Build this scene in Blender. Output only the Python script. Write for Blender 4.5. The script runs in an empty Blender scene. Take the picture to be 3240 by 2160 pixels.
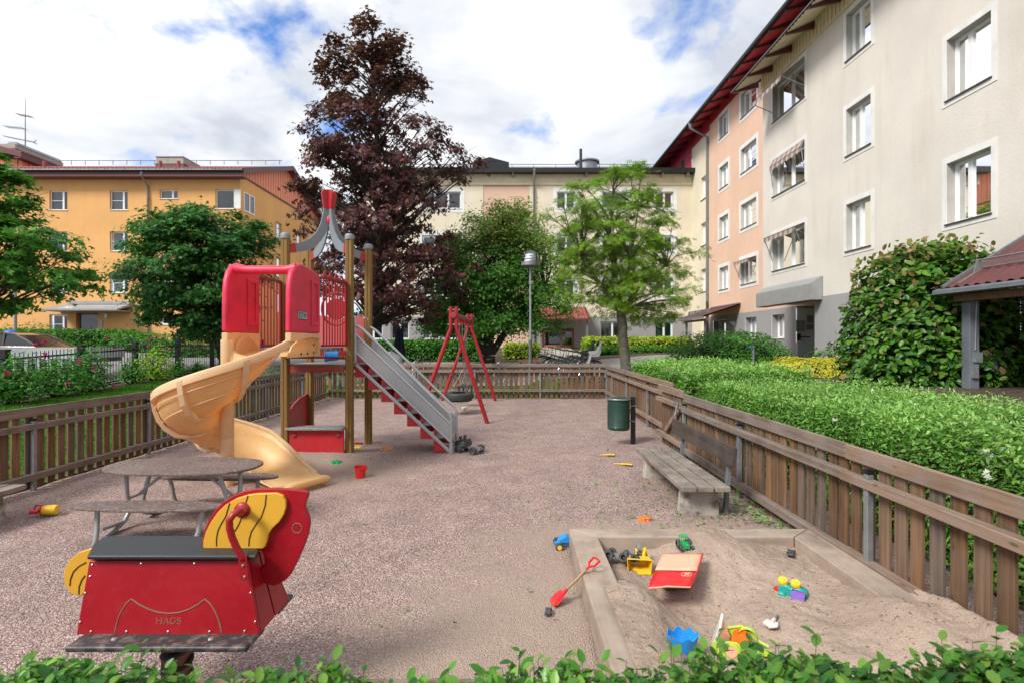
import bpy, bmesh, math, random
import numpy as np
from mathutils import Vector, Matrix
random.seed(7)
RNG = np.random.default_rng(11)
C = bpy.context.scene.collection
SC = bpy.context.scene
# ------------------------------------------------------------------ camera, world, sun
F = 1710.0; CX = 1620.0; CY = 1080.0; H = 1.6
cam_d = bpy.data.cameras.new("camera"); cam = bpy.data.objects.new("camera", cam_d); C.objects.link(cam)
cam_d.lens = F / 3240 * 36; cam_d.sensor_width = 36; cam_d.clip_start = 0.05; cam_d.clip_end = 2000
cam.location = (0, 0, H); cam.rotation_euler = (math.radians(90), 0, 0)
cam_d.dof.use_dof = True; cam_d.dof.focus_distance = 5.5; cam_d.dof.aperture_fstop = 5.6
SC.camera = cam
SC.view_settings.view_transform = 'Standard'; SC.view_settings.look = 'None'
SC.view_settings.exposure = 1.05; SC.view_settings.gamma = 1
SUN_EL = 43; SUN_AZ = 228   # azimuth measured from +Y clockwise: light comes from behind-left of the camera
w = bpy.data.worlds.new("World"); SC.world = w; w.use_nodes = True
nt = w.node_tree; nt.nodes.clear()
def nn(nt, t, **k):
    n = nt.nodes.new(t)
    for a, b in k.items():
        if a == 'ins':
            for q, v in b.items(): n.inputs[q].default_value = v
        else: setattr(n, a, b)
    return n
def sky_world():
    L = nt.links.new
    out = nn(nt, 'ShaderNodeOutputWorld'); bg = nn(nt, 'ShaderNodeBackground'); bg.inputs['Strength'].default_value = 0.12
    sky = nn(nt, 'ShaderNodeTexSky', sky_type='NISHITA', sun_disc=False, sun_elevation=math.radians(SUN_EL),
             sun_rotation=math.radians(SUN_AZ), air_density=1.0, dust_density=0.6, ozone_density=2.0)
    tc = nn(nt, 'ShaderNodeTexCoord')
    sep = nn(nt, 'ShaderNodeSeparateXYZ'); L(tc.outputs['Generated'], sep.inputs[0])
    zz = nn(nt, 'ShaderNodeMath', operation='MAXIMUM'); zz.inputs[1].default_value = 0.0; L(sep.outputs['Z'], zz.inputs[0])
    za = nn(nt, 'ShaderNodeMath', operation='ADD'); za.inputs[1].default_value = 0.28; L(zz.outputs[0], za.inputs[0])
    dx = nn(nt, 'ShaderNodeMath', operation='DIVIDE'); L(sep.outputs['X'], dx.inputs[0]); L(za.outputs[0], dx.inputs[1])
    dy = nn(nt, 'ShaderNodeMath', operation='DIVIDE'); L(sep.outputs['Y'], dy.inputs[0]); L(za.outputs[0], dy.inputs[1])
    cb = nn(nt, 'ShaderNodeCombineXYZ'); L(dx.outputs[0], cb.inputs[0]); L(dy.outputs[0], cb.inputs[1])
    def noise(scale, det, off, rough=0.5, dist=0.0):
        mp = nn(nt, 'ShaderNodeMapping'); mp.inputs['Location'].default_value = off; L(cb.outputs[0], mp.inputs[0])
        n = nn(nt, 'ShaderNodeTexNoise'); n.inputs['Scale'].default_value = scale; n.inputs['Detail'].default_value = det
        n.inputs['Roughness'].default_value = rough; n.inputs['Distortion'].default_value = dist; L(mp.outputs[0], n.inputs['Vector'])
        return n.outputs['Fac']
    cover = noise(2.9, 10, (13.4, 5.2, 1), 0.56, 0.25)
    r1 = nn(nt, 'ShaderNodeValToRGB'); r1.color_ramp.elements[0].position = 0.33; r1.color_ramp.elements[1].position = 0.445
    L(cover, r1.inputs[0])
    tone = noise(2.3, 8, (9.3, 4.2, 2.0), 0.55, 0.3)
    r2 = nn(nt, 'ShaderNodeValToRGB'); e = r2.color_ramp.elements
    e[0].position = 0.36; e[0].color = (2.7, 2.9, 3.25, 1); e[1].position = 0.63; e[1].color = (4.75, 4.8, 4.9, 1)
    L(tone, r2.inputs[0])
    # clear sky: a stronger blue than the hazy Nishita zenith gives on its own
    gm = nn(nt, 'ShaderNodeMix', data_type='RGBA', blend_type='MULTIPLY'); gm.inputs['Factor'].default_value = 1
    L(sky.outputs[0], gm.inputs['A']); gm.inputs['B'].default_value = (0.55, 0.74, 1.0, 1)
    mx = nn(nt, 'ShaderNodeMix', data_type='RGBA'); L(r1.outputs['Color'], mx.inputs['Factor']); L(gm.outputs['Result'], mx.inputs['A']); L(r2.outputs['Color'], mx.inputs['B'])
    L(mx.outputs['Result'], bg.inputs['Color']); L(bg.outputs[0], out.inputs[0])
sky_world()
sd = bpy.data.lights.new("sun", 'SUN'); sd.energy = 2.1; sd.angle = math.radians(18); sd.color = (1.0, 0.95, 0.87)
so = bpy.data.objects.new("sun", sd); C.objects.link(so)
a = math.radians(SUN_AZ); e_ = math.radians(SUN_EL)
sv = Vector((math.sin(a) * math.cos(e_), math.cos(a) * math.cos(e_), math.sin(e_)))
so.rotation_euler = sv.to_track_quat('Z', 'Y').to_euler(); so.location = (0, -5, 30)

# ------------------------------------------------------------------ helpers
def at(px, py, Y): return Vector(((px - CX) / F * Y, Y, H - (py - CY) / F * Y))       # photo pixel at depth Y
def gr(px, py, z=0.0):
    Y = (H - z) * F / (py - CY); return Vector(((px - CX) / F * Y, Y, z))              # photo pixel on a level plane
def tag(o, label=None, cat=None, group=None, kind=None):
    if label: o['label'] = label
    if cat: o['category'] = cat
    if group: o['group'] = group
    if kind: o['kind'] = kind
    return o
def empty(name, loc=(0, 0, 0), rz=0, label=None, cat=None, group=None):
    o = bpy.data.objects.new(name, None); C.objects.link(o); o.location = loc; o.rotation_euler = (0, 0, rz)
    o.empty_display_size = 0.1
    return tag(o, label, cat, group)
def link(me, name, m, parent=None, smooth=False):
    ms = m if isinstance(m, (list, tuple)) else [m]
    for q in ms: me.materials.append(q)
    o = bpy.data.objects.new(name, me); C.objects.link(o)
    if parent: o.parent = parent
    if smooth: me.polygons.foreach_set('use_smooth', [True] * len(me.polygons))
    return o
class MB:
    """collects simple shapes; build() links them as one mesh object"""
    def __init__(s): s.v = []; s.f = []; s.mi = []; s.cur = 0
    def add(s, vs, fs):
        b = len(s.v); s.v += [tuple(q) for q in vs]; s.f += [tuple(b + i for i in f) for f in fs]; s.mi += [s.cur] * len(fs); return s
    def box(s, x0, x1, y0, y1, z0, z1, M=None):
        vs = [Vector((x, y, z)) for z in (z0, z1) for y in (y0, y1) for x in (x0, x1)]
        if M is not None: vs = [M @ q for q in vs]
        return s.add(vs, [(0, 2, 3, 1), (4, 5, 7, 6), (0, 1, 5, 4), (2, 6, 7, 3), (0, 4, 6, 2), (1, 3, 7, 5)])
    def beam(s, p, q, w, h, up=(0, 0, 1)):
        p = Vector(p); q = Vector(q); d = (q - p).normalized(); u = Vector(up)
        r = d.cross(u)
        if r.length < 1e-4: r = d.cross(Vector((1, 0, 0)))
        r.normalize(); u = r.cross(d)
        vs = [c + r * sx * w / 2 + u * sz * h / 2 for c in (p, q) for sz in (-1, 1) for sx in (-1, 1)]
        return s.add(vs, [(0, 1, 3, 2), (4, 6, 7, 5), (0, 4, 5, 1), (2, 3, 7, 6), (0, 2, 6, 4), (1, 5, 7, 3)])
    def tube(s, pts, r, n=8, cap=True, closed=False):
        pts = [Vector(p) for p in pts]; k = len(pts)
        rs = list(r) if isinstance(r, (list, tuple)) else [r] * k
        vs = []; pr = None
        for i, p in enumerate(pts):
            if closed: d = pts[(i + 1) % k] - pts[i - 1]
            else: d = (pts[min(i + 1, k - 1)] - pts[max(i - 1, 0)])
            d = d.normalized() if d.length > 1e-9 else Vector((0, 0, 1))
            if pr is None:
                a = Vector((0, 0, 1)) if abs(d.z) < 0.9 else Vector((1, 0, 0)); x = d.cross(a).normalized()
            else:
                x = pr - d * pr.dot(d)
                x = x.normalized() if x.length > 1e-6 else d.orthogonal().normalized()
            pr = x; y = d.cross(x)
            for j in range(n):
                t = 2 * math.pi * j / n; vs.append(p + (x * math.cos(t) + y * math.sin(t)) * rs[i])
        fs = []
        for i in range(k if closed else k - 1):
            a = i * n; b = ((i + 1) % k) * n
            for j in range(n): fs.append((a + j, a + (j + 1) % n, b + (j + 1) % n, b + j))
        if cap and not closed: fs.append(tuple(range(n - 1, -1, -1))); fs.append(tuple((k - 1) * n + j for j in range(n)))
        return s.add(vs, fs)
    def lathe(s, prof, n=24, M=None, cap=False):
        """prof: list of (r, z) around the Z axis"""
        vs = []
        for r, z in prof:
            for j in range(n):
                t = 2 * math.pi * j / n; q = Vector((r * math.cos(t), r * math.sin(t), z)); vs.append(M @ q if M is not None else q)
        fs = []
        for i in range(len(prof) - 1):
            for j in range(n): fs.append((i * n + j, i * n + (j + 1) % n, (i + 1) * n + (j + 1) % n, (i + 1) * n + j))
        if cap: fs.append(tuple(range(n - 1, -1, -1))); fs.append(tuple((len(prof) - 1) * n + j for j in range(n)))
        return s.add(vs, fs)
    def prism(s, poly, d0, d1, M=None):
        """poly (x,z) points extruded along y from d0 to d1"""
        n = len(poly); vs = [Vector((x, d, z)) for d in (d0, d1) for x, z in poly]
        if M is not None: vs = [M @ q for q in vs]
        fs = [tuple(range(n)), tuple(range(2 * n - 1, n - 1, -1))]
        for j in range(n): fs.append((j, j + n, (j + 1) % n + n, (j + 1) % n))
        return s.add(vs, fs)
    def build(s, name, m, parent=None, smooth=False, bevel=0, seg=2, recalc=True):
        me = bpy.data.meshes.new(name); me.from_pydata(s.v, [], s.f); me.validate()
        if recalc:
            bm = bmesh.new(); bm.from_mesh(me); bmesh.ops.recalc_face_normals(bm, faces=bm.faces); bm.to_mesh(me); bm.free()
        if len(me.polygons) == len(s.mi): me.polygons.foreach_set('material_index', s.mi)
        o = link(me, name, m, parent, smooth)
        if smooth:
            try: me.set_sharp_from_angle(angle=math.radians(42))
            except Exception: pass
        if bevel:
            b = o.modifiers.new('bevel', 'BEVEL'); b.width = bevel; b.segments = seg; b.limit_method = 'ANGLE'; b.angle_limit = math.radians(35)
        return o
def T(x, y, z, rz=0, rx=0, ry=0): return Matrix.Translation((x, y, z)) @ Matrix.Rotation(rz, 4, 'Z') @ Matrix.Rotation(ry, 4, 'Y') @ Matrix.Rotation(rx, 4, 'X')
def copy_tree(o, parent=None):
    c = o.copy(); C.objects.link(c); c.parent = parent
    for ch in list(o.children): copy_tree(ch, c)
    return c
def np_mesh(name, V_, F_, m, parent=None, smooth=False):
    """V_ (n,3), F_ (m,k) arrays"""
    me = bpy.data.meshes.new(name); n, k = F_.shape
    me.vertices.add(len(V_)); me.vertices.foreach_set('co', V_.astype(np.float32).ravel())
    me.loops.add(n * k); me.loops.foreach_set('vertex_index', F_.astype(np.int32).ravel())
    me.polygons.add(n); me.polygons.foreach_set('loop_start', np.arange(0, n * k, k, dtype=np.int32))
    me.polygons.foreach_set('loop_total', np.full(n, k, dtype=np.int32)); me.update(calc_edges=True)
    return link(me, name, m, parent, smooth)
def vnoise(x, y, s, seed=0, octv=4):
    """smooth value noise, numpy"""
    tot = np.zeros_like(x, dtype=float); amp = 1.0; norm = 0
    for o in range(octv):
        xs = x * s + 13.1 * o + seed; ys = y * s + 7.7 * o - seed
        xi = np.floor(xs); yi = np.floor(ys); fx = xs - xi; fy = ys - yi; fx = fx * fx * (3 - 2 * fx); fy = fy * fy * (3 - 2 * fy)
        def hsh(a, b): q = np.sin(a * 127.1 + b * 311.7 + seed * 17.3) * 43758.5453; return q - np.floor(q)
        v = (hsh(xi, yi) * (1 - fx) + hsh(xi + 1, yi) * fx) * (1 - fy) + (hsh(xi, yi + 1) * (1 - fx) + hsh(xi + 1, yi + 1) * fx) * fy
        tot += amp * v; norm += amp; amp *= 0.5; s *= 2.03
    return tot / norm

# ------------------------------------------------------------------ materials
def newmat(name):
    m = bpy.data.materials.new(name); m.use_nodes = True; t = m.node_tree; b = t.nodes['Principled BSDF']; return m, t, b
def coordn(t, kind='Object', scale=(1, 1, 1)):
    mp = nn(t, 'ShaderNodeMapping'); mp.inputs['Scale'].default_value = scale
    if kind == 'World': g = nn(t, 'ShaderNodeNewGeometry'); t.links.new(g.outputs['Position'], mp.inputs[0])
    else: g = nn(t, 'ShaderNodeTexCoord'); t.links.new(g.outputs[kind], mp.inputs[0])
    return mp.outputs[0]
def noisen(t, vec, scale, det=4, rough=0.55):
    n = nn(t, 'ShaderNodeTexNoise'); n.inputs['Scale'].default_value = scale; n.inputs['Detail'].default_value = det; n.inputs['Roughness'].default_value = rough
    t.links.new(vec, n.inputs['Vector']); return n.outputs['Fac']
def rampn(t, fac, stops):
    r = nn(t, 'ShaderNodeValToRGB'); e = r.color_ramp.elements
    while len(e) < len(stops): e.new(0.5)
    for i, (p, c) in enumerate(stops): e[i].position = p; e[i].color = (*c, 1) if len(c) == 3 else c
    t.links.new(fac, r.inputs[0]); return r.outputs['Color']
def mixn(t, a, b, fac=0.5, mode='MIX'):
    m = nn(t, 'ShaderNodeMix', data_type='RGBA', blend_type=mode)
    for k, v in (('A', a), ('B', b)):
        if isinstance(v, (tuple, list)): m.inputs[k].default_value = (*v[:3], 1)
        else: t.links.new(v, m.inputs[k])
    if isinstance(fac, (int, float)): m.inputs['Factor'].default_value = fac
    else: t.links.new(fac, m.inputs['Factor'])
    return m.outputs['Result']
def bumpn(t, b, h, strength=0.3, dist=0.01):
    n = nn(t, 'ShaderNodeBump'); n.inputs['Strength'].default_value = strength; n.inputs['Distance'].default_value = dist
    t.links.new(h, n.inputs['Height']); t.links.new(n.outputs[0], b.inputs['Normal'])
def dark(c, k): return tuple(x * k for x in c)
def pm(name, col, rough=0.6, var=0.25, scale=6, bump=0.0, bs=80, metal=0.0, spec=0.5, kind='Object', dirt=None, dscale=2.0, damt=0.5, dist=0.004, coat=0.0):
    m, t, b = newmat(name); v = coordn(t, kind)
    f = noisen(t, v, scale, 6)
    c = rampn(t, f, [(0.3, dark(col, 1 - var)), (0.7, tuple(min(1, x * (1 + var * 0.6)) for x in col))])
    if dirt:
        d = rampn(t, noisen(t, v, dscale, 8, 0.65), [(0.48, (0, 0, 0)), (0.68, (damt,) * 3)])
        c = mixn(t, c, dirt, d)
    t.links.new(c, b.inputs['Base Color'])
    rr = nn(t, 'ShaderNodeMapRange'); rr.inputs['To Min'].default_value = max(0.03, rough - 0.1); rr.inputs['To Max'].default_value = min(1, rough + 0.12)
    t.links.new(f, rr.inputs['Value']); t.links.new(rr.outputs[0], b.inputs['Roughness'])
    b.inputs['Metallic'].default_value = metal; b.inputs['Specular IOR Level'].default_value = spec; b.inputs['Coat Weight'].default_value = coat
    if bump: bumpn(t, b, noisen(t, v, bs, 3), bump, dist)
    return m
def stucco(name, col, stain=(0.30, 0.24, 0.17), bs=55, bump=0.35, samt=0.35):
    m, t, b = newmat(name); v = coordn(t, 'World')
    c = rampn(t, noisen(t, v, 0.55, 7, 0.6), [(0.3, dark(col, 0.90)), (0.7, tuple(min(1, x * 1.05) for x in col))])
    c = mixn(t, c, dark(col, 0.8), rampn(t, noisen(t, v, 14, 5), [(0.5, (0, 0, 0)), (0.8, (0.35,) * 3)]))
    vs = coordn(t, 'World', (1.3, 1.3, 0.16))
    st = rampn(t, noisen(t, vs, 1.6, 8, 0.62), [(0.52, (0, 0, 0)), (0.78, (samt,) * 3)])
    c = mixn(t, c, stain, st)
    t.links.new(c, b.inputs['Base Color']); b.inputs['Roughness'].default_value = 0.92; b.inputs['Specular IOR Level'].default_value = 0.2
    bumpn(t, b, noisen(t, v, bs, 4, 0.6), bump, 0.008); return m
def wood(name, c1, c2, axis=0, rough=0.8, grain=28, island=True, weather=None, wamt=0.6, along=1.3):
    """grain runs along the object axis (0 x, 1 y, 2 z); each plank gets its own tone"""
    m, t, b = newmat(name); sc = [grain, grain, grain]; sc[axis] = along
    v = coordn(t, 'Object', tuple(sc))
    g = nn(t, 'ShaderNodeNewGeometry')
    off = nn(t, 'ShaderNodeVectorMath', operation='MULTIPLY_ADD')
    cmb = nn(t, 'ShaderNodeCombineXYZ')
    for i in range(3): t.links.new(g.outputs['Random Per Island'], cmb.inputs[i])
    t.links.new(cmb.outputs[0], off.inputs[0]); off.inputs[1].default_value = (37, 53, 71); t.links.new(v, off.inputs[2])
    f = noisen(t, off.outputs[0], 1.0, 7, 0.6)
    c = rampn(t, f, [(0.28, c1), (0.72, c2)])
    if island:
        rr = nn(t, 'ShaderNodeMapRange'); rr.inputs['To Min'].default_value = 0.55; rr.inputs['To Max'].default_value = 1.4; t.links.new(g.outputs['Random Per Island'], rr.inputs['Value'])
        c = mixn(t, c, rr.outputs[0], 1.0, 'MULTIPLY')
        fm_ = nn(t, 'ShaderNodeMath', operation='MULTIPLY'); fm_.inputs[1].default_value = 7.31; t.links.new(g.outputs['Random Per Island'], fm_.inputs[0]); fr_ = nn(t, 'ShaderNodeMath', operation='FRACT'); t.links.new(fm_.outputs[0], fr_.inputs[0])
        gy = sum(c2) / 3; c = mixn(t, c, rampn(t, f, [(0.3, (gy * .38, gy * .34, gy * .31)), (0.7, (gy * 1.0, gy * .92, gy * .85))]), rampn(t, fr_.outputs[0], [(0.35, (0.05,) * 3), (0.95, (0.75,) * 3)]))
    # knots
    vk = coordn(t, 'Object', tuple(3.0 if i == axis else 9.0 for i in range(3)))
    vo = nn(t, 'ShaderNodeTexVoronoi'); vo.inputs['Scale'].default_value = 1.3; t.links.new(vk, vo.inputs['Vector'])
    c = mixn(t, c, dark(c1, 0.45), rampn(t, vo.outputs['Distance'], [(0.06, (0.75,) * 3), (0.13, (0, 0, 0))]))
    if weather:
        wv = noisen(t, coordn(t, 'World', (1, 1, 1)), 3.5, 6, 0.6)
        c = mixn(t, c, weather, rampn(t, wv, [(0.42, (0.05,) * 3), (0.66, (wamt,) * 3)]))
    t.links.new(c, b.inputs['Base Color']); b.inputs['Roughness'].default_value = rough; b.inputs['Specular IOR Level'].default_value = 0.25
    bumpn(t, b, f, 0.35, 0.004); return m
def leafmat(name, cols, trans=0.3, rough=0.5, vein=False):
    """cols: list of leaf colours, picked per leaf"""
    m, t, b = newmat(name); g = nn(t, 'ShaderNodeNewGeometry')
    n = len(cols); c = rampn(t, g.outputs['Random Per Island'], [(i / max(1, n - 1), q) for i, q in enumerate(cols)])
    v = coordn(t, 'World'); f = noisen(t, v, 1.6, 3)
    rr = nn(t, 'ShaderNodeMapRange'); rr.inputs['From Min'].default_value = 0.3; rr.inputs['From Max'].default_value = 0.7
    rr.inputs['To Min'].default_value = 0.7; rr.inputs['To Max'].default_value = 1.3; t.links.new(f, rr.inputs['Value'])
    c = mixn(t, c, rr.outputs[0], 1.0, 'MULTIPLY')
    t.links.new(c, b.inputs['Base Color']); b.inputs['Roughness'].default_value = rough; b.inputs['Specular IOR Level'].default_value = 0.35
    tr = nn(t, 'ShaderNodeBsdfTranslucent'); c2 = mixn(t, c, (1.0, 1.25, 0.55), 1.0, 'MULTIPLY'); t.links.new(c2, tr.inputs['Color'])
    mx = nn(t, 'ShaderNodeMixShader'); mx.inputs[0].default_value = trans
    t.links.new(b.outputs[0], mx.inputs[1]); t.links.new(tr.outputs[0], mx.inputs[2])
    t.links.new(mx.outputs[0], t.nodes['Material Output'].inputs[0]); return m
def glassmat(name='window_glass', tint=(0.9, 0.95, 0.95)):
    m, t, b = newmat(name); t.nodes.remove(b)
    gl = nn(t, 'ShaderNodeBsdfGlossy'); gl.inputs['Roughness'].default_value = 0.02; gl.inputs['Color'].default_value = (0.95, 0.97, 1, 1)
    tr = nn(t, 'ShaderNodeBsdfTransparent'); tr.inputs['Color'].default_value = (*tint, 1)
    fr = nn(t, 'ShaderNodeFresnel'); fr.inputs['IOR'].default_value = 1.55
    nz = nn(t, 'ShaderNodeBump'); nz.inputs['Strength'].default_value = 0.04; t.links.new(noisen(t, coordn(t, 'World'), 1.3, 2), nz.inputs['Height'])
    t.links.new(nz.outputs[0], gl.inputs['Normal'])
    ma = nn(t, 'ShaderNodeMath', operation='ADD'); ma.inputs[1].default_value = 0.05; t.links.new(fr.outputs[0], ma.inputs[0])
    mx = nn(t, 'ShaderNodeMixShader'); t.links.new(ma.outputs[0], mx.inputs[0]); t.links.new(tr.outputs[0], mx.inputs[1]); t.links.new(gl.outputs[0], mx.inputs[2])
    t.links.new(mx.outputs[0], t.nodes['Material Output'].inputs[0]); return m
def gravelmat():
    m, t, b = newmat('gravel'); v = coordn(t, 'World')
    vo = nn(t, 'ShaderNodeTexVoronoi'); vo.inputs['Scale'].default_value = 115; vo.inputs['Randomness'].default_value = 1; t.links.new(v, vo.inputs['Vector'])
    hs = nn(t, 'ShaderNodeSeparateColor'); t.links.new(vo.outputs['Color'], hs.inputs[0])
    c = rampn(t, hs.outputs[0], [(0.0, (0.13, 0.090, 0.085)), (0.22, (0.29, 0.185, 0.16)), (0.5, (0.38, 0.265, 0.235)), (0.8, (0.46, 0.345, 0.31)), (1.0, (0.66, 0.56, 0.52))])
    c = mixn(t, c, dark((0.3, 0.22, 0.2), 0.45), rampn(t, vo.outputs['Distance'], [(0.45, (0, 0, 0)), (0.9, (0.8,) * 3)]))
    big = noisen(t, v, 2.6, 6, 0.62); c = mixn(t, c, rampn(t, big, [(0.3, (0.80,) * 3), (0.7, (1.14,) * 3)]), 1.0, 'MULTIPLY')
    # sand trodden out of the sandpit and from under the tower
    sp = nn(t, 'ShaderNodeSeparateXYZ'); t.links.new(v, sp.inputs[0])
    def blob(x, y, rx, ry):
        a = nn(t, 'ShaderNodeMapping'); a.inputs['Location'].default_value = (-x / rx, -y / ry, 0); a.inputs['Scale'].default_value = (1 / rx, 1 / ry, 0); t.links.new(v, a.inputs[0])
        l = nn(t, 'ShaderNodeVectorMath', operation='LENGTH'); t.links.new(a.outputs[0], l.inputs[0]); return l.outputs['Value']
    mn = blob(0.45, 2.4, 1.35, 1.95)
    for q in ((1.2, 4.35, 1.4, 0.5), (-2.3, 6.6, 0.95, 0.8), (-2.75, 7.9, 0.7, 0.7)):
        k = nn(t, 'ShaderNodeMath', operation='MINIMUM'); t.links.new(mn, k.inputs[0]); t.links.new(blob(*q), k.inputs[1]); mn = k.outputs[0]
    ad = nn(t, 'ShaderNodeMath', operation='MULTIPLY_ADD'); ad.inputs[1].default_value = 1.1; t.links.new(noisen(t, v, 2.6, 7, 0.7), ad.inputs[0]); t.links.new(mn, ad.inputs[2])
    msk = rampn(t, ad.outputs[0], [(1.25, (1, 1, 1)), (1.75, (0, 0, 0))])
    mr = nn(t, 'ShaderNodeMapRange'); mr.inputs['From Min'].default_value = 1.15; mr.inputs['From Max'].default_value = 1.75; mr.inputs['To Min'].default_value = 0.92; mr.inputs['To Max'].default_value = 0
    t.links.new(ad.outputs[0], mr.inputs['Value']); msk = mr.outputs[0]
    sand = rampn(t, noisen(t, v, 110, 3), [(0.3, (0.29, 0.215, 0.17)), (0.7, (0.44, 0.345, 0.28))])
    c = mixn(t, c, sand, msk)
    t.links.new(c, b.inputs['Base Color']); b.inputs['Roughness'].default_value = 0.9; b.inputs['Specular IOR Level'].default_value = 0.25
    inv = nn(t, 'ShaderNodeMath', operation='SUBTRACT'); inv.inputs[0].default_value = 1; t.links.new(vo.outputs['Distance'], inv.inputs[1])
    mid = nn(t, 'ShaderNodeMath', operation='MULTIPLY_ADD'); mid.inputs[1].default_value = 1.8; t.links.new(noisen(t, v, 9, 4), mid.inputs[0]); t.links.new(inv.outputs[0], mid.inputs[2])
    bumpn(t, b, mid.outputs[0], 0.8, 0.010); return m
def sandmat():
    m, t, b = newmat('sand'); v = coordn(t, 'World')
    c = rampn(t, noisen(t, v, 140, 3), [(0.3, (0.31, 0.235, 0.185)), (0.7, (0.47, 0.375, 0.305))])
    c = mixn(t, c, rampn(t, noisen(t, v, 2.2, 6), [(0.35, (0.84, 0.82, 0.80)), (0.65, (1.1, 1.1, 1.1))]), 1.0, 'MULTIPLY')
    c = mixn(t, c, (0.11, 0.085, 0.065), rampn(t, noisen(t, v, 46, 2, 0.3), [(0.66, (0, 0, 0)), (0.72, (0.75,) * 3)]))
    t.links.new(c, b.inputs['Base Color']); b.inputs['Roughness'].default_value = 0.95; b.inputs['Specular IOR Level'].default_value = 0.15
    h = nn(t, 'ShaderNodeMath', operation='MULTIPLY_ADD'); h.inputs[1].default_value = 0.35; t.links.new(noisen(t, v, 150, 3), h.inputs[0]); t.links.new(noisen(t, v, 22, 5), h.inputs[2])
    bumpn(t, b, h.outputs[0], 0.75, 0.03); return m
def groundmat(name, c1, c2, scale=8, bs=60, bump=0.5):
    m, t, b = newmat(name); v = coordn(t, 'World')
    c = rampn(t, noisen(t, v, scale, 8, 0.65), [(0.3, c1), (0.7, c2)])
    c = mixn(t, c, rampn(t, noisen(t, v, 0.5, 4), [(0.3, (0.8,) * 3), (0.7, (1.15,) * 3)]), 1.0, 'MULTIPLY')
    t.links.new(c, b.inputs['Base Color']); b.inputs['Roughness'].default_value = 0.95; b.inputs['Specular IOR Level'].default_value = 0.2
    bumpn(t, b, noisen(t, v, bs, 4), bump, 0.01); return m
M = {}
M['gravel'] = gravelmat(); M['sand'] = sandmat()
M['soil'] = groundmat('soil', (0.045, 0.032, 0.024), (0.12, 0.09, 0.07))
M['lawn'] = groundmat('lawn', (0.04, 0.085, 0.018), (0.085, 0.16, 0.035), 14)
M['asphalt'] = groundmat('asphalt', (0.20, 0.19, 0.19), (0.30, 0.285, 0.28), 30, 120, 0.3)
M['path'] = groundmat('path_paving', (0.34, 0.31, 0.28), (0.46, 0.42, 0.39), 20, 90, 0.3)
M['orange'] = stucco('orange_render', (0.74, 0.41, 0.16), (0.52, 0.24, 0.08), 30, 0.15, 0.25)
M['cream'] = stucco('cream_render', (0.72, 0.65, 0.51), (0.50, 0.41, 0.28), 26, 0.2, 0.2)
M['salmon'] = stucco('salmon_render', (0.71, 0.49, 0.37), (0.55, 0.36, 0.26), 26, 0.15, 0.2)
M['greycream'] = stucco('pale_render', (0.68, 0.64, 0.58), (0.44, 0.36, 0.27), 20, 0.8, 0.27)
M['greyrender'] = stucco('grey_render', (0.33, 0.325, 0.33), (0.22, 0.18, 0.15), 26, 0.4, 0.3)
M['white'] = pm('white_paint', (0.74, 0.74, 0.72), 0.5, 0.06, 3, 0.05, 40, kind='World', dirt=(0.4, 0.38, 0.34), damt=0.25)
M['reveal'] = pm('shaded_reveal', (0.46, 0.45, 0.42), 0.8, 0.1, 3, kind='World', dirt=(0.3, 0.27, 0.23), damt=0.4)  # grey rather than white: the shade of the recess is put into the colour
M['frame'] = pm('window_frame_paint', (0.78, 0.79, 0.79), 0.35, 0.04, 3)
M['sill'] = pm('sill_metal', (0.07, 0.05, 0.045), 0.45, 0.1, 3)
M['glass'] = glassmat()
M['redmetal'] = pm('red_sheet_metal', (0.30, 0.022, 0.028), 0.45, 0.15, 2, kind='World')
M['redclad'] = pm('red_cladding', (0.44, 0.035, 0.055), 0.5, 0.12, 2, kind='World')
M['creamclad'] = pm('cream_cladding', (0.76, 0.69, 0.50), 0.5, 0.1, 2, kind='World')
M['maroon'] = pm('maroon_fascia', (0.11, 0.035, 0.034), 0.5, 0.12, 2, kind='World')
M['rooftile'] = pm('corrugated_red_roof', (0.27, 0.055, 0.05), 0.5, 0.2, 3, kind='World')
M['salmonclad'] = pm('salmon_cladding', (0.80, 0.29, 0.165), 0.6, 0.12, 2, kind='World')
M['black'] = pm('black_metal', (0.012, 0.012, 0.014), 0.4, 0.2, 4)
M['darkroof'] = pm('dark_roof_metal', (0.055, 0.052, 0.055), 0.35, 0.2, 3, kind='World')
M['galv'] = pm('galvanised_steel', (0.30, 0.325, 0.35), 0.42, 0.22, 14, metal=0.55)
M['greymetal'] = pm('grey_sheet_metal', (0.34, 0.35, 0.36), 0.45, 0.12, 3, metal=0.3)
M['greypost'] = pm('grey_painted_steel', (0.14, 0.155, 0.18), 0.5, 0.15, 6)
M['brownpipe'] = pm('brown_pipe', (0.085, 0.04, 0.03), 0.4, 0.15, 4)
M['greypipe'] = pm('grey_pipe', (0.22, 0.225, 0.23), 0.4, 0.15, 4, metal=0.3)
M['door_wood'] = wood('door_wood', (0.38, 0.10, 0.022), (0.52, 0.17, 0.045), 2, 0.5)
M['door_brown'] = wood('brown_door_wood', (0.16, 0.075, 0.05), (0.28, 0.14, 0.095), 2, 0.5)
M['dark'] = pm('dark_interior', (0.02, 0.022, 0.025), 0.7, 0.2, 2)
M['concrete'] = pm('concrete', (0.40, 0.37, 0.32), 0.9, 0.15, 5, 0.5, 60, dirt=(0.035, 0.022, 0.012), dscale=7, damt=0.9)
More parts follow.
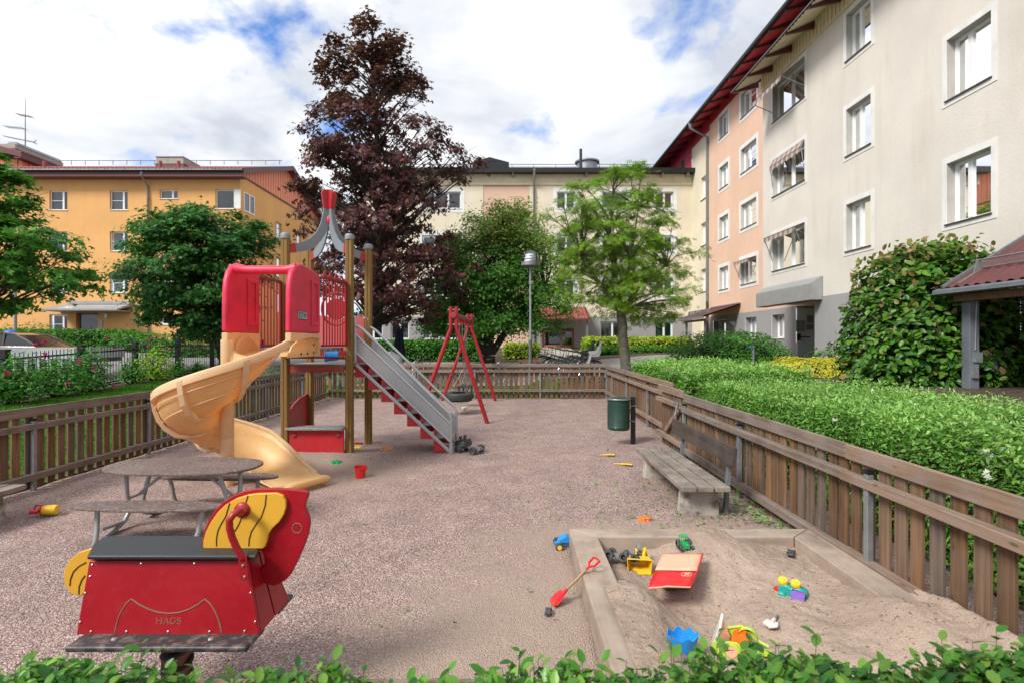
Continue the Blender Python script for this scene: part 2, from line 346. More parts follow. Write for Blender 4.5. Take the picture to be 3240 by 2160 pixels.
def curtainmat():
    m, t, b = newmat('curtains'); oi = nn(t, 'ShaderNodeObjectInfo')
    c = rampn(t, oi.outputs['Random'], [(0.0, (0.03, 0.035, 0.045)), (0.3, (0.10, 0.11, 0.13)), (0.5, (0.28, 0.29, 0.29)), (0.75, (0.07, 0.08, 0.10)), (1.0, (0.18, 0.20, 0.21))])
    t.links.new(c, b.inputs['Base Color']); b.inputs['Roughness'].default_value = 0.9
    wv = nn(t, 'ShaderNodeTexWave'); wv.inputs['Scale'].default_value = 3.0; wv.inputs['Distortion'].default_value = 1.5; t.links.new(coordn(t, 'World', (1, 1, 0.02)), wv.inputs['Vector'])
    bumpn(t, b, wv.outputs['Fac'], 0.5, 0.05); return m
M['curtain'] = curtainmat()
M['blind'] = pm('white_blind', (0.24, 0.26, 0.275), 0.6, 0.05, 3)
M['greencurtain'] = pm('green_curtain', (0.012, 0.12, 0.05), 0.8, 0.3, 9)
M['browncurtain'] = pm('brown_curtain', (0.10, 0.055, 0.04), 0.8, 0.3, 9)
M['lightcurtain'] = pm('light_curtain', (0.17, 0.175, 0.17), 0.8, 0.2, 9)
# ------------------------------------------------------------------ terrain
def sm(t): t = np.clip(t, 0, 1); return t * t * (3 - 2 * t)
def hgt(X, Y):
    X = np.asarray(X, float); Y = np.asarray(Y, float)
    hb = np.interp(Y, [0, 17, 20, 34, 60], [0, 0, 0.2, 1.2, 1.3])
    hb2 = np.interp(Y, [0, 15.6, 16.7, 20, 34, 60], [0, 0, 0.3, 0.4, 1.2, 1.3]); kx = sm((X - 0.3) / 0.9); hb = hb * (1 - kx) + hb2 * kx
    hl = np.interp(Y, [5, 11.3, 15, 19, 36, 60], [0.2, 0.3, 0.45, 0.54, 1.33, 1.4])
    hr = np.interp(Y, [0, 10, 21.7, 34, 60], [0.75, 0.8, 0.85, 1.2, 1.3])
    tl = sm((-5.8 - X) / 4.6); trr = sm((X - 3.2) / 4.3)
    return hb * (1 - tl) * (1 - trr) + hl * tl + hr * trr
def hz(x, y): return float(hgt(x, y))
def sheet(name, x0, x1, y0, y1, m, dz, kind='structure', step=0.5, edge=0.0):
    nx = max(2, int(round((x1 - x0) / step)) + 1); ny = max(2, int(round((y1 - y0) / step)) + 1)
    xs = np.linspace(x0, x1, nx); ys = np.linspace(y0, y1, ny); X, Y = np.meshgrid(xs, ys)
    Z = hgt(X, Y) + dz
    V_ = np.stack([X, Y, Z], -1).reshape(-1, 3); i = np.arange((ny - 1) * nx).reshape(ny - 1, nx)[:, :-1].ravel()
    F_ = np.stack([i, i + 1, i + nx + 1, i + nx], -1)
    o = np_mesh(name, V_, F_, m, None, True); return tag(o, kind=kind)
def terrain():
    xs = np.concatenate([[-600, -200, -90], np.arange(-60, 40.1, 0.5), [70, 200, 600]]); ys = np.concatenate([[-200, -40], np.arange(-6, 60.1, 0.5), [90, 250, 900]])
    X, Y = np.meshgrid(xs, ys); Z = hgt(X, Y)
    ins = (X > -5.6) & (X < 2.9) & (Y < 15.6) & (Y > -3); Z = np.where(ins, Z - 0.12, Z)
    V_ = np.stack([X, Y, Z], -1).reshape(-1, 3); nx = len(xs); ny = len(ys); i = np.arange((ny - 1) * nx).reshape(ny - 1, nx)[:, :-1].ravel()
    np_o = np_mesh('ground', V_, np.stack([i, i + 1, i + nx + 1, i + nx], -1), M['soil'], None, True); tag(np_o, kind='structure')
terrain()
def gravel_sheet():
    xs = np.arange(-5.9, 3.01, 0.06); ys = np.arange(-1.0, 15.7, 0.06); X, Y = np.meshgrid(xs, ys)
    Z = 0.016 * (vnoise(X, Y, 2.2, 3, 4) - 0.5) * 2 + 0.012 * (vnoise(X, Y, 7, 8, 3) - 0.5) - 0.05 * np.exp(-(((X + 1.2) / 0.5) ** 2 + ((Y - 12.3) / 0.6) ** 2)) - 0.04 * np.exp(-(((X + 2.0) / 0.35) ** 2 + ((Y - 6.0) / 0.4) ** 2))
    Z = Z + 0.07 * np.exp(-((X + 2.75) ** 2 / 0.5 + (Y - 7.45) ** 2 / 0.10))            # sand banked against the counter
    Z = Z + 0.10 * np.exp(-((X - 2.6) / 0.35) ** 2) * (Y < 4.4)
    Z = Z - 0.15 * ((X > 0.5) & (X < 2.28) & (Y < 4.15) & (Y > 0.4)) 
    V_ = np.stack([X, Y, Z], -1).reshape(-1, 3); nx = len(xs); i = np.arange((len(ys) - 1) * nx).reshape(len(ys) - 1, nx)[:, :-1].ravel()
    tag(np_mesh('playground_gravel', V_, np.stack([i, i + 1, i + nx + 1, i + nx], -1), M['gravel'], None, True), kind='structure')
gravel_sheet()
sheet('lawn', -10.1, -5.25, -2, 23, M['lawn'], 0.02)
sheet('road', -60, -10.9, 0, 33.0, M['asphalt'], 0.03)
sheet('lawn', -8.9, 1.6, 15.6, 18.2, M['lawn'], 0.02)
sheet('path', -10.9, 9.0, 18.2, 25.5, M['asphalt'], 0.035)
sheet('path', 1.4, 3.6, 25.5, 34.0, M['path'], 0.03)
sheet('footpath', -10.1, -8.9, 15.5, 21.0, M['path'], 0.045)
sheet('path', 3.4, 9.0, 14.4, 18.2, M['asphalt'], 0.035)

# ------------------------------------------------------------------ buildings
def doorway(f, parent, o, depth, m):
    a0, a1, b0, b1 = o; w = MB()
    for a in (a0, a1): w.add([f.p(a, b0, 0), f.p(a, b0, -depth), f.p(a, b1, -depth), f.p(a, b1, 0)], [(0, 1, 2, 3)])
    for b in (b0, b1): w.add([f.p(a0, b, 0), f.p(a1, b, 0), f.p(a1, b, -depth), f.p(a0, b, -depth)], [(0, 1, 2, 3)])
    return w.build('door_reveal', m, parent)
class Fac:
    """a wall plane: u along the wall, w up, n outward"""
    def __init__(s, o, u, n): s.o = Vector(o); s.u = Vector(u); s.n = Vector(n)
    def p(s, a, b, c=0): return s.o + s.u * a + Vector((0, 0, b)) + s.n * c
    def quad(s, mb, a0, a1, b0, b1, c=0): mb.add([s.p(a0, b0, c), s.p(a1, b0, c), s.p(a1, b1, c), s.p(a0, b1, c)], [(0, 1, 2, 3)])
    def box(s, mb, a0, a1, b0, b1, c0, c1):
        vs = [s.p(a, b, c) for c in (c0, c1) for b in (b0, b1) for a in (a0, a1)]
        mb.add(vs, [(0, 1, 3, 2), (4, 6, 7, 5), (0, 4, 5, 1), (2, 3, 7, 6), (0, 2, 6, 4), (1, 5, 7, 3)])
def wall(f, mat, parent, a0, a1, b0, b1, ops, name='wall', c=0.0):
    mb = MB(); As = sorted({a0, a1} | {min(max(q, a0), a1) for o in ops for q in o[:2]}); Bs = sorted({b0, b1} | {min(max(q, b0), b1) for o in ops for q in o[2:4]})
    for i in range(len(As) - 1):
        for j in range(len(Bs) - 1):
            ca = (As[i] + As[i + 1]) / 2; cb = (Bs[j] + Bs[j + 1]) / 2
            if any(o[0] < ca < o[1] and o[2] < cb < o[3] for o in ops): continue
            f.quad(mb, As[i], As[i + 1], Bs[j], Bs[j + 1], c)
    return mb.build(name, mat, parent, recalc=False)
def window(f, parent, a0, a1, b0, b1, revm, panes=(0.5,), depth=0.16, surround=0, cross=False, curt=None, sill=True, split=None, blind=0):
    """a0..b1 is the opening; panes = mullion positions (fractions)"""
    w = MB()
    f.quad(w, a0, a0, b0, b1)
    w = MB()
    for (x0, x1, y0, y1) in ((a0, a0, b0, b1), (a1, a1, b0, b1)): w.add([f.p(x0, y0, 0), f.p(x0, y0, -depth), f.p(x0, y1, -depth), f.p(x0, y1, 0)], [(0, 1, 2, 3)])
    for y in (b0, b1): w.add([f.p(a0, y, 0), f.p(a1, y, 0), f.p(a1, y, -depth), f.p(a0, y, -depth)], [(0, 1, 2, 3)])
    if surround:
        s = surround; w.cur = 1
        for q in ((a0 - s, a0, b0 - s, b1 + s), (a1, a1 + s, b0 - s, b1 + s), (a0, a1, b0 - s, b0), (a0, a1, b1, b1 + s)): f.box(w, *q, 0.001, 0.014)
    win = w.build('window', [M['reveal'], M['white']] if surround else revm, parent)
    fr = MB(); t = 0.07; c0, c1 = -depth, -depth + 0.05
    for q in ((a0, a0 + t, b0, b1), (a1 - t, a1, b0, b1), (a0 + t, a1 - t, b0, b0 + t), (a0 + t, a1 - t, b1 - t, b1)): f.box(fr, *q, c0 + 0.001, c1)
    for m_ in panes:
        am = a0 + (a1 - a0) * m_; f.box(fr, am - 0.06, am + 0.06, b0 + t, b1 - t, c0 + 0.003, c1 + 0.01)
    if cross:
        for k in ([0.5] if cross is True else cross):
            bm_ = b0 + (b1 - b0) * k; e1 = a0 + (a1 - a0) * (panes[0] if panes else 1) - 0.055
            f.box(fr, a0 + t, e1, bm_ - 0.018, bm_ + 0.018, c0 + 0.004, c1 - 0.01)
    fr.build('frame', M['frame'], win, bevel=0.004, seg=1)
    g = MB(); f.quad(g, a0 + t, a1 - t, b0 + t, b1 - t, c0 + 0.02); g.build('pane', M['glass'], win, recalc=False)
    cu = MB(); f.box(cu, a0 + t, a1 - t, b0 + t, b1 - t, c0 - 0.16, c0 - 0.14)
    cu.build('curtain', curt or M['curtain'], win)
    if blind:
        bl = MB(); k = b1 - t; e1 = a0 + (a1 - a0) * (panes[0] if panes else 1) - 0.06
        while k > b1 - (b1 - b0) * blind: f.box(bl, a0 + t + 0.01, a1 - t - 0.01, k - 0.022, k - 0.004, c0 - 0.06, c0 - 0.05); k -= 0.026
        bl.build('blind', M['blind'], win)
    if sill:
        sl = MB(); f.box(sl, a0 - 0.03, a1 + 0.03, b0 - 0.03, b0 - 0.002, -depth + 0.05, 0.05)
        sl.build('sill', M['frame'] if sill == 'white' else M['sill'], win)
    return win
def ribbed(f, mb, a0, a1, b0, b1, c, pitch=0.2, d=0.02, wid=0.05):
    """board and batten / trapezoid sheet along a wall"""
    f.quad(mb, a0, a1, b0, b1, c); k = a0 + pitch / 2
    while k < a1 - wid: f.box(mb, k, k + wid, b0, b1, c + 0.001, c + d); k += pitch
def downpipe(f, parent, a, btop, bbot, m, c=0.09, r=0.05, over=0.5, brk=None):
    mb = MB(); mb.tube([f.p(a, btop, over), f.p(a, btop - 0.25, over), f.p(a, btop - 0.75, c), f.p(a, bbot, c)], r, 10)
    mb.lathe([(r * 1.1, -0.25), (r * 2.2, 0.05), (r * 2.2, 0.12)], 12, Matrix.Translation(f.p(a, btop, over)))
    for z in np.arange(bbot + 1, btop - 1, 2.2): mb.lathe([(r * 1.25, -0.04), (r * 1.25, 0.04)], 12, Matrix.Translation(f.p(a, z, c)))
    return mb.build('downpipe', m, parent, smooth=True)
def corrugated(p0, p1, p2, mb, pitch=0.18, amp=0.03, n=None):
    """p0->p1 along the eave, p0->p2 up the slope; corrugation ridges run up the slope"""
    p0, p1, p2 = Vector(p0), Vector(p1), Vector(p2); e = p1 - p0; s = p2 - p0; L_ = e.length; k = int(L_ / (pitch / 4)); nrm = e.cross(s).normalized()
    if nrm.z < 0: nrm = -nrm
    vs = []
    for i in range(k + 1):
        h_ = amp * (0, 1, 1, 0)[i % 4]; q = p0 + e * (i / k) + nrm * h_; vs += [q, q + s]
    mb.add(vs, [(2 * i, 2 * i + 2, 2 * i + 3, 2 * i + 1) for i in range(k)])

# ---- orange block of flats, left
def orange_building():
    Y0 = 36.2; S = 47.24; root = empty('apartment_building', (-24, Y0, 1.3), 0, 'orange rendered block of flats with maroon eaves and salmon gable cladding', 'building'); root.location = (0, 0, 0)
    fx = lambda s: (s / 1.742 - 1620) / S; fz = lambda s: 1.6 + (680 - s / 1.742) / S
    f = Fac((0, Y0, 0), (1, 0, 0), (0, -1, 0)); XR = -18.2
    g = Fac((XR, 0, 0), (0, 1, 0), (1, 0, 0))
    zt = 12.45; ops = []; W = []
    for (x0, x1) in ((-135, -35), (272, 371), (605, 704)):
        for (y0, y1) in ((355, 462), (580, 688), (809, 917), (1037, 1143)):
            if x0 == 605 and y0 == 1037: continue
            W.append((x0, x1, y0, y1, (0.72,), True, None))
    for (y0, y1) in ((350, 400), (578, 628), (806, 856), (1040, 1092)): W.append((880, 980, y0, y1, (0.68,), False, None))
    for (y0, y1) in ((348, 455), (576, 683), (804, 911)): W.append((1187, 1290, y0, y1, (), False, None))
    W.append((1190, 1260, 1045, 1150, (), False, None)); W.append((-600, -500, 355, 462, (0.72,), True, None)); W.append((-600, -500, 580, 688, (0.72,), True, None))
    for q in W: ops.append((fx(q[0]), fx(q[1]), fz(q[3]), fz(q[2])))
    door = (fx(418), fx(538), 1.34, fz(1028)); ops.append(door)
    wall(f, M['orange'], root, -48, XR, 0.8, zt, ops)
    for q, o in zip(W, ops): window(f, root, *o, M['orange'], panes=q[4], cross=q[5], sill='white')
    # white corner panels beside the corner windows
    for (y0, y1) in ((348, 455), (576, 683), (804, 911)):
        mb = MB(); f.box(mb, fx(1290), XR + 0.03, fz(y1), fz(y0), 0.001, 0.03); mb.build('corner_panel', M['white'], root)
    # right hand side wall
    side = [(36.7, 38.2, fz(455), fz(348)), (36.7, 38.2, fz(683), fz(576)), (36.7, 38.2, fz(911), fz(804))]
    for yy in (41.6, 45.6):
        for b0 in (9.35, 6.6, 3.85): side.append((yy, yy + 1.1, b0, b0 + 1.5))
    wall(g, M['orange'], root, Y0, 51, 0.8, 12.75, side)
    for i, o in enumerate(side): window(g, root, *o, M['orange'], panes=(0.5,), sill='white', depth=0.03 if i < 3 else 0.22)
    # gable cladding
    ridge = (43.6, 15.55); mb = MB()
    gp = lambda y, z, c: g.p(y, z, c)
    mb.add([gp(Y0 - 0.05, 12.75, 0.04), gp(51, 12.75, 0.04), gp(51, 12.9, 0.04), gp(ridge[0], ridge[1] - 0.15, 0.04), gp(Y0 - 0.05, 12.9, 0.04)], [(0, 1, 2, 3, 4)])
    y = Y0 + 0.3
    while y < 51:
        zt_ = 12.85 + (ridge[1] - 13.0) * (1 - abs(y - ridge[0]) / 7.4); g.box(mb, y, y + 0.06, 12.75, zt_, 0.041, 0.075); y += 0.42
    mb.build('gable_cladding', M['salmonclad'], root, recalc=False)
    tr = MB(); g.box(tr, Y0, 51, 12.68, 12.76, 0.002, 0.09); tr.build('cladding_flashing', M['maroon'], root)
    # roof
    mb = MB(); corrugated((-50, Y0 - 0.75, 12.92), (XR + 0.55, Y0 - 0.75, 12.92), (-50, ridge[0], ridge[1] + 0.1), mb, 0.26, 0.05)
    corrugated((-50, 51.6, 12.92), (XR + 0.55, 51.6, 12.92), (-50, ridge[0], ridge[1] + 0.1), mb, 0.26, 0.05)
    rf = mb.build('roof', M['rooftile'], root, recalc=False)
    mb = MB(); mb.box(-50, XR + 0.5, Y0 - 0.72, Y0 - 0.66, 12.42, 12.72); mb.box(-50, XR + 0.5, Y0 - 0.66, Y0 - 0.002, 12.42, 12.5)
    for a, b in (((Y0 - 0.75, 12.8), (ridge[0], ridge[1])), ((51.6, 12.8), (ridge[0], ridge[1]))): mb.beam((XR + 0.56, *a), (XR + 0.56, *b), 0.05, 0.34)
    mb.build('fascia', M['maroon'], rf)
    mb = MB(); mb.tube([(-50, Y0 - 0.82, 12.8), (XR + 0.55, Y0 - 0.82, 12.8)], 0.09, 8); mb.build('gutter', M['black'], rf)
    mb = MB(); zr = ridge[1] + 0.35; mb.tube([(-36, ridge[0] - 0.8, zr), (XR, ridge[0] - 0.8, zr)], 0.03, 6)
    for x in np.arange(-36, XR, 1.1): mb.tube([(x, ridge[0] - 0.8, zr), (x, ridge[0] - 0.8, zr - 0.35)], 0.025, 5)
    mb.build('roof_rail', M['greypipe'], rf)
    # chimney housing
    ch = MB(); cy = 41.0; q = lambda s: (s / 1.742 - 1620) / F * cy; qz = lambda s: 1.6 + (680 - s / 1.742) / F * cy
    ch.box(q(862), q(1010), cy, cy + 2.2, qz(205), qz(170)); ch.box(q(862) - 0.03, q(1010) + 0.03, cy - 0.03, cy + 2.2, qz(240) - 0.6, qz(205), None)
    c = ch.build('chimney', [M['concrete_l']], rf)
    ch = MB(); ch.prism([(q(885), qz(170)), (q(895), qz(160)), (q(980), qz(160)), (q(1010), qz(170))], cy + 0.3, cy + 1.9); ch.box(q(862) - 0.06, q(1012), cy - 0.06, cy + 2.25, qz(170), qz(170) + 0.05); ch.build('chimney_cap', M['galv'], c)
    ch = MB(); ch.box(q(862) - 0.05, q(1010) + 0.05, cy - 0.05, cy + 2.25, qz(240) - 0.7, qz(206)); ch.build('chimney_flashing', M['maroon'], c)
    mb = MB()
    for s in (340, 955, 1052): mb.tube([(q(s), 39.5, 13.8), (q(s), 39.5, 14.75)], 0.12, 10)
    mb.build('vent_pipe', M['rooftile'], rf)
    downpipe(f, root, fx(820), 12.7, 1.3, M['greypipe'], 0.1, 0.06, 0.7)
    # entrance: canopy, door, panel
    mb = MB(); x0, x1 = fx(330), fx(733)
    mb.add([f.p(fx(322), fz(1012), 1.25), f.p(fx(720), fz(1012) , 1.25), f.p(x1, fz(975), 0.02), f.p(fx(395), fz(975), 0.02), f.p(fx(322), fz(1020), 1.25), f.p(fx(720), fz(1020), 1.25), f.p(x1, fz(990), 0.02), f.p(fx(395), fz(990), 0.02)], [(0, 1, 2, 3), (7, 6, 5, 4), (0, 4, 5, 1), (1, 5, 6, 2), (3, 7, 4, 0)])
    f.box(mb, fx(395), x1, fz(982), fz(966), 0.02, 0.35); f.box(mb, fx(330), fx(725), fz(1024), fz(1019), 0.02, 1.2)
    mb.build('entrance_canopy', M['greymetal'], root)
    d = MB(); a0, a1, b0, b1 = door; dep = -0.25
    for x in ((a0, a0 + 0.12), (a1 - 0.12, a1), (a0 + 1.55 - 0.08 - 0.1, a0 + 1.55 + 0.1)): f.box(d, min(x[0], a1 - .1), min(x[1], a1), b0, b1, dep, dep + 0.07)
    d2 = (a0 + a1) / 2 + 0.15
    for b in (b0, b0 + 0.72, b1 - 0.12): f.box(d, a0, a1, b, b + (0.22 if b > b0 + .1 and b < b1 - .3 else 0.12), dep + 0.005, dep + 0.06)
    dr = d.build('entrance_door', M['door_brown'], root); gl = MB(); f.quad(gl, a0, a1, b0, b1, dep + 0.02); gl.build('pane', M['glass'], dr, recalc=False)
    gl = MB(); f.box(gl, a0, a1, b0, b1, dep - 0.4, dep - 0.35); gl.build('hallway', M['dark'], dr); doorway(f, root, door, 0.64, M['orange'])
    gl = MB(); gl.tube([f.p(d2 - 0.1, b0 + 0.8, dep + 0.12), f.p(d2 - 0.1, b0 + 1.3, dep + 0.12)], 0.02, 8); gl.build('handle', M['galv'], dr)
    mb = MB(); f.box(mb, fx(552), fx(567), fz(1115), fz(1070), 0.001, 0.04); mb.build('entry_phone', M['galv'], root)
    mb = MB(); f.box(mb, fx(583), fx(597), fz(1056), fz(1034), 0.001, 0.14); mb.build('wall_lamp', M['frame'], root)
    mb = MB(); f.box(mb, fx(638), fx(735), 1.3, fz(1035), 0.001, 0.03); mb.build('side_door', M['orange'], root)
    return root
M['concrete_l'] = pm('light_panel', (0.36, 0.34, 0.29), 0.8, 0.12, 3, dirt=(0.2, 0.17, 0.13), damt=0.4, kind='World')
orange_building()
def far_block():
    root = empty('apartment_building', (0, 0, 0), 0, 'salmon clad top storey with dark red roof behind the orange block', 'building')
    X1 = -42.6; Y0 = 47; z1 = 17.4; g = Fac((X1, 0, 0), (0, 1, 0), (1, 0, 0)); f = Fac((0, Y0, 0), (1, 0, 0), (0, -1, 0))
    mb = MB(); f.quad(mb, -62, X1, 10, z1); g.quad(mb, Y0, 60, 10, z1); mb.build('wall', M['salmonclad'], root, recalc=False)
    mb = MB()
    for y in np.arange(Y0 + 0.6, 60, 0.8): g.box(mb, y, y + 0.06, 10, z1, 0.002, 0.04)
    for x in np.arange(-62, X1, 1.0): f.box(mb, x, x + 0.06, 10, z1, 0.002, 0.04)
    mb.build('battens', M['redmetal'], root)
    mb = MB(); corrugated((X1 + 0.7, Y0 - 0.8, 17.75), (X1 + 0.7, 60, 17.75), (-52, Y0 - 0.8, 20.6), mb, 0.26, 0.05)
    rf = mb.build('roof', M['rooftile'], root, recalc=False)
    mb = MB(); mb.box(X1 + 0.6, X1 + 0.68, Y0 - 0.8, 60, 17.25, 17.7); mb.box(X1, X1 + 0.6, Y0 - 0.8, 60, 17.25, 17.35); mb.prism([(X1 + 0.68, 17.3), (X1 + 0.68, 17.75), (-52, 20.6), (-62, 17.7), (-62, 17.2), (-52, 20.1)], Y0 - 0.86, Y0 - 0.8)
    mb.build('fascia', M['maroon'], rf)
    cy = 48.5; mb = MB(); p = at(0, 475, cy); q = at(103, 436, cy)
    mb.box(p.x - 2, at(48, 0, cy).x, cy, cy + 5.2, 17.4, at(0, 456, cy).z); c = mb.build('chimney', M['concrete_l'], rf)
    mb = MB(); mb.box(p.x - 2.05, at(49, 0, cy).x, cy - 0.04, cy + 5.25, 17.3, at(0, 470, cy).z); mb.build('chimney_flashing', M['maroon'], c)
    mb = MB(); mb.prism([(at(12, 0, cy).x, at(0, 456, cy).z), (at(22, 0, cy).x, at(0, 447, cy).z), (at(44, 0, cy).x, at(0, 447, cy).z), (at(50, 0, cy).x, at(0, 456, cy).z)], cy + 0.2, cy + 5.0); mb.build('chimney_cap', M['galv'], c)
    an = MB(); b = at(80, 462, 49.5); t = at(80, 312, 49.5); an.tube([b, t], [0.05, 0.02], 6)
    for (x0, y0, x1, y1) in ((13, 432, 113, 452), (17, 402, 80, 408), (55, 363, 103, 371)):
        P0 = at(x0, y0, 49.5); P1 = at(x1, y1, 49.3); an.tube([P0, P1], 0.03, 5)
        for k in np.linspace(0.05, 0.95, 9): c_ = P0.lerp(P1, k); an.tube([c_ + Vector((0, -0.4, 0)), c_ + Vector((0, 0.4, 0))], 0.015, 4)
    P1 = at(105, 451, 49.3); an.tube([P1, at(116, 444, 49.3)], 0.03, 5); an.tube([P1, at(116, 458, 49.3)], 0.03, 5)
    o = an.build('tv_antenna', M['greypipe'], None); tag(o, 'tall thin roof antenna with three cross arms above the far left roof', 'antenna')
far_block()
# ---- cream block, back
def back_building():
    Y0 = 34.2; root = empty('apartment_building', (0, 0, 0), 0, 'cream block of flats with black roof straight behind the trees', 'building')
    f = Fac((0, Y0, 0), (1, 0, 0), (0, -1, 0)); fx = lambda s: (1200 + s / 1.8445 - 1620) / 50.0; fz = lambda s: 1.6 + (630 - s / 1.8445) / 50.0
    XL = -9.6; XR = 11.4; zb = fz(1020); zc = fz(250)
    s0 = 0.24; ops = []; spec = []
    rows = [(290, 388), (544, 642), (798, 896)]
    cols = [((250, 476), (0.33, 0.67), 'lightcurtain'), ((1037, 1142), (0.5,), None), ((1300, 1450), (0.45,), None), ((1612, 1716), (0.5,), 'browncurtain')]
    for (x, pn, cu) in cols:
        for (y0, y1) in rows: ops.append((fx(x[0]), fx(x[1]), fz(y1), fz(y0))); spec.append((pn, cu, s0, 'upper'))
    gnd = [((-90, 20), (0.5,), None), ((66, 174), (0.5,), None), ((245, 350), (0.5,), None), ((365, 450), (0.5,), None), ((1290, 1448), (0.45,), None), ((1610, 1715), (0.5,), 'greencurtain')]
    for (x, pn, cu) in gnd: ops.append((fx(x[0]), fx(x[1]), fz(1148), fz(1045))); spec.append((pn, cu, 0, 'ground'))
    # balcony door strip windows on the salmon panel
    for (y0, y1) in ((400, 520), (655, 775)): ops.append((fx(800), fx(868), fz(y1), fz(y0))); spec.append(((), None, 0, 'salmon'))
    door = (fx(950), fx(1140), 1.2, fz(1085)); ops.append(door)
    xa, xb = fx(607), fx(877)
    wall(f, M['cream'], root, XL, xa, zb, zc, ops); wall(f, M['cream'], root, xb, XR, zb, zc, ops)
    wall(f, M['salmon'], root, xa, xb, 0.9, zc, ops, 'salmon_panel', -0.03)
    wall(f, M['greyrender'], root, XL, xa, 0.9, zb, ops, 'plinth', 0.01); wall(f, M['greyrender'], root, xb, XR, 0.9, zb, ops, 'plinth', 0.01)
    for o, (pn, cu, s_, k) in zip(ops, spec):
        window(f, root, *o, M['greyrender'] if k == 'ground' else M['salmon'] if k == 'salmon' else M['cream'], panes=pn, surround=s_, curt=M[cu] if cu else None, sill='white')
    # west end wall
    g = Fac((XL, 0, 0), (0, -1, 0), (-1, 0, 0)); mb = MB(); g.quad(mb, -46, -Y0, 0.9, zc); mb.build('end_wall', M['cream'], root, recalc=False)
    mb = MB(); ribbed(f, mb, XL - 0.1, XR, zc, 12.15, 0.07, 0.13, 0.03, 0.04); f.box(mb, XL, XR, zc - 0.02, zc, 0.0, 0.07); mb.build('eaves_cladding', M['creamclad'], root, recalc=False)
    mb = MB(); corrugated((XL - 0.5, Y0 - 0.55, 12.36), (XR - 0.03, Y0 - 0.55, 12.36), (XL - 0.5, 40, 14.0), mb, 0.24, 0.045)
    corrugated((XL - 0.5, 46, 12.3), (XR - 0.03, 46, 12.3), (XL - 0.5, 40, 14.0), mb, 0.24, 0.045)
    rf = mb.build('roof', M['darkroof'], root, recalc=False)
    mb = MB(); mb.box(XL - 0.5, XR + 0.1, Y0 - 0.6, Y0 - 0.52, 12.12, 12.38); mb.box(XL - 0.5, XR, Y0 - 0.52, Y0 - 0.08, 12.14, 12.2)
    mb.build('fascia', M['black'], rf)
    br = MB()
    for s in (320, 775, 1200, 1640, 1785): br.prism([(Y0 - 0.5, 12.13), (Y0 - 0.5, 12.05), (Y0 - 0.08, 11.9), (Y0 - 0.08, 12.13)], fx(s), fx(s) + 0.09, Matrix(((0, 1, 0, 0), (1, 0, 0, 0), (0, 0, 1, 0), (0, 0, 0, 1))))
    br.build('bracket', M['concrete_l'], root)
    # black dormer
    dy = 36; q = lambda s: (1200 + s / 1.8445 - 1620) / F * dy; qz = lambda s: 1.6 + (630 - s / 1.8445) / F * dy
    mb = MB(); mb.prism([(q(545), 12.3), (q(545), qz(118)), (q(560), qz(112)), (q(643), qz(88)), (q(757), qz(118)), (q(757), 12.3)], dy, dy + 4)
    d = mb.build('dormer', M['black'], rf); mb = MB()
    for s in (632, 658): mb.box(q(s), q(s) + 0.25, dy - 0.03, dy - 0.002, qz(112), qz(100))
    mb.build('vent', M['dark'], d)
    mb = MB(); mb.lathe([(0.001, 0.55), (0.5, 0.5), (0.9, 0.3), (0.9, 0)], 20, Matrix.Translation((q(700), dy + 3, qz(110)))); mb.build('roof_fan', M['galv'], rf, smooth=True); mb = MB(); mb.lathe([(0.75, 0), (0.75, 0.7), (0.9, 0.7), (0.9, 0.8), (0.001, 0.85)], 20, Matrix.Translation((fx(1215) * 1.15, 39.5, 13.9)))
    mb.build('roof_fan', M['galv'], rf, smooth=True)
    mb = MB(); mb.tube([(fx(1180) * 1.1, 38, 13), (fx(1180) * 1.1, 38, 15.1)], 0.1, 10); mb.build('vent_pipe', M['black'], rf)
    mb = MB()
    for z in (14.35, 14.55): mb.tube([(XL, 39.6, z), (XR, 39.6, z)], 0.025, 6)
    for x in np.arange(XL, XR, 1.6): mb.tube([(x, 39.6, 13.9), (x, 39.6, 14.58)], 0.025, 5)
    mb.build('roof_rail', M['greypipe'], rf)
    downpipe(f, root, fx(903), 12.2, 1.2, M['greypipe'], 0.1, 0.06, 0.5)
    # entrance
    a0, a1, b0, b1 = door; d = MB(); dep = -0.2
    for x in (a0, (a0 + a1) / 2 + 0.1, a1 - 0.16): f.box(d, x, x + 0.16, b0, b1, dep, dep + 0.07)
    for b in (b0 + 0.02, b0 + 1.0, b1 - 0.14): f.box(d, a0, a1, b, b + 0.16, dep + 0.004, dep + 0.065)
    dr = d.build('entrance_door', M['door_wood'], root); gl = MB(); f.quad(gl, a0, a1, b0, b1, dep + 0.03); gl.build('pane', M['glass'], dr, recalc=False)
    gl = MB(); f.box(gl, a0, a1, b0, b1, dep - 0.3, dep - 0.25); gl.build('hallway', M['dark'], dr); doorway(f, root, door, 0.49, M['greyrender'])
    mb = MB(); corrugated((fx(905), Y0 - 2.0, fz(1040)), (fx(1198), Y0 - 2.0, fz(1040)), (fx(905), Y0, fz(965)), mb, 0.2, 0.04)
    cn = mb.build('entrance_canopy', M['rooftile'], root, recalc=False)
    mb = MB(); mb.box(fx(905), fx(1200), Y0 - 2.06, Y0 - 1.98, fz(1040) - 0.1, fz(1040) + 0.02); mb.beam((fx(1200), Y0 - 2, fz(1040)), (fx(1200), Y0 - 0.02, fz(965)), 0.05, 0.14); mb.build('canopy_fascia', M['maroon'], cn)
    for s in (930, 1184):
        mb = MB(); mb.box(fx(s), fx(s) + 0.12, Y0 - 1.85, Y0 - 1.73, 1.0, fz(1040) - 0.08); mb.build('canopy_post', M['greypipe'], cn)
back_building()
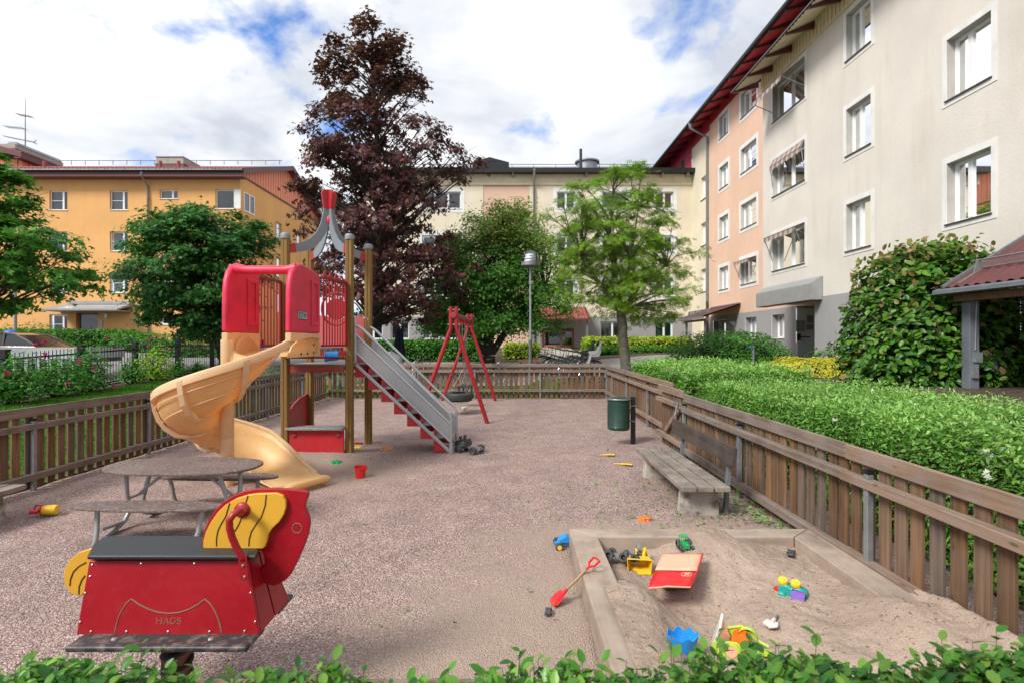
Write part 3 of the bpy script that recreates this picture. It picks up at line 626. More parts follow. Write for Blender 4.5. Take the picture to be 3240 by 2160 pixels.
# ---- right hand block: projecting near part and set-back wing
def awning(f, win, a0, a1, bt, out, drop, n=9, m1=None, m2=None, arms=True):
    """striped cloth on folding arms over a window"""
    cl = MB(); k = int((a1 - a0) / 0.16); v0 = []
    for i in range(k):
        cl.cur = i % 2; x0 = a0 + (a1 - a0) * i / k; x1 = a0 + (a1 - a0) * (i + 1) / k
        cl.add([f.p(x0, bt, 0.02), f.p(x1, bt, 0.02), f.p(x1, bt - drop, out), f.p(x0, bt - drop, out)], [(0, 1, 2, 3)])
        xm = (x0 + x1) / 2; z = bt - drop
        cl.add([f.p(x0, z, out), f.p(x1, z, out), f.p(x1, z - 0.13, out + 0.005), f.p(xm, z - 0.19, out + 0.005), f.p(x0, z - 0.13, out + 0.005)], [(0, 1, 2, 3, 4)])
    o = cl.build('awning', [m1, m2], win, recalc=False)
    ar = MB()
    for x in (a0 + 0.02, a1 - 0.02): ar.tube([f.p(x, bt - 0.95, 0.02), f.p(x, bt - drop, out)], 0.014, 6)
    ar.tube([f.p(a0, bt - drop, out), f.p(a1, bt - drop, out)], 0.014, 6); ar.build('awning_arm', M['galv'], win)
def right_building():
    root = empty('apartment_building', (0, 0, 0), 0, 'tall pale block of flats with red eaves along the right side', 'building')
    XN = 9.7; XF = 11.4; n = Fac((XN, 0, 0), (0, 1, 0), (-1, 0, 0)); w_ = Fac((XF, 0, 0), (0, 1, 0), (-1, 0, 0))
    YE = 20.9; YG = 17.3; zb = 2.95; zc = 11.26
    # near part
    ops = []; sp = []
    Z = [(4.2, 5.55), (6.95, 8.30), (9.70, 11.05)]; s_ = 0.13
    for (y0, y1, pn) in ((10.93, 12.05, (0.62,)), (14.6, 15.68, (0.62,)), (17.9, 20.1, (0.60,)), (3.0, 5.2, (0.6,)), (7.0, 8.1, (0.6,))):
        for i, (b0, b1) in enumerate(Z): ops.append((y0, y1, b0, b1)); sp.append((pn, s_, y0))
    gops = [(13.2, 14.3, 1.75, 2.85), (9.2, 10.3, 1.75, 2.85)]
    wall(n, M['greycream'], root, -6, YE, 3.0, zc, ops); wall(n, M['greyrender'], root, -6, YG, 0.6, 3.0, gops, 'plinth', 0.012)
    mb = MB(); n.quad(mb, YG, YE, 2.95, 3.0); mb.add([n.p(YG, 3.0, 0), n.p(YE, 3.0, 0), (XF + 1.2, YE, 3.0), (XF + 1.2, YG, 3.0)], [(0, 1, 2, 3)])
    mb.add([(XF, YE, 3.004), (XF + 1.2, YE, 3.004), (XF + 1.2, 21.8, 3.004), (XF, 21.8, 3.004)], [(0, 1, 2, 3)])
    mb.add([(XN, YG, 0.6), (XF + 1.2, YG, 0.6), (XF + 1.2, YG, 3.0), (XN, YG, 3.0)], [(0, 1, 2, 3)])
    mb.add([(XN, YE, 3.0), (XF, YE, 3.0), (XF, YE, zc), (XN, YE, zc)], [(0, 1, 2, 3)]); mb.build('overhang', M['cream'], root)
    k = 0
    for o, (pn, s, y0) in zip(ops, sp):
        wn = window(n, root, *o, M['greycream'], panes=(pn[0],) if y0 != 17.9 else (0.5,), surround=s, depth=0.22, sill=True, blind=(0.9 if (k * 7) % 3 else 0.0), curt=M['lightcurtain'] if k % 3 == 1 else None)
        if y0 == 17.9:
            i = k % 3
            if i == 0: awning(n, wn, o[0], o[1], o[3] - 0.02, 0.34, 0.12, m1=M['aw1'], m2=M['aw2'])
            elif i == 1: awning(n, wn, o[0], o[1], o[3] - 0.02, 0.12, 0.22, m1=M['aw1'], m2=M['aw2'])
            else: awning(n, wn, o[0], o[1], o[3] - 0.02, 0.80, 0.62, m1=M['aw1'], m2=M['aw2'])
        k += 1
    for o in gops: window(n, root, *o, M['greyrender'], panes=(0.5,), depth=0.3, sill='white', blind=0.6)
    mb = MB(); ribbed(n, mb, -6, YE + 0.05, zc, 12.05, 0.05, 0.2, 0.03, 0.07); n.box(mb, -6, YE + 0.05, zc - 0.03, zc, 0.0, 0.06); mb.build('eaves_cladding', M['creamclad'], root, recalc=False)
    # near roof: ribbed soffit on brackets
    mb = MB(); ze = 11.42
    corrugated((8.75, -6, ze), (8.75, YE + 0.5, ze), (9.7, -6, ze + 0.42), mb, 0.2, 0.03); mb.build('soffit', M['creamclad'], root, recalc=False)
    mb = MB(); mb.add([(8.68, -6, ze + 0.06), (8.68, YE + 0.55, ze + 0.06), (XF, YE + 0.55, ze + 1.26), (XF, -6, ze + 1.26), (8.68, -6, ze + 0.0), (8.68, YE + 0.55, ze + 0.0)], [(0, 1, 2, 3), (0, 1, 5, 4)])
    mb.add([(8.68, YE + 0.55, ze + 0.06), (XF, YE + 0.55, ze + 1.26), (XF, YE + 0.55, ze + 1.1), (8.68, YE + 0.55, ze - 0.02)], [(0, 1, 2, 3)]); rf = mb.build('lower_roof', M['darkroof'], root, recalc=False)
    for y in list(np.arange(YE + 0.4 - 1.37 * 18, YE + 0.3, 1.37)) + [YE + 0.35]:
        if y < 5: continue
        b = MB(); b.prism([(8.72, ze - 0.01), (8.72, ze - 0.06), (9.7, ze + 0.16), (9.7, ze + 0.40)], y, y + 0.09); b.build('bracket', M['maroon'], rf)
    # set-back wing
    ops = []; sp = []
    ZW = [(4.4, 5.6), (7.15, 8.35), (9.9, 11.1), (12.65, 13.85)]
    for (y0, y1, pn, cr) in ((25.2, 26.9, (0.6,), [0.33, 0.66]), (28.5, 29.7, (0.5,), False)):
        for i, (b0, b1) in enumerate(ZW): ops.append((y0, y1, b0, b1)); sp.append((pn, 0.2, cr, i))
    wall(w_, M['salmon'], root, 20.8, 31.2, 3.0, 14.05, ops, 'salmon_wall')
    for o, (pn, s, cr, i) in zip(ops, sp):
        wn = window(w_, root, *o, M['salmon'], panes=pn, surround=s, depth=0.2, cross=cr)
        if cr and i == 0: awning(w_, wn, o[0], o[1], o[3], 0.4, 0.12, m1=M['aw1'], m2=M['aw2'])
    cops = [(31.6, 32.6, b, b + 1.35) for b in (1.9, 4.55, 7.3, 10.05)]
    wall(w_, M['cream'], root, 31.2, 34.2, 0.9, 13.75, cops, 'cream_wall')
    for o in cops: window(w_, root, *o, M['cream'], panes=(0.5,), depth=0.2)
    gops = [(22.6, 23.7, 1.75, 2.75), (25.2, 26.4, 1.75, 2.75), (28.6, 30.6, 1.1, 2.75)]
    wall(w_, M['greyrender'], root, 21.67, 31.2, 0.7, 3.0, gops, 'plinth', 0.01)
    mb = MB(); mb.add([(XF + 1.16, YG, 0.6), (XF + 1.16, 21.7, 0.6), (XF + 1.16, 21.7, 3.0), (XF + 1.16, YG, 3.0)], [(0, 1, 2, 3)]); mb.build('recess_wall', M['cream'], root, recalc=False)
    for o in gops[:2]: window(w_, root, *o, M['greyrender'], panes=(0.55,), cross=True, depth=0.3, sill='white', blind=0.7)
    mb = MB(); a0, a1, b0, b1 = gops[2]
    for x in (a0, (a0 + a1) / 2 - 0.06, a1 - 0.12): w_.box(mb, x, x + 0.12, b0, b1, -0.2, -0.13)
    w_.box(mb, a0, a1, b1 - 0.15, b1, -0.198, -0.13); w_.box(mb, a0, a1, b0, b0 + 0.15, -0.198, -0.13); dr = mb.build('entrance_door', M['door_brown'], root)
    mb = MB(); w_.quad(mb, a0, a1, b0, b1, -0.17); mb.build('pane', M['glass'], dr, recalc=False); mb = MB(); w_.box(mb, a0, a1, b0, b1, -0.6, -0.55); mb.build('hallway', M['dark'], dr); doorway(w_, root, gops[2], 0.59, M['greyrender'])
    # red cladding and main roof
    mb = MB(); ribbed(w_, mb, -8, 31.2, 14.05, 15.0, 0.03, 0.2, 0.02, 0.06); ribbed(w_, mb, 31.2, 34.2, 13.75, 15.0, 0.03, 0.2, 0.02, 0.06)
    ribbed(w_, mb, 34.2, 42, 12.0, 15.0, 0.03, 0.2, 0.02, 0.06); mb.build('red_cladding', M['redclad'], root, recalc=False)
    mb = MB(); mb.box(XF - 0.06, XF - 0.052, 35.6, 36.2, 12.9, 13.6); mb.build('vent', M['dark'], root)
    mb = MB(); ze = 14.16; mb.add([(10.4, -8, ze), (10.4, 42, ze), (11.4, 42, ze + 0.40), (11.4, -8, ze + 0.40)], [(0, 1, 2, 3)]); mb.build('main_soffit', M['redclad'], root, recalc=False)
    mb = MB(); mb.add([(10.33, -8, ze + 0.12), (10.33, 42.2, ze + 0.12), (18, 42.2, ze + 3.3), (18, -8, ze + 3.3), (10.33, -8, ze - 0.02), (10.33, 42.2, ze - 0.02)], [(0, 1, 2, 3), (0, 1, 5, 4)]); rf = mb.build('main_roof', M['darkroof'], root, recalc=False)
    mb = MB(); mb.tube([(10.27, -8, ze + 0.1), (10.27, 42.2, ze + 0.1)], 0.07, 8); mb.build('gutter', M['darkroof'], rf)
    for y in np.arange(12.5, 42, 1.32):
        b = MB(); b.prism([(10.36, ze - 0.01), (10.36, ze - 0.08), (11.38, ze + 0.18), (11.38, ze + 0.38)], y, y + 0.1); b.build('bracket', M['maroon'], rf)
    mb = MB(); mb.box(11.2, 12.4, 32.2, 33.6, ze + 0.3, ze + 1.0); mb.build('roof_hatch', M['darkroof'], rf)
    downpipe(w_, root, 31.3, ze, 1.1, M['greypipe'], 0.1, 0.07, 1.05)
    mb = MB(); mb.tube([w_.p(31.3, 3.9, 0.1), w_.p(31.3, 1.1, 0.1)], 0.075, 10); mb.build('downpipe_foot', M['brownpipe'], root)
    # grey canopy over the recess
    mb = MB(); y0, y1 = 16.85, 20.65
    mb.add([(9.32, y0, 2.90), (9.32, y1, 2.90), (9.32, y1, 3.40), (9.32, y0, 3.40), (9.34, y0, 3.43), (9.34, y1, 3.43), (9.68, y1, 3.64), (9.68, y0, 3.64), (9.68, y0, 2.90), (9.68, y1, 2.90)],
           [(0, 1, 2, 3), (3, 2, 5, 4), (4, 5, 6, 7), (0, 3, 4, 7, 8), (1, 9, 6, 5, 2)]); cn = mb.build('door_canopy', M['greymetal'], root)
    mb = MB(); mb.box(9.34, 9.68, y0 + 0.02, y1 - 0.02, 2.88, 2.898); mb.build('canopy_underside', M['door_brown'], cn)
    # recess with grey steel door
    mb = MB(); mb.box(XF + 0.002, XF + 1.15, 21.6, 21.66, 0.8, 2.93); dr = mb.build('steel_door', M['steeldoor'], root)
    mb = MB(); p = at(2524, 1066, 21.5); q = at(2562, 1066, 21.5); mb.tube([p, q], 0.022, 8); mb.box(p.x, p.x + 0.12, 21.5, 21.598, p.z - 0.13, p.z + 0.13); mb.build('handle', M['black'], dr)
    mb = MB(); a = at(2520, 1013, 21.56); b = at(2548, 1049, 21.56); mb.box(a.x, b.x, 21.57, 21.599, b.z, a.z); pl = mb.build('notice_board', M['blind'], dr)
    mb = MB()
    for i in range(2):
        for j in range(3): x = a.x + 0.05 + i * 0.16; z = a.z - 0.09 - j * 0.13; mb.box(x, x + 0.1, 21.56, 21.569, z - 0.05, z)
    mb.build('name_card', M['greypost'], pl)
    for (x0, y0_, x1, y1_) in ((2555, 998, 2574, 1022), (2553, 1026, 2574, 1043)):
        a = at(x0, y0_, 21.56); b = at(x1, y1_, 21.56); mb = MB(); mb.box(a.x, b.x, 21.585, 21.599, b.z, a.z); mb.build('paper_notice', M['lightcurtain'], dr)
    mb = MB(); mb.box(XF + 0.002, XF + 1.2, 21.66, 21.7, 2.93, 3.0); mb.build('lintel', M['greyrender'], root)
    # wall lamp by the far entrance
    mb = MB(); w_.prism = None; p = w_.p(27.6, 2.55, 0.0)
    mb.box(XF - 0.05, XF, 27.55, 27.65, 2.0, 2.6); mb.prism([(XF - 0.36, 2.58), (XF - 0.05, 2.62), (XF - 0.05, 2.42), (XF - 0.1, 2.36)], 27.5, 27.7); mb.build('wall_lamp', M['galv'], root)
    # gooseneck vent pipes
    for (bx, by, dx) in ((9.30, 9.6, 0.5), (9.45, 15.0, -0.4)):
        mb = MB(); z = 1.45 if by < 10 else 1.42
        pts = [(bx - (1.20 if by < 10 else 0.2), by, 0.6), (bx - (1.20 if by < 10 else 0.2), by, z - 0.3)]
        c_ = (pts[0][0] + 0.21, by, z - 0.3)
        for k in range(0, 9): t = math.pi - math.pi * k / 8; pts.append((c_[0] + 0.21 * math.cos(t), by, c_[2] + 0.21 * math.sin(t)))
        pts.append((c_[0] + 0.21, by, z - 0.36)); mb.tube(pts, 0.105, 16); mb.build('vent_pipe', M['greypost'] if by < 10 else M['galv'], root, smooth=True)
M['aw1'] = pm('awning_cloth_rust', (0.27, 0.18, 0.16), 0.9, 0.15, 4); M['aw2'] = pm('awning_cloth_cream', (0.44, 0.38, 0.34), 0.9, 0.1, 4)
M['steeldoor'] = pm('grey_steel_door', (0.46, 0.52, 0.56), 0.45, 0.08, 3)
right_building()
M['porchroof'] = pm('maroon_corrugated_roof', (0.105, 0.028, 0.030), 0.5, 0.15, 3, kind='World', dirt=(0.10, 0.04, 0.035), damt=0.5)
# ---- porches with red corrugated roofs
def porch(Yn, Yf, xe, ze, xt, zt, label, posts, guard, phase=0):
    root = empty('entrance_porch', (xe, Yf, hz(xe, Yf)), 0, label, 'porch'); inv = Matrix.Translation(-root.location)
    def lb(mb, name, m, par=root, **k):
        mb.v = [tuple(Vector(q) - root.location) for q in mb.v]; return mb.build(name, m, par, **k)
    mb = MB(); corrugated((xe, Yf, ze), (xe, Yn, ze), (xt, Yf, zt), mb, 0.2, 0.035); rf = lb(mb, 'roof', M['porchroof'], recalc=False)
    mb = MB(); corrugated((xe + 0.02, Yf, ze - 0.05), (xe + 0.02, Yn, ze - 0.05), (xt, Yf, zt - 0.05), mb, 0.5, 0.001); lb(mb, 'roof_underside', M['door_brown'], rf, recalc=False)
    mb = MB(); mb.beam((xe, Yf + 0.03, ze - 0.0), (xt, Yf + 0.03, zt + 0.0), 0.05, 0.12); mb.beam((xt - 0.02, Yn, zt + 0.05), (xt - 0.02, Yf, zt + 0.05), 0.2, 0.06); lb(mb, 'verge_trim', M['galv'], rf)
    mb = MB(); mb.beam((xe - 0.05, Yn, ze - 0.06), (xe - 0.05, Yf + 0.15, ze - 0.06), 0.13, 0.10); lb(mb, 'gutter', M['greypost'], rf, bevel=0.03)
    mb = MB(); mb.beam((xe - 0.12, Yn, ze - 0.09), (xe - 0.12, Yf + 0.25, ze - 0.09), 0.015, 0.015); lb(mb, 'gutter_lip', M['galv'], rf)
    mb = MB(); mb.beam((xe + 0.22, Yn, ze - 0.17), (xe + 0.22, Yf, ze - 0.17), 0.12, 0.12); lb(mb, 'beam', M['door_brown'])
    for (x, y, s) in posts:
        mb = MB(); mb.box(x - s / 2, x + s / 2, y - s / 2, y + s / 2, hz(x, y) - 0.1, ze - 0.231); p = lb(mb, 'post', M['greypost'], bevel=0.01)
        if s > 0.12:
            mb = MB(); mb.tube([(x + 0.02, y - s / 2 - 0.012, ze - 0.24), (x + 0.0, y - s / 2 - 0.012, 1.45)], 0.012, 6); mb.box(x - 0.03, x + 0.09, y - s / 2 - 0.06, y - s / 2 - 0.001, 1.25, 1.42); mb.box(x - 0.06, x + 0.04, y - s / 2 - 0.04, y - s / 2 - 0.001, 0.98, 1.22); lb(mb, 'conduit', M['galv'], p)
    if guard:
        s = (zt - ze) / (xt - xe); ln = (1, 0, s); k = 0.28 / math.hypot(1, s); bx = xe + 0.32; bz = ze + 0.32 * s + 0.04; g = MB()
        for y in guard:
            g.prism([(bx - 0.02, bz), (bx + 0.12, bz + 0.08), (bx + 0.10, bz + 0.24), (bx + 0.04, bz + 0.25)], y - 0.015, y + 0.015); g.beam((bx - 0.28, y, bz - 0.28 * s), (bx + 0.1, y, bz + 0.1 * s), 0.05, 0.02)
        y0, y1 = min(guard), max(guard) + 0.15; g.tube([(bx + 0.07, y0, bz + 0.23), (bx + 0.07, y1, bz + 0.23)], 0.014, 6); g.tube([(bx + 0.11, y0, bz + 0.1), (bx + 0.11, y1, bz + 0.1)], 0.010, 6)
        for y in np.arange(y0, y1, 0.04): g.tube([(bx + 0.07, y, bz + 0.23), (bx + 0.11, y, bz + 0.1)], 0.005, 4)
        lb(g, 'snow_guard', M['greypipe'], rf)
    return root
porch(6.2, 9.5, 7.6, 2.52, 9.66, 3.80, 'red corrugated porch roof on a grey steel post at the right edge', [(7.93, 9.35, 0.17)], [9.25, 7.9, 6.5])
porch(26.9, 30.6, 9.55, 2.86, 11.38, 3.45, 'small far porch with red roof and two grey posts beside the salmon wall', [(9.75, 27.3, 0.1), (9.75, 30.2, 0.1)], [27.3, 28.3, 29.3, 30.3])
# ------------------------------------------------------------------ fences
M['fence_v'] = wood('fence_picket_wood', (0.055, 0.026, 0.013), (0.27, 0.14, 0.062), 2, 0.8, 30, True, (0.22, 0.165, 0.125), 0.3)
M['fence_h'] = wood('fence_rail_wood', (0.10, 0.062, 0.040), (0.26, 0.175, 0.118), 0, 0.8, 30, True, (0.25, 0.215, 0.195), 0.6)
def lbuild(root, mb, name, m, par=None, **k):
    """mb holds world coordinates; parts are stored relative to their unrotated root"""
    mb.v = [tuple(Vector(q) - root.location) for q in mb.v]; return mb.build(name, m, par or root, **k)
def fence(p0, p1, label, h=0.93, side=1, pitch=0.142, posts=(), z0=0.0, name='wooden_fence', cat='fence', brace=False, group=None, capped=True, seams=()):
    p0 = Vector((*p0, z0)); p1 = Vector((*p1, z0)); d = p1 - p0; L_ = d.length; rz = math.atan2(d.y, d.x)
    root = empty(name, p0, rz, label, cat, group); s = side
    pk = MB(); n = int(L_ / pitch)
    for i in range(n):
        x = i * pitch + 0.02; j = RNG.normal(0, 0.006); zt = h - 0.012 + RNG.normal(0, 0.004); y0, y1 = sorted((0, -0.022 * s)); tl = RNG.normal(0, 0.003)
        vs = [(x + j, y, 0.02 + abs(RNG.normal(0, .008))) for y in (y0, y1)] + [(x + j + 0.095, y, 0.02) for y in (y1, y0)] + [(x + j + tl, y, zt) for y in (y0, y1)] + [(x + j + 0.095 + tl, y, zt) for y in (y1, y0)]
        pk.add(vs, [(0, 1, 2, 3), (4, 7, 6, 5), (0, 4, 5, 1), (1, 5, 6, 2), (2, 6, 7, 3), (3, 7, 4, 0)])
    pk.build('picket_panel', M['fence_v'], root, bevel=0.003, seg=1)
    sg = [0.0] + list(seams) + [L_]
    def rail(zc, hh, th, nm):
        mb = MB()
        for a, b in zip(sg[:-1], sg[1:]):
            dz = RNG.normal(0, 0.004); y0, y1 = sorted((0.001 * s, th * s)); mb.box(a + 0.002, b - 0.002, y0, y1, zc - hh / 2 + dz, zc + hh / 2 + dz)
        mb.build(nm, M['fence_h'], root, bevel=0.005, seg=1)
    rail(h - 0.05, 0.105, 0.03, 'top_rail'); rail(h - 0.215, 0.065, 0.07, 'middle_rail'); rail(h - 0.755, 0.07, 0.07, 'lower_rail')
    for x in posts:
        mb = MB(); y0, y1 = sorted((0.012 * s, 0.055 * s)); mb.box(x, x + 0.045, y0, y1, -0.1, h - 0.15); p = mb.build('post', M['galv'], root, bevel=0.004, seg=1)
        if capped: mb = MB(); mb.box(x - 0.002, x + 0.047, y0 - 0.002, y1 + 0.002, h - 0.149, h - 0.125); mb.build('post_cap', M['black'], p)
    if brace:
        mb = MB(); mb.beam((0.06, 0.03 * s, 0.70), (L_ - 0.45, 0.03 * s, 0.26), 0.045, 0.08); mb.build('brace', M['fence_h'], root, bevel=0.004, seg=1)
    return root
fence((-5.2, 15.22), (2.68, 15.22), 'brown picket fence running across the far end of the playground', 0.98, -1, 0.142, [0.6, 2.45, 4.13, 5.97, 7.83], seams=[3.9])
fence((-5.18, 0.2), (-5.2, 15.2), 'brown picket fence along the left side of the playground', 0.90, -1, 0.142, [1.9, 3.75, 5.6, 7.45, 9.3, 11.2, 13.1], seams=[3.55, 7.4, 11.3])
fence((2.56, 8.55), (2.66, 15.15), 'far right hand stretch of picket fence between the bin and the back corner', 0.95, 1, 0.142, [1.6, 3.6, 5.5], seams=[3.2])
fence((2.37, 1.25), (2.37, 7.38), 'near right hand picket fence beside the bench and sandpit', 0.885, 1, 0.142, [0.4, 2.27, 4.28, 6.07], seams=[2.55, 4.8])
g_ = fence((2.37, 7.42), (2.37, 8.66), 'picket gate with a diagonal brace and spring closer left of the bench back', 0.93, 1, 0.142, [], name='wooden_gate', cat='gate', brace=True)
mb = MB(); mb.tube([(0.03, 0.09, 0.76), (0.03, 0.12, 0.6), (0.04, 0.1, 0.38)], 0.013, 8); mb.box(0.0, 0.22, 0.075, 0.085, 0.735, 0.765); mb.build('spring_closer', M['galv'], g_)
fence((2.3, 1.215), (-5.1, 1.215), 'nearest picket fence behind the foreground hedge leaves', 0.83, -1, 0.142, [0.9, 2.8, 4.7, 6.6], seams=[3.6])

# ---- black iron fence outside, left
def iron_fence():
    ys = [9.35, 11.3, 13.3, 15.2, 17.15, 19.1, 21.05, 23.0]; X = -10.6
    root = empty('iron_fence', (X, 9.35, hz(X, 9.35)), 0, 'black iron railing with square posts behind the rose bushes', 'fence')
    hb = lambda y: 0.30 + 0.04 * (y - 11.3) if y < 17.2 else 0.535
    for y in ys:
        z = hb(y); mb = MB(); mb.box(X - 0.06, X + 0.06, y - 0.06, y + 0.06, z - 0.2, z + 1.1); mb.box(X - 0.07, X + 0.07, y - 0.07, y + 0.07, z + 1.1, z + 1.14); lbuild(root, mb, 'post', M['black'])
    for a, b in zip(ys[:-1], ys[1:]):
        mb = MB(); mb.beam((X, a, hb(a) + 0.12), (X, b, hb(b) + 0.12), 0.03, 0.04); mb.beam((X, a, hb(a) + 0.93), (X, b, hb(b) + 0.93), 0.03, 0.04)
        for y in np.arange(a + 0.12, b - 0.06, 0.105): z = hb(y); mb.tube([(X, y, z + 0.03), (X, y, z + 1.06)], 0.009, 5)
        lbuild(root, mb, 'railing_panel', M['black'])
iron_fence()

# ------------------------------------------------------------------ sandpit
M['timber'] = wood('sandpit_timber', (0.26, 0.195, 0.15), (0.43, 0.345, 0.275), 0, 0.85, 16, True, (0.43, 0.345, 0.28), 0.8)
M['timber_y'] = wood('sandpit_timber_y', (0.26, 0.195, 0.15), (0.43, 0.345, 0.275), 1, 0.85, 16, True, (0.43, 0.345, 0.28), 0.8)
def sandpit():
    root = empty('sandpit_frame', (1.37, 2.8, 0), 0, 'weathered timber sandpit frame half buried in sand', 'sandpit'); x0, x1, y0, y1, z = 0.44, 2.30, 1.35, 4.20, 0.15; w_ = 0.20
    P = lambda pts: [(p[0] - 1.37, p[1] - 2.8, zz) for zz in (-0.15, z) for p in pts]
    def tb(pts, m):
        n = len(pts); mb = MB(); mb.add(P(pts), [tuple(range(n - 1, -1, -1)), tuple(range(n, 2 * n))] + [(i, (i + 1) % n, (i + 1) % n + n, i + n) for i in range(n)]); mb.build('timber', m, root, bevel=0.008)
    g = 0.003
    tb([(x0, y0), (x0 + w_, y0 + w_), (x0 + w_, y1 - w_ * 0.9 - g), (x0, y1 - g)], M['timber_y'])
    tb([(x0 + g, y1), (x0 + w_ + g, y1 - w_ * 0.9), (x1 - w_ - g, y1 - w_ * 0.9), (x1 - g, y1)], M['timber'])
    tb([(x1, y1 - g), (x1 - w_, y1 - w_ * 0.9 - g), (x1 - w_, y0 + w_), (x1, y0)], M['timber_y'])
    tb([(x0 + g, y0 - g), (x1 - g, y0 - g), (x1 - w_, y0 + w_ - g), (x0 + w_, y0 + w_ - g)], M['timber'])
    xs = np.arange(0.54, 2.36, 0.014); ys = np.arange(1.25, 4.16, 0.014); X, Y = np.meshgrid(xs, ys)
    Z = 0.055 + 0.05 * (vnoise(X, Y, 1.5, 5, 3) - 0.5) + 0.055 * (vnoise(X, Y, 4.5, 9, 4) - 0.5) + 0.016 * (vnoise(X, Y, 24, 2, 3) - 0.5)
    def bump(cx, cy, r, a): return a * np.exp(-(((X - cx) / r) ** 2 + ((Y - cy) / r) ** 2))
    Z += bump(1.15, 3.15, 0.32, -0.06) + bump(1.55, 2.55, 0.10, -0.045) + bump(1.66, 2.6, 0.08, 0.03) + bump(0.95, 2.65, 0.2, -0.05) + bump(1.5, 4.0, 0.38, 0.10) + bump(1.35, 4.1, 0.25, 0.05)
    nz_ = 0.25 * (vnoise(X, Y, 3.0, 31, 3) - 0.5); Z += 0.15 * sm((X - 1.80) / 0.35) * sm((3.45 - Y + nz_) / 0.55) + 0.12 * sm((1.0 - X + nz_ * 0.6) / 0.32) * sm((3.55 - Y + nz_) / 0.5) - 0.05 * np.exp(-((X - 1.0) / 0.25) ** 2 - ((Y - 3.95) / 0.12) ** 2)
    Z += 0.035 * sm((X - 2.28) / 0.05)
    V_ = np.stack([X, Y, Z], -1).reshape(-1, 3); nx = len(xs); i = np.arange((len(ys) - 1) * nx).reshape(len(ys) - 1, nx)[:, :-1].ravel()
    o = np_mesh('sand', V_, np.stack([i, i + 1, i + nx + 1, i + nx], -1), M['sand'], None, True); tag(o, kind='structure')
    return X, Y, Z
SX, SY, SZ = sandpit()
def sz(x, y):
    i = int(np.clip((y - 1.25) / 0.014, 0, SZ.shape[0] - 1)); j = int(np.clip((x - 0.54) / 0.014, 0, SZ.shape[1] - 1)); return float(SZ[i, j])

# ------------------------------------------------------------------ play tower
M['postwood'] = wood('tower_post_wood', (0.13, 0.065, 0.015), (0.33, 0.19, 0.05), 2, 0.7, 40, True, (0.20, 0.15, 0.07), 0.4, 0.8)
M['redplastic'] = pm('red_plastic', (0.78, 0.028, 0.085), 0.42, 0.18, 1.6, dirt=(0.30, 0.02, 0.03), dscale=3, damt=0.45, spec=0.5)
M['redpaint'] = pm('red_painted_metal', (0.33, 0.010, 0.016), 0.38, 0.12, 3, dirt=(0.20, 0.012, 0.012), damt=0.5)
M['redpanel'] = pm('red_laminate', (0.47, 0.018, 0.028), 0.4, 0.12, 2, dirt=(0.30, 0.05, 0.045), dscale=5, damt=0.55)
M['pinkpanel'] = pm('faded_red_laminate', (0.55, 0.12, 0.12), 0.45, 0.1, 2)
M['rustred'] = pm('red_beam', (0.30, 0.035, 0.03), 0.55, 0.25, 5, dirt=(0.20, 0.10, 0.06), damt=0.7)
M['greylam'] = pm('grey_laminate', (0.22, 0.25, 0.28), 0.45, 0.12, 2, dirt=(0.12, 0.14, 0.10), damt=0.4)
M['steelsheet'] = pm('grey_stair_sheet', (0.34, 0.34, 0.345), 0.45, 0.08, 2, metal=0.25)
M['steeltube'] = pm('grey_tube', (0.40, 0.42, 0.44), 0.38, 0.10, 3, metal=0.4)
M['deck'] = pm('deck_plate', (0.22, 0.215, 0.21), 0.7, 0.3, 18, 0.5, 120, dirt=(0.36, 0.28, 0.22), dscale=4, damt=0.7)
M['rubber'] = pm('black_rubber', (0.022, 0.024, 0.026), 0.65, 0.2, 6, 0.2, 60)
def plasticmat(nm='yellow_slide_plastic', c1=(0.80, 0.55, 0.23), c2_=(0.86, 0.67, 0.35)):
    m, t, b = newmat(nm); v = coordn(t, 'Object')
    c = rampn(t, noisen(t, v, 2.2, 7, 0.6), [(0.3, c1), (0.7, c2_)])
    c = mixn(t, c, (0.42, 0.26, 0.12), rampn(t, noisen(t, v, 5, 9, 0.7), [(0.57, (0, 0, 0)), (0.76, (0.45,) * 3)]))
    t.links.new(c, b.inputs['Base Color']); b.inputs['Roughness'].default_value = 0.42; bumpn(t, b, noisen(t, v, 40, 3), 0.08, 0.003)
    tr = nn(t, 'ShaderNodeBsdfTranslucent'); c2 = mixn(t, c, (1.15, 0.86, 0.42), 1.0, 'MULTIPLY'); t.links.new(c2, tr.inputs['Color'])
    mx = nn(t, 'ShaderNodeMixShader'); mx.inputs[0].default_value = 0.36; t.links.new(b.outputs[0], mx.inputs[1]); t.links.new(tr.outputs[0], mx.inputs[2]); t.links.new(mx.outputs[0], t.nodes['Material Output'].inputs[0]); return m
M['yplastic'] = plasticmat(); M['yrim'] = plasticmat('pale_slide_plastic', (0.80, 0.60, 0.34), (0.85, 0.69, 0.45))
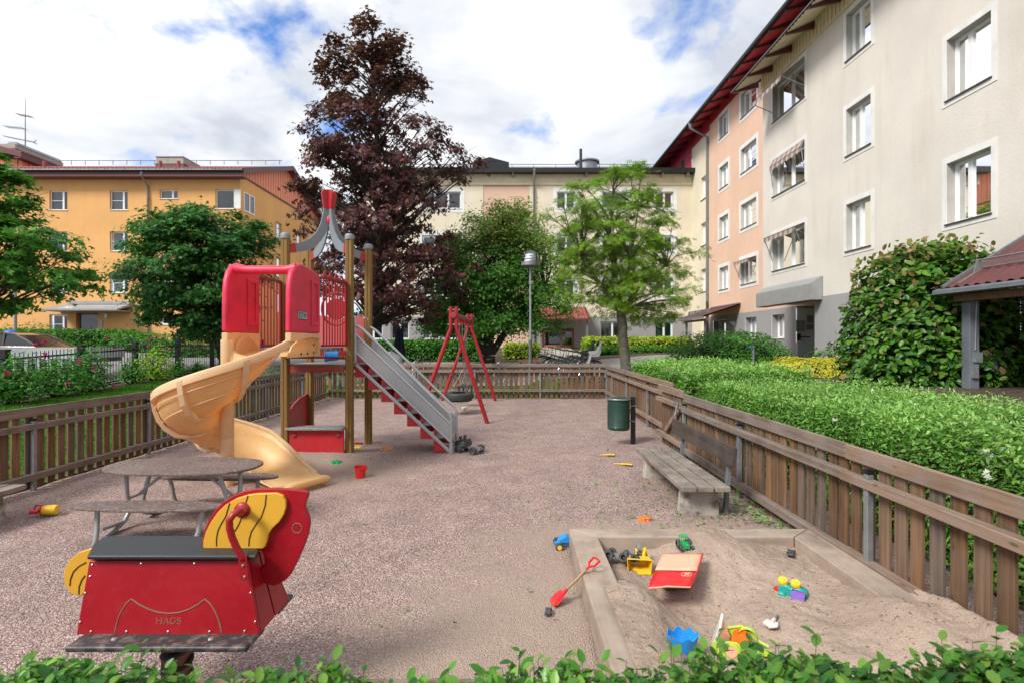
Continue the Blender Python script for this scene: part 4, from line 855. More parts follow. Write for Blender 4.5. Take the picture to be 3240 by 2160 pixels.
def textmesh(txt, size, ext, name, m, parent, Mx, bold=0.0, serif=True, width=1.0):
    """letters drawn as strokes with slab serifs; Mx places them (x right, z up, y depth)"""
    G = {'H': [((0, 0), (0, 1)), ((.62, 0), (.62, 1)), ((0, .52), (.62, .52))], 'A': [((0, 0), (.34, 1)), ((.34, 1), (.7, 0)), ((.14, .36), (.55, .36))],
         'G': 'arc', 'S': 'arc'}
    mb = MB(); x = 0
    def strk(a, b, w_): mb.beam((a[0] * size * width, 0, a[1] * size), (b[0] * size * width, 0, b[1] * size), ext, w_ * size, (1, 0, 0) if abs(a[0] - b[0]) < abs(a[1] - b[1]) else (0, 0, 1))
    for ch in txt:
        if ch == 'H':
            for px in (0.06, 0.62): strk((x + px, 0), (x + px, 1), 0.15 if serif else 0.12)
            strk((x + 0.06, 0.52), (x + 0.62, 0.52), 0.07)
            for px in (0.06, 0.62):
                for z in (0.02, 0.98): strk((x + px - 0.12, z), (x + px + 0.12, z), 0.05)
            x += 0.84
        elif ch == 'A':
            strk((x + 0.08, 0), (x + 0.36, 1), 0.06); strk((x + 0.36, 1), (x + 0.66, 0), 0.16); strk((x + 0.16, 0.33), (x + 0.56, 0.33), 0.06)
            for px in (0.08, 0.66): strk((x + px - 0.11, 0.02), (x + px + 0.11, 0.02), 0.05)
            x += 0.80
        elif ch == 'G':
            pts = [(x + 0.38 + 0.33 * math.cos(t), 0.5 + 0.48 * math.sin(t)) for t in np.linspace(math.radians(42), math.radians(325), 14)]
            for i, (a, b) in enumerate(zip(pts[:-1], pts[1:])): strk(a, b, 0.06 + 0.10 * math.sin(math.pi * i / 13))
            strk((x + 0.64, 0.12), (x + 0.64, 0.45), 0.14); strk((x + 0.46, 0.45), (x + 0.76, 0.45), 0.05); strk((x + 0.66, 0.7), (x + 0.66, 0.95), 0.05); x += 0.80
        elif ch == 'S':
            pts = [(x + 0.30 + 0.22 * math.cos(t), 0.74 + 0.23 * math.sin(t)) for t in np.linspace(math.radians(35), math.radians(250), 9)] + [(x + 0.30 + 0.24 * math.cos(t), 0.27 + 0.25 * math.sin(t)) for t in np.linspace(math.radians(70), math.radians(-145), 9)]
            for a, b in zip(pts[:-1], pts[1:]): strk(a, b, 0.12)
            strk((x + 0.50, 0.70), (x + 0.50, 0.96), 0.05); strk((x + 0.09, 0.04), (x + 0.09, 0.32), 0.05); x += 0.62
    mb.v = [tuple(Mx @ Vector(q)) for q in mb.v]; return mb.build(name, m, parent)
def tower():
    root = empty('play_tower', (-2.76, 7.6, 0), 0, 'red and yellow play tower with spiral slide, stairs and curved grey roof ribs', 'play tower')
    B = lambda mb, n, m, par=None, **k: lbuild(root, mb, n, m, par, **k)
    PA, PB, PC, PD = (-2.305, 7.67), (-3.185, 7.60), (-3.15, 8.42), (-2.25, 8.47); TOP = 3.07
    for i, (x, y) in enumerate((PA, PB, PC, PD)):
        mb = MB(); r = 0.052; ch = 0.016
        sec = [(r, -r + ch), (r, r - ch), (r - ch, r), (0.008, r), (0, r - 0.008), (-0.008, r), (-r + ch, r), (-r, r - ch), (-r, 0.008), (-r + 0.008, 0), (-r, -0.008), (-r, -r + ch), (-r + ch, -r), (-0.008, -r), (0, -r + 0.008), (0.008, -r), (r - ch, -r)]
        n = len(sec); mb.add([(x + a, y + b, z) for z in (-0.1, TOP) for a, b in sec], [tuple(range(n))[::-1], tuple(range(n, 2 * n))] + [(j, (j + 1) % n, (j + 1) % n + n, j + n) for j in range(n)])
        p = B(mb, 'post', M['postwood']); mb = MB(); mb.lathe([(0.066, TOP - 0.03), (0.068, TOP + 0.02), (0.058, TOP + 0.045), (0.03, TOP + 0.055), (0.001, TOP + 0.057)], 16, Matrix.Translation((x, y, 0))); B(mb, 'post_cap', M['greylam'], p, smooth=True)
    cx = sum(p[0] for p in (PA, PB, PC, PD)) / 4; cy = sum(p[1] for p in (PA, PB, PC, PD)) / 4
    # roof ribs
    up = [(0.52, 2.985), (0.42, 3.015), (0.30, 3.085), (0.20, 3.19), (0.13, 3.33), (0.095, 3.47), (0.08, 3.60)]
    lo = [(0.008, 3.60), (0.008, 3.46), (0.008, 3.33), (0.05, 3.20), (0.13, 3.07), (0.24, 2.955), (0.36, 2.90), (0.52, 2.87)]
    for (x, y) in (PA, PB, PC, PD):
        dx, dy = x - cx, y - cy; R = math.hypot(dx, dy); k = (R - 0.07) / 0.57; Mx = T(cx, cy, 0, math.atan2(dy, dx))
        mb = MB(); mb.prism([(a * k, b) for a, b in up + lo], -0.012, 0.012, Mx); rb = B(mb, 'roof_rib', M['greylam'])
        mb = MB(); mb.prism([(0.51 * k, 2.995), (0.57 * k, 2.98), (0.585 * k, 2.85), (0.49 * k, 2.865)], -0.018, 0.018, Mx); B(mb, 'rib_bracket', M['redpanel'], rb)
        mb = MB(); mb.prism([(0.012, 3.56), (0.085, 3.57), (0.118, 3.79), (0.09, 3.835), (0.012, 3.85)], -0.018, 0.018, Mx); B(mb, 'rib_finial', M['redpanel'], rb)
    mb = MB(); mb.lathe([(0.001, 3.31), (0.03, 3.34), (0.045, 3.40), (0.03, 3.46), (0.001, 3.48)], 14, Matrix.Translation((cx, cy, 0))); B(mb, 'roof_knob', M['redplastic'], smooth=True)
    # decks
    mb = MB(); mb.box(-3.26, -2.37, 6.86, 7.60, 1.47, 1.52); dk = B(mb, 'upper_deck', M['deck'], bevel=0.006)
    mb = MB()
    for y in (6.95, 7.15, 7.35, 7.53): mb.lathe([(0.001, -0.008), (0.014, -0.004), (0.014, 0)], 8, T(-2.365, y, 1.495, ry=math.radians(-90)))
    B(mb, 'bolt', M['black'], dk)
    mb = MB(); mb.box(-3.14, -2.35, 7.62, 8.46, 1.24, 1.28); B(mb, 'lower_deck', M['deck'], bevel=0.005)
    mb = MB(); mb.box(-3.13, -2.36, 7.585, 7.618, 1.17, 1.265); mb.box(-3.09, -2.31, 8.40, 8.43, 1.17, 1.265); mb.box(-3.18, -3.15, 7.66, 8.36, 1.17, 1.265); B(mb, 'deck_skirt', M['rustred'])
    mb = MB(); mb.box(-3.13, -2.36, 7.64, 7.67, 1.36, 1.385); mb.box(-3.13, -2.31, 8.38, 8.42, 1.38, 1.46); B(mb, 'cross_bar', M['redpaint'])
    # far side panel, play wheel
    Yb = 8.44; xs = np.linspace(-3.10, -2.31, 9); mb = MB(); mb.prism([(-3.10, 1.46), (-2.31, 1.46)] + [(x, 1.97 + 0.035 * math.sin((x + 3.10) / 0.79 * math.pi * 3) ) for x in xs[::-1]], Yb, Yb + 0.02); B(mb, 'back_panel', M['pinkpanel'])
    w0 = at(1063, 978, 8.05); mb = MB(); ring = [(w0.x + 0.21 * math.cos(t), 8.05, w0.z + 0.24 * math.sin(t)) for t in np.linspace(0, 2 * math.pi, 28)[:-1]]; mb.tube(ring, 0.018, 8, closed=True); wl = B(mb, 'play_ring', M['redpaint'], smooth=True)
    mb = MB(); mb.lathe([(0.001, 0.012), (0.15, 0.012), (0.16, 0.0), (0.15, -0.012), (0.001, -0.012)], 24, T(w0.x, 8.07, w0.z, rx=math.radians(90))); B(mb, 'play_disc', M['redpanel'], wl)
    # grilles
    def grille(x0, y0, x1, y1, n, loops, nm):
        mb = MB(); lr = lambda k: (x0 + (x1 - x0) * k, y0 + (y1 - y0) * k)
        mb.beam((x0, y0, 2.425), (x1, y1, 2.425), 0.035, 0.03)
        g = B(mb, nm, M['redpaint']); mb = MB(); mb.beam((x0, y0, 1.545), (x1, y1, 1.545), 0.035, 0.03); B(mb, 'bottom_rail', M['redpaint'], g)
        for i in range(n):
            k = (i + 0.5) / (n + 0.8); a, b = lr(k); q = MB(); q.tube([(a, b, 1.56), (a, b, 2.41)], 0.011, 8, cap=False); B(q, 'bar', M['redpaint'], g, smooth=True)
        if loops:
            for i in range(loops):
                k0 = (i * 2 + 0.5) / (n + 0.8); k1 = (i * 2 + 1.5) / (n + 0.8); a = lr(k0); b = lr(k1); km = lr((k0 + k1) / 2); hw = (k1 - k0) / 2
                pts = [(*lr((k0 + k1) / 2 + hw * math.cos(t)), 2.44 + 0.045 * math.sin(t) * 1.2) for t in np.linspace(math.pi, 0, 9)]; q = MB(); q.tube(pts, 0.011, 8); B(q, 'top_loop', M['redpaint'], g, smooth=True)
        q = MB(); q.beam((x1, y1, 1.53), (x1, y1, 2.43), 0.02, 0.07, (0, 1, 0)); B(q, 'end_plate', M['redpaint'], g); return g
    grille(-2.42, 6.89, -2.33, 7.58, 8, 4, 'side_grille'); grille(-3.24, 6.75, -3.22, 7.52, 8, 0, 'left_grille')
    # counter under the tower
    mb = MB(); mb.box(-3.12, -2.36, 7.57, 7.60, 0.0, 0.36); cp = B(mb, 'counter_panel', M['redpanel'])
    mb = MB()
    for x in (-3.05, -2.43): mb.lathe([(0.03, 0), (0.03, 0.012), (0.012, 0.02), (0.001, 0.02)], 12, T(x, 7.569, 0.29, rx=math.radians(90)))
    B(mb, 'bolt', M['rustred'], cp)
    mb = MB(); mb.box(-3.16, -2.35, 7.50, 7.78, 0.365, 0.40); B(mb, 'counter_top', M['deck'], bevel=0.01)
    mb = MB(); mb.prism([(7.68, 0.0), (8.36, 0.0), (8.36, 0.80), (8.25, 0.785), (8.05, 0.76), (7.85, 0.70), (7.68, 0.62)], 0, 0.02, Matrix(((0, 1, 0, -3.18), (1, 0, 0, 0), (0, 0, 1, 0), (0, 0, 0, 1)))); B(mb, 'side_panel', M['redpanel'])
    # ---- stairs
    Yn, Yf = 7.72, 8.42; zl = at(1125, 1151, Yn).z; P = lambda zx, zy, Y: at(860 + zx / 3.0157, 960 + zy / 3.0157, Y)
    s0, s1 = P(800, 578, Yn), P(1697, 1408, Yn); slope = (s1.z - s0.z) / (s1.x - s0.x); ln = lambda x: s0.z + slope * (x - s0.x)
    st = MB(); st.beam(s0 + Vector((0, 0, 0)), s1, 0.03, 0.045); sg = B(st, 'stair_stringer', M['steeltube'], bevel=0.008)
    st = MB(); st.beam(s0 + Vector((0, Yf - Yn, 0)), s1 + Vector((0, Yf - Yn, 0)), 0.03, 0.045); B(st, 'stair_stringer', M['steeltube'], bevel=0.008)
    xs_ = [790, 915, 1040, 1163, 1288, 1415, 1542, 1670]; zb = [702, 820, 938, 1055, 1172, 1290, 1410]
    for i in range(7):
        a = P(xs_[i], 0, Yn).x; b = P(xs_[i + 1], 0, Yn).x; z0 = P(0, zb[i], Yn).z; zt0 = ln(a) - 0.02; zt1 = ln(b) - 0.02
        mb = MB(); mb.prism([(a, z0), (b, z0), (b, max(zt1, z0 + 0.004)), (a, zt0)], Yn + 0.02, Yn + 0.035); mb.prism([(a, z0), (b, z0), (b, max(zt1, z0 + 0.004)), (a, zt0)], Yf - 0.035, Yf - 0.02)
        mb.box(a, a + 0.015, Yn + 0.035, Yf - 0.035, z0, zt0 + 0.12); s_ = B(mb, 'step', M['redpanel'])
        mb = MB(); mb.box(a - 0.01, b + 0.02, Yn + 0.036, Yf - 0.036, z0 + 0.165 + 0.02, z0 + 0.20); B(mb, 'tread', M['deck'], s_)
    for Y in (Yn - 0.01, Yf + 0.02):
        c = [P(797, 292, Yn), P(1700, 1140, Yn), P(1700, 1312, Yn), P(797, 458, Yn)]; dy = Y - Yn
        mb = MB(); mb.prism([(q.x, q.z) for q in c], Y, Y + 0.006); sh = B(mb, 'guard_sheet', M['steelsheet'])
        mb = MB(); mb.tube([(c[0].x, Y, c[0].z), (c[1].x, Y, c[1].z)], 0.016, 8); mb.tube([(c[3].x, Y, c[3].z), (c[2].x, Y, c[2].z)], 0.016, 8)
        for k in (0.22, 0.32, 0.42, 0.52, 0.62, 0.72):
            a = c[0].lerp(c[3], k); b = c[1].lerp(c[2], k); d = b - a; a2 = a + d * 0.10; b2 = a + d * 0.91; mb.tube([(a2.x, Y - 0.001, a2.z), (b2.x, Y - 0.001, b2.z)], 0.0045, 5)
        B(mb, 'guard_tube', M['steeltube'], sh, smooth=True)
        pts = [P(797, 560, Yn), P(795, 215, Yn), P(820, 217, Yn), P(870, 248, Yn), P(925, 300, Yn), P(1630, 985, Yn), P(1690, 1035, Yn), P(1712, 1085, Yn), P(1712, 1425, Yn)]
        if Y > Yn + 0.3: pts[0] = P(797, 360, Yn)
        top = [P(775, 130, Yn), P(790, 150, Yn), P(790, 565, Yn)]
        mb = MB(); mb.tube([(q.x, Y, q.z) for q in pts[1:]], 0.021, 10); mb.tube([(pts[0].x, Y, pts[0].z), (pts[0].x, Y, P(0, 140, Yn).z), (pts[0].x - 0.03, Y, P(0, 120, Yn).z), (pts[0].x - 0.07, Y, P(0, 122, Yn).z)], 0.021, 10)
        q = pts[-1]; mb.tube([(q.x, Y, q.z + 0.13), (q.x, Y, q.z - 0.1)], 0.03, 10); B(mb, 'handrail', M['steeltube'], smooth=True)
    # ---- spiral slide
    ccx, ccy = -3.16, 6.0; R = 0.68
    def frame(th):
        """th in degrees, clockwise from east; past 300 the run goes straight on"""
        t = min(th, 300); ph = -math.radians(t); rad = Vector((math.cos(ph), math.sin(ph), 0)); tan = Vector((math.sin(ph), -math.cos(ph), 0)); base = Vector((ccx, ccy, 0))
        if th > 300: base = base + tan * (th - 300) * 0.0125
        return base, rad
    def rimz(th): return 1.62 - 0.0039 * th
    sec = [(0.066, -0.10), (0.075, -0.24), (0.12, -0.34), (0.21, -0.405), (0.33, -0.425), (0.45, -0.40), (0.55, -0.325), (0.62, -0.22), (0.655, -0.11), (0.668, -0.02)]
    ths = list(np.arange(0, 366, 6)); vs = []; vo = []
    for th in ths:
        b, rd = frame(th); fl = sm(np.array((th - 285) / 75.0)); fl = float(fl)
        for (r, z) in sec:
            zf = -0.425; kd = 0.45 + 0.55 * float(sm(np.array(th / 55.0))); zz = rimz(min(th, 300)) + z * kd * (1 - fl) + (zf + 0.02) * fl + (0.006 if fl else 0)
            if r < 0.2: zz = zz - 0.0 + 0
            rr = r + (0.03 * fl if r > 0.5 else 0) ; p = b + rd * rr; zmin = 0.07 + (0.0 if th < 340 else -(th - 340) * 0.0022); vs.append((p.x, p.y, max(zz, zmin)))
    n = len(sec); mb = MB(); mb.add(vs, [(i * n + j, i * n + j + 1, (i + 1) * n + j + 1, (i + 1) * n + j) for i in range(len(ths) - 1) for j in range(n - 1)])
    o = B(mb, 'slide_chute', M['yplastic'], smooth=True, recalc=False); so_ = o.modifiers.new('thick', 'SOLIDIFY'); so_.thickness = 0.012; so_.offset = 0
    # rolled outer lip
    lipsec = [(0.655, 0.0), (0.672, 0.014), (0.70, 0.012), (0.712, -0.005), (0.708, -0.075), (0.692, -0.082), (0.668, -0.07)]; vs = []; lt = [q for q in ths if q <= 348]
    for th in lt:
        b, rd = frame(th); fl = float(sm(np.array((th - 285) / 75.0))); sc = 1 - 0.5 * fl
        for (r, z) in lipsec: p = b + rd * (r + 0.03 * fl); vs.append((p.x, p.y, max(rimz(min(th, 300)) + z * sc - (0.40) * fl, 0.05)))
    n = len(lipsec); mb = MB(); mb.add(vs, [(i * n + j, i * n + (j + 1) % n, (i + 1) * n + (j + 1) % n, (i + 1) * n + j) for i in range(len(lt) - 1) for j in range(n)] + [tuple(range(n)), tuple((len(lt) - 1) * n + j for j in range(n))])
    B(mb, 'slide_rim', M['yrim'], smooth=True)
    # end roll of the exit
    b, rd = frame(365); mb = MB(); mb.tube([b + rd * r + Vector((0, 0, 0.045 - 0.01 * (i in (0, 6)))) for i, r in enumerate((0.10, 0.2, 0.3, 0.42, 0.54, 0.64, 0.70))], [0.03, 0.045, 0.045, 0.045, 0.045, 0.045, 0.03], 12); B(mb, 'slide_exit', M['yplastic'], smooth=True)
    # seam flanges round the outside of the chute
    for th in (46, 96, 150, 205, 258):
        b, rd = frame(th); b2, rd2 = frame(th + 4.6); vs = []
        ss = [(0.715, 0.0)] + [(r * 1.0 + (0.042 if r > 0.2 else 0.0), z - 0.030) for r, z in sec[::-1]]
        for (bb, rr_, t2) in ((b, rd, th), (b2, rd2, th + 4.6)):
            for (r, z) in ss: p = bb + rr_ * r; vs.append((p.x, p.y, rimz(t2) + z * (0.45 + 0.55 * float(sm(np.array(t2 / 55.0)))) - 0.02))
            for (r, z) in ss: p = bb + rr_ * max(r - 0.035, 0.04); vs.append((p.x, p.y, rimz(t2) + z * (0.45 + 0.55 * float(sm(np.array(t2 / 55.0)))) + 0.006))
        k = len(ss); f = []
        for j in range(k - 1): f += [(j, j + 1, 2 * k + j + 1, 2 * k + j), (k + j, k + j + 1, j + 1, j), (3 * k + j, 3 * k + j + 1, 2 * k + j + 1, 2 * k + j)]
        mb = MB(); mb.add(vs, f); B(mb, 'seam_flange', M['yrim'], o)
    # lengthwise step lines moulded in the shell
    for (r, z) in ((0.668, -0.15), (0.60, -0.30)):
        mb = MB(); mb.tube([(lambda b, rd, th: b + rd * r + Vector((0, 0, rimz(th) + z * (0.45 + 0.55 * float(sm(np.array(th / 55.0)))))))(*frame(th), th) for th in range(4, 270, 5)], 0.007, 6); B(mb, 'moulded_step', M['yrim'], o, smooth=True)
    mb = MB(); mb.lathe([(0.068, 0), (0.068, 0.30), (0.064, 0.305), (0.068, 0.31), (0.068, 0.53), (0.064, 0.535), (0.068, 0.54), (0.068, 0.76), (0.064, 0.765), (0.068, 0.77), (0.068, 0.98), (0.064, 0.985), (0.068, 0.99), (0.068, 1.62)], 22, Matrix.Translation((ccx, ccy, 0))); B(mb, 'centre_column', M['yrim'], smooth=True)
    # hood: two side walls and a cross bar
    def hood_side(x, sgn):
        yb = 6.72 if sgn < 0 else 6.86
        prof = [(yb, 1.70), (yb, 2.44), (6.60, 2.475), (6.35, 2.50), (6.20, 2.495), (6.09, 2.455), (6.01, 2.38), (5.965, 2.28), (5.945, 2.14), (5.94, 1.70)]
        Mx = Matrix(((0, 1, 0, x), (1, 0, 0, 0), (0, 0, 1, 0), (0, 0, 0, 1))); mb = MB(); mb.prism(prof, 0, 0.07, Mx); hs = B(mb, 'hood_wall', M['redplastic'], bevel=0.028, seg=3, smooth=True)
        xf = x + 0.07 if sgn > 0 else x + 0.07
        mb = MB()
        for y in (yb - 0.30, yb - 0.10): mb.box(xf - 0.002, xf + 0.016, y - 0.028, y + 0.028, 1.82, 2.30)
        mb.box(xf - 0.002, xf + 0.017, yb - 0.34, yb - 0.06, 1.79, 1.835); mb.box(xf - 0.002, xf + 0.017, yb - 0.34, yb - 0.06, 2.295, 2.345)
        B(mb, 'moulded_ribs', M['redplastic'], hs, bevel=0.008)
        lo_ = [(yb, 1.695), (5.945, 1.695), (5.945, 1.30), (6.10, 1.25), (6.3, 1.30), (yb, 1.40)] if sgn < 0 else [(yb, 1.695), (5.945, 1.695), (5.945, 1.60), (6.10, 1.60), (6.24, 1.615), (6.36, 1.64), (6.78, 1.645), (6.82, 1.62), (6.82, 1.42), (yb, 1.42)]
        mb = MB(); mb.prism(lo_, 0.004, 0.068, Mx); B(mb, 'hood_skirt', M['yrim'], bevel=0.006)
        if sgn > 0:
            mb = MB(); mb.prism([(6.82, 1.42), (6.82, 1.63), (6.78, 1.64), (6.36, 1.635), (6.10, 1.55), (5.99, 1.42)], 0.0, 0.02, Mx); pn = B(mb, 'skirt_panel', M['yplastic'])
            mb = MB()
            for (y, z) in ((6.75, 1.56), (6.75, 1.46), (6.55, 1.455), (6.35, 1.455)): mb.lathe([(0.001, -0.012), (0.014, -0.008), (0.014, 0)], 10, T(x + 0.02, y, z, ry=math.radians(-90)))
            B(mb, 'bolt', M['black'], pn)
        return hs
    hl = hood_side(-3.20, -1); hr = hood_side(-2.50, 1)
    mb = MB(); mb.prism([(5.99, 1.35), (6.5, 1.30), (6.6, 1.52), (6.5, 1.60), (6.36, 1.66), (6.2, 1.66), (6.08, 1.58)], 0.075, 0.12, Matrix(((0, 1, 0, -3.20), (1, 0, 0, 0), (0, 0, 1, 0), (0, 0, 0, 1)))); B(mb, 'inner_lip', M['yplastic'], bevel=0.02, seg=3)
    mb = MB(); zc = 2.405; mb.tube([(-3.14, 6.12, zc + 0.02), (-3.02, 6.12, zc), (-2.98, 6.12, zc), (-2.60, 6.12, zc), (-2.56, 6.12, zc), (-2.44, 6.12, zc + 0.02)], [0.06, 0.048, 0.05, 0.05, 0.048, 0.06], 16); hb = B(mb, 'hood_bar', M['redplastic'], smooth=True)
    # chute floor joining deck and helix
    mb = MB(); ep = [(6.9, 1.50), (6.5, 1.49), (6.3, 1.475), (6.15, 1.455), (6.0, 1.43)]; mb.add([(x, y, z) for y, z in ep for x in (-3.13, -2.5)], [(2 * i, 2 * i + 1, 2 * i + 3, 2 * i + 2) for i in range(4)]); B(mb, 'slide_entry', M['yplastic'], recalc=False, smooth=True)
    # brand plate on the hood
    pb = at(680 + 1028 / 3.919, 820 + 755 / 3.919, 6.3); xf = -2.43
    y0 = 1710 * 2.43 / (1620 - (680 + 1028 / 3.919)); y1 = 1710 * 2.43 / (1620 - (680 + 1136 / 3.919)); z0 = 1.6 + (1080 - (820 + 755 / 3.919)) * ((y0 + y1) / 2) / 1710; z1 = 1.6 + (1080 - (820 + 645 / 3.919)) * ((y0 + y1) / 2) / 1710
    mb = MB(); mb.box(xf - 0.002, xf + 0.003, y0, y1, z0, z1); pl = B(mb, 'name_plate', M['plate'], hr)
    mb = MB(); mb.box(xf + 0.0031, xf + 0.004, y0, y1, z1 - 0.014, z1 - 0.009); mb.box(xf + 0.0031, xf + 0.004, y0, y1, z0 + 0.012, z0 + 0.017); B(mb, 'plate_line', M['platewhite'], pl)
    hgt_ = (z1 - z0) * 0.60; wd = (y1 - y0) / (3.06 * hgt_)
    textmesh('HAGS', hgt_, 0.003, 'plate_lettering', M['platewhite'], pl, Matrix.Translation(-root.location) @ Matrix(((0, -1, 0, xf + 0.004), (1, 0, 0, y0 + 0.005), (0, 0, 1, z0 + (z1 - z0) * 0.2), (0, 0, 0, 1))), width=wd)
M['plate'] = pm('plate_blue', (0.02, 0.03, 0.06), 0.4, 0.1, 3); M['platewhite'] = pm('plate_white', (0.66, 0.68, 0.70), 0.4, 0.05, 3)
tower()

# ------------------------------------------------------------------ swing
M['tyre'] = pm('swing_tyre_rubber', (0.022, 0.032, 0.028), 0.6, 0.25, 10, 0.3, 60, dirt=(0.08, 0.08, 0.07), damt=0.5)
def swing():
    root = empty('swing_set', (-1.18, 12.64, 0), 0, 'red tube swing frame with a wooden top beam and tyre seat', 'swing'); B = lambda mb, n, m, par=None, **k: lbuild(root, mb, n, m, par, **k)
    for Y, xl, xr, zt in ((10.66, -1.88, -0.48, 2.28), (14.60, -1.90, -0.44, 2.34)):
        c = (xl + xr) / 2 + 0.03
        for s, xe in ((-1, xl), (1, xr)):
            mb = MB(); a = c + s * 0.055; mb.tube([(a - 0.0, Y, zt), (a, Y, zt - 0.40), (a + s * 0.012, Y, zt - 0.47), (a + s * 0.04, Y, zt - 0.53), (xe, Y, -0.03)], 0.041, 12); B(mb, 'leg', M['redpaint'], smooth=True)
        mb = MB()
        for z in (zt - 0.06, zt - 0.35): mb.tube([(c - 0.12, Y - 0.01, z), (c + 0.12, Y - 0.01, z)], 0.012, 8)
        B(mb, 'bolt', M['galv'])
    mb = MB(); mb.tube([(-1.15, 10.6, 2.12), (-1.15, 14.66, 2.16)], 0.06, 14); bm_ = B(mb, 'beam', M['rustred'], smooth=True)
    hang = [(12.0, -1.15, 0.44, 0.40), (12.4, -1.15, 0.44, 0.40)]
    mb = MB(); q = []
    prof = [(0.17 + 0, 0.09), (0.26, 0.10), (0.295, 0.08), (0.31, 0.04), (0.312, -0.04), (0.295, -0.08), (0.26, -0.10), (0.20, -0.09)]
    tc = (-1.20, 12.2, 0.36); mb.lathe(prof, 32, Matrix.Translation(tc)); ty = B(mb, 'tyre_seat', M['tyre'], smooth=True)
    mb = MB(); mb.lathe([(0.001, -0.085), (0.21, -0.088)], 24, Matrix.Translation(tc)); B(mb, 'seat_plate', M['rubber'], ty)
    mb = MB()
    for k in (-0.05, 0, 0.05): mb.lathe([(0.3115, k - 0.004), (0.316, k), (0.3115, k + 0.004)], 32, Matrix.Translation(tc))
    B(mb, 'tread_ring', M['rubber'], ty)
    def chain(p, q, par):
        p = Vector(p); q = Vector(q); n = max(2, int((q - p).length / 0.045)); mb = MB(); d = (q - p) / n
        for i in range(n):
            c = p + d * (i + 0.5); u = d.normalized(); s = u.orthogonal().normalized(); s = s if i % 2 else u.cross(s); a = d * 0.62; mb.tube([c - a + s * 0.006, c + a + s * 0.006, c + a - s * 0.006, c - a - s * 0.006], 0.0035, 4, closed=True)
        return B(mb, 'chain', M['chain'], par)
    for y, hx, sp in ((11.95, -1.15, 0.2), (12.45, -1.15, 0.2)):
        mb = MB(); mb.box(hx - 0.03, hx + 0.03, y - 0.01, y + 0.01, 1.98, 2.08); B(mb, 'hanger', M['redpaint'], bm_); k = (hx - 0.02 + (0.05 if y > 12.2 else -0.03), y, 0.98)
        chain((hx, y, 1.99), k, bm_)
        for s in (-1, 1): chain(k, (tc[0] + s * 0.2, tc[1] + (0.16 if y > 12.2 else -0.16), 0.45), ty)
    # infant seat
    bc = (-1.16, 13.45, 0.40); mb = MB(); mb.box(bc[0] - 0.16, bc[0] + 0.16, bc[1] - 0.14, bc[1] + 0.14, bc[2] - 0.12, bc[2] - 0.09)
    for x in (-0.155, -0.05, 0.05, 0.155):
        for y in (-0.14, 0.14): mb.tube([(bc[0] + x, bc[1] + y, bc[2] - 0.1), (bc[0] + x, bc[1] + y, bc[2] + 0.1)], 0.014, 6)
    mb.tube([(bc[0] + a, bc[1] + b, bc[2] + 0.1) for a, b in ((-0.16, -0.14), (0.16, -0.14), (0.16, 0.14), (-0.16, 0.14))], 0.022, 8, closed=True); bs_ = B(mb, 'infant_seat', M['rubber'])
    for y in (13.25, 13.65):
        mb = MB(); mb.box(-1.18, -1.12, y - 0.01, y + 0.01, 1.99, 2.10); B(mb, 'hanger', M['redpaint'], bm_); chain((-1.15, y, 2.0), (-1.155, y, 0.85), bm_)
        for s in (-1, 1): chain((-1.155, y, 0.85), (bc[0] + s * 0.13, bc[1] + (0.13 if y > 13.4 else -0.13), 0.5), bs_)
M['chain'] = pm('chain_steel', (0.32, 0.33, 0.34), 0.4, 0.2, 20, metal=0.7)
swing()

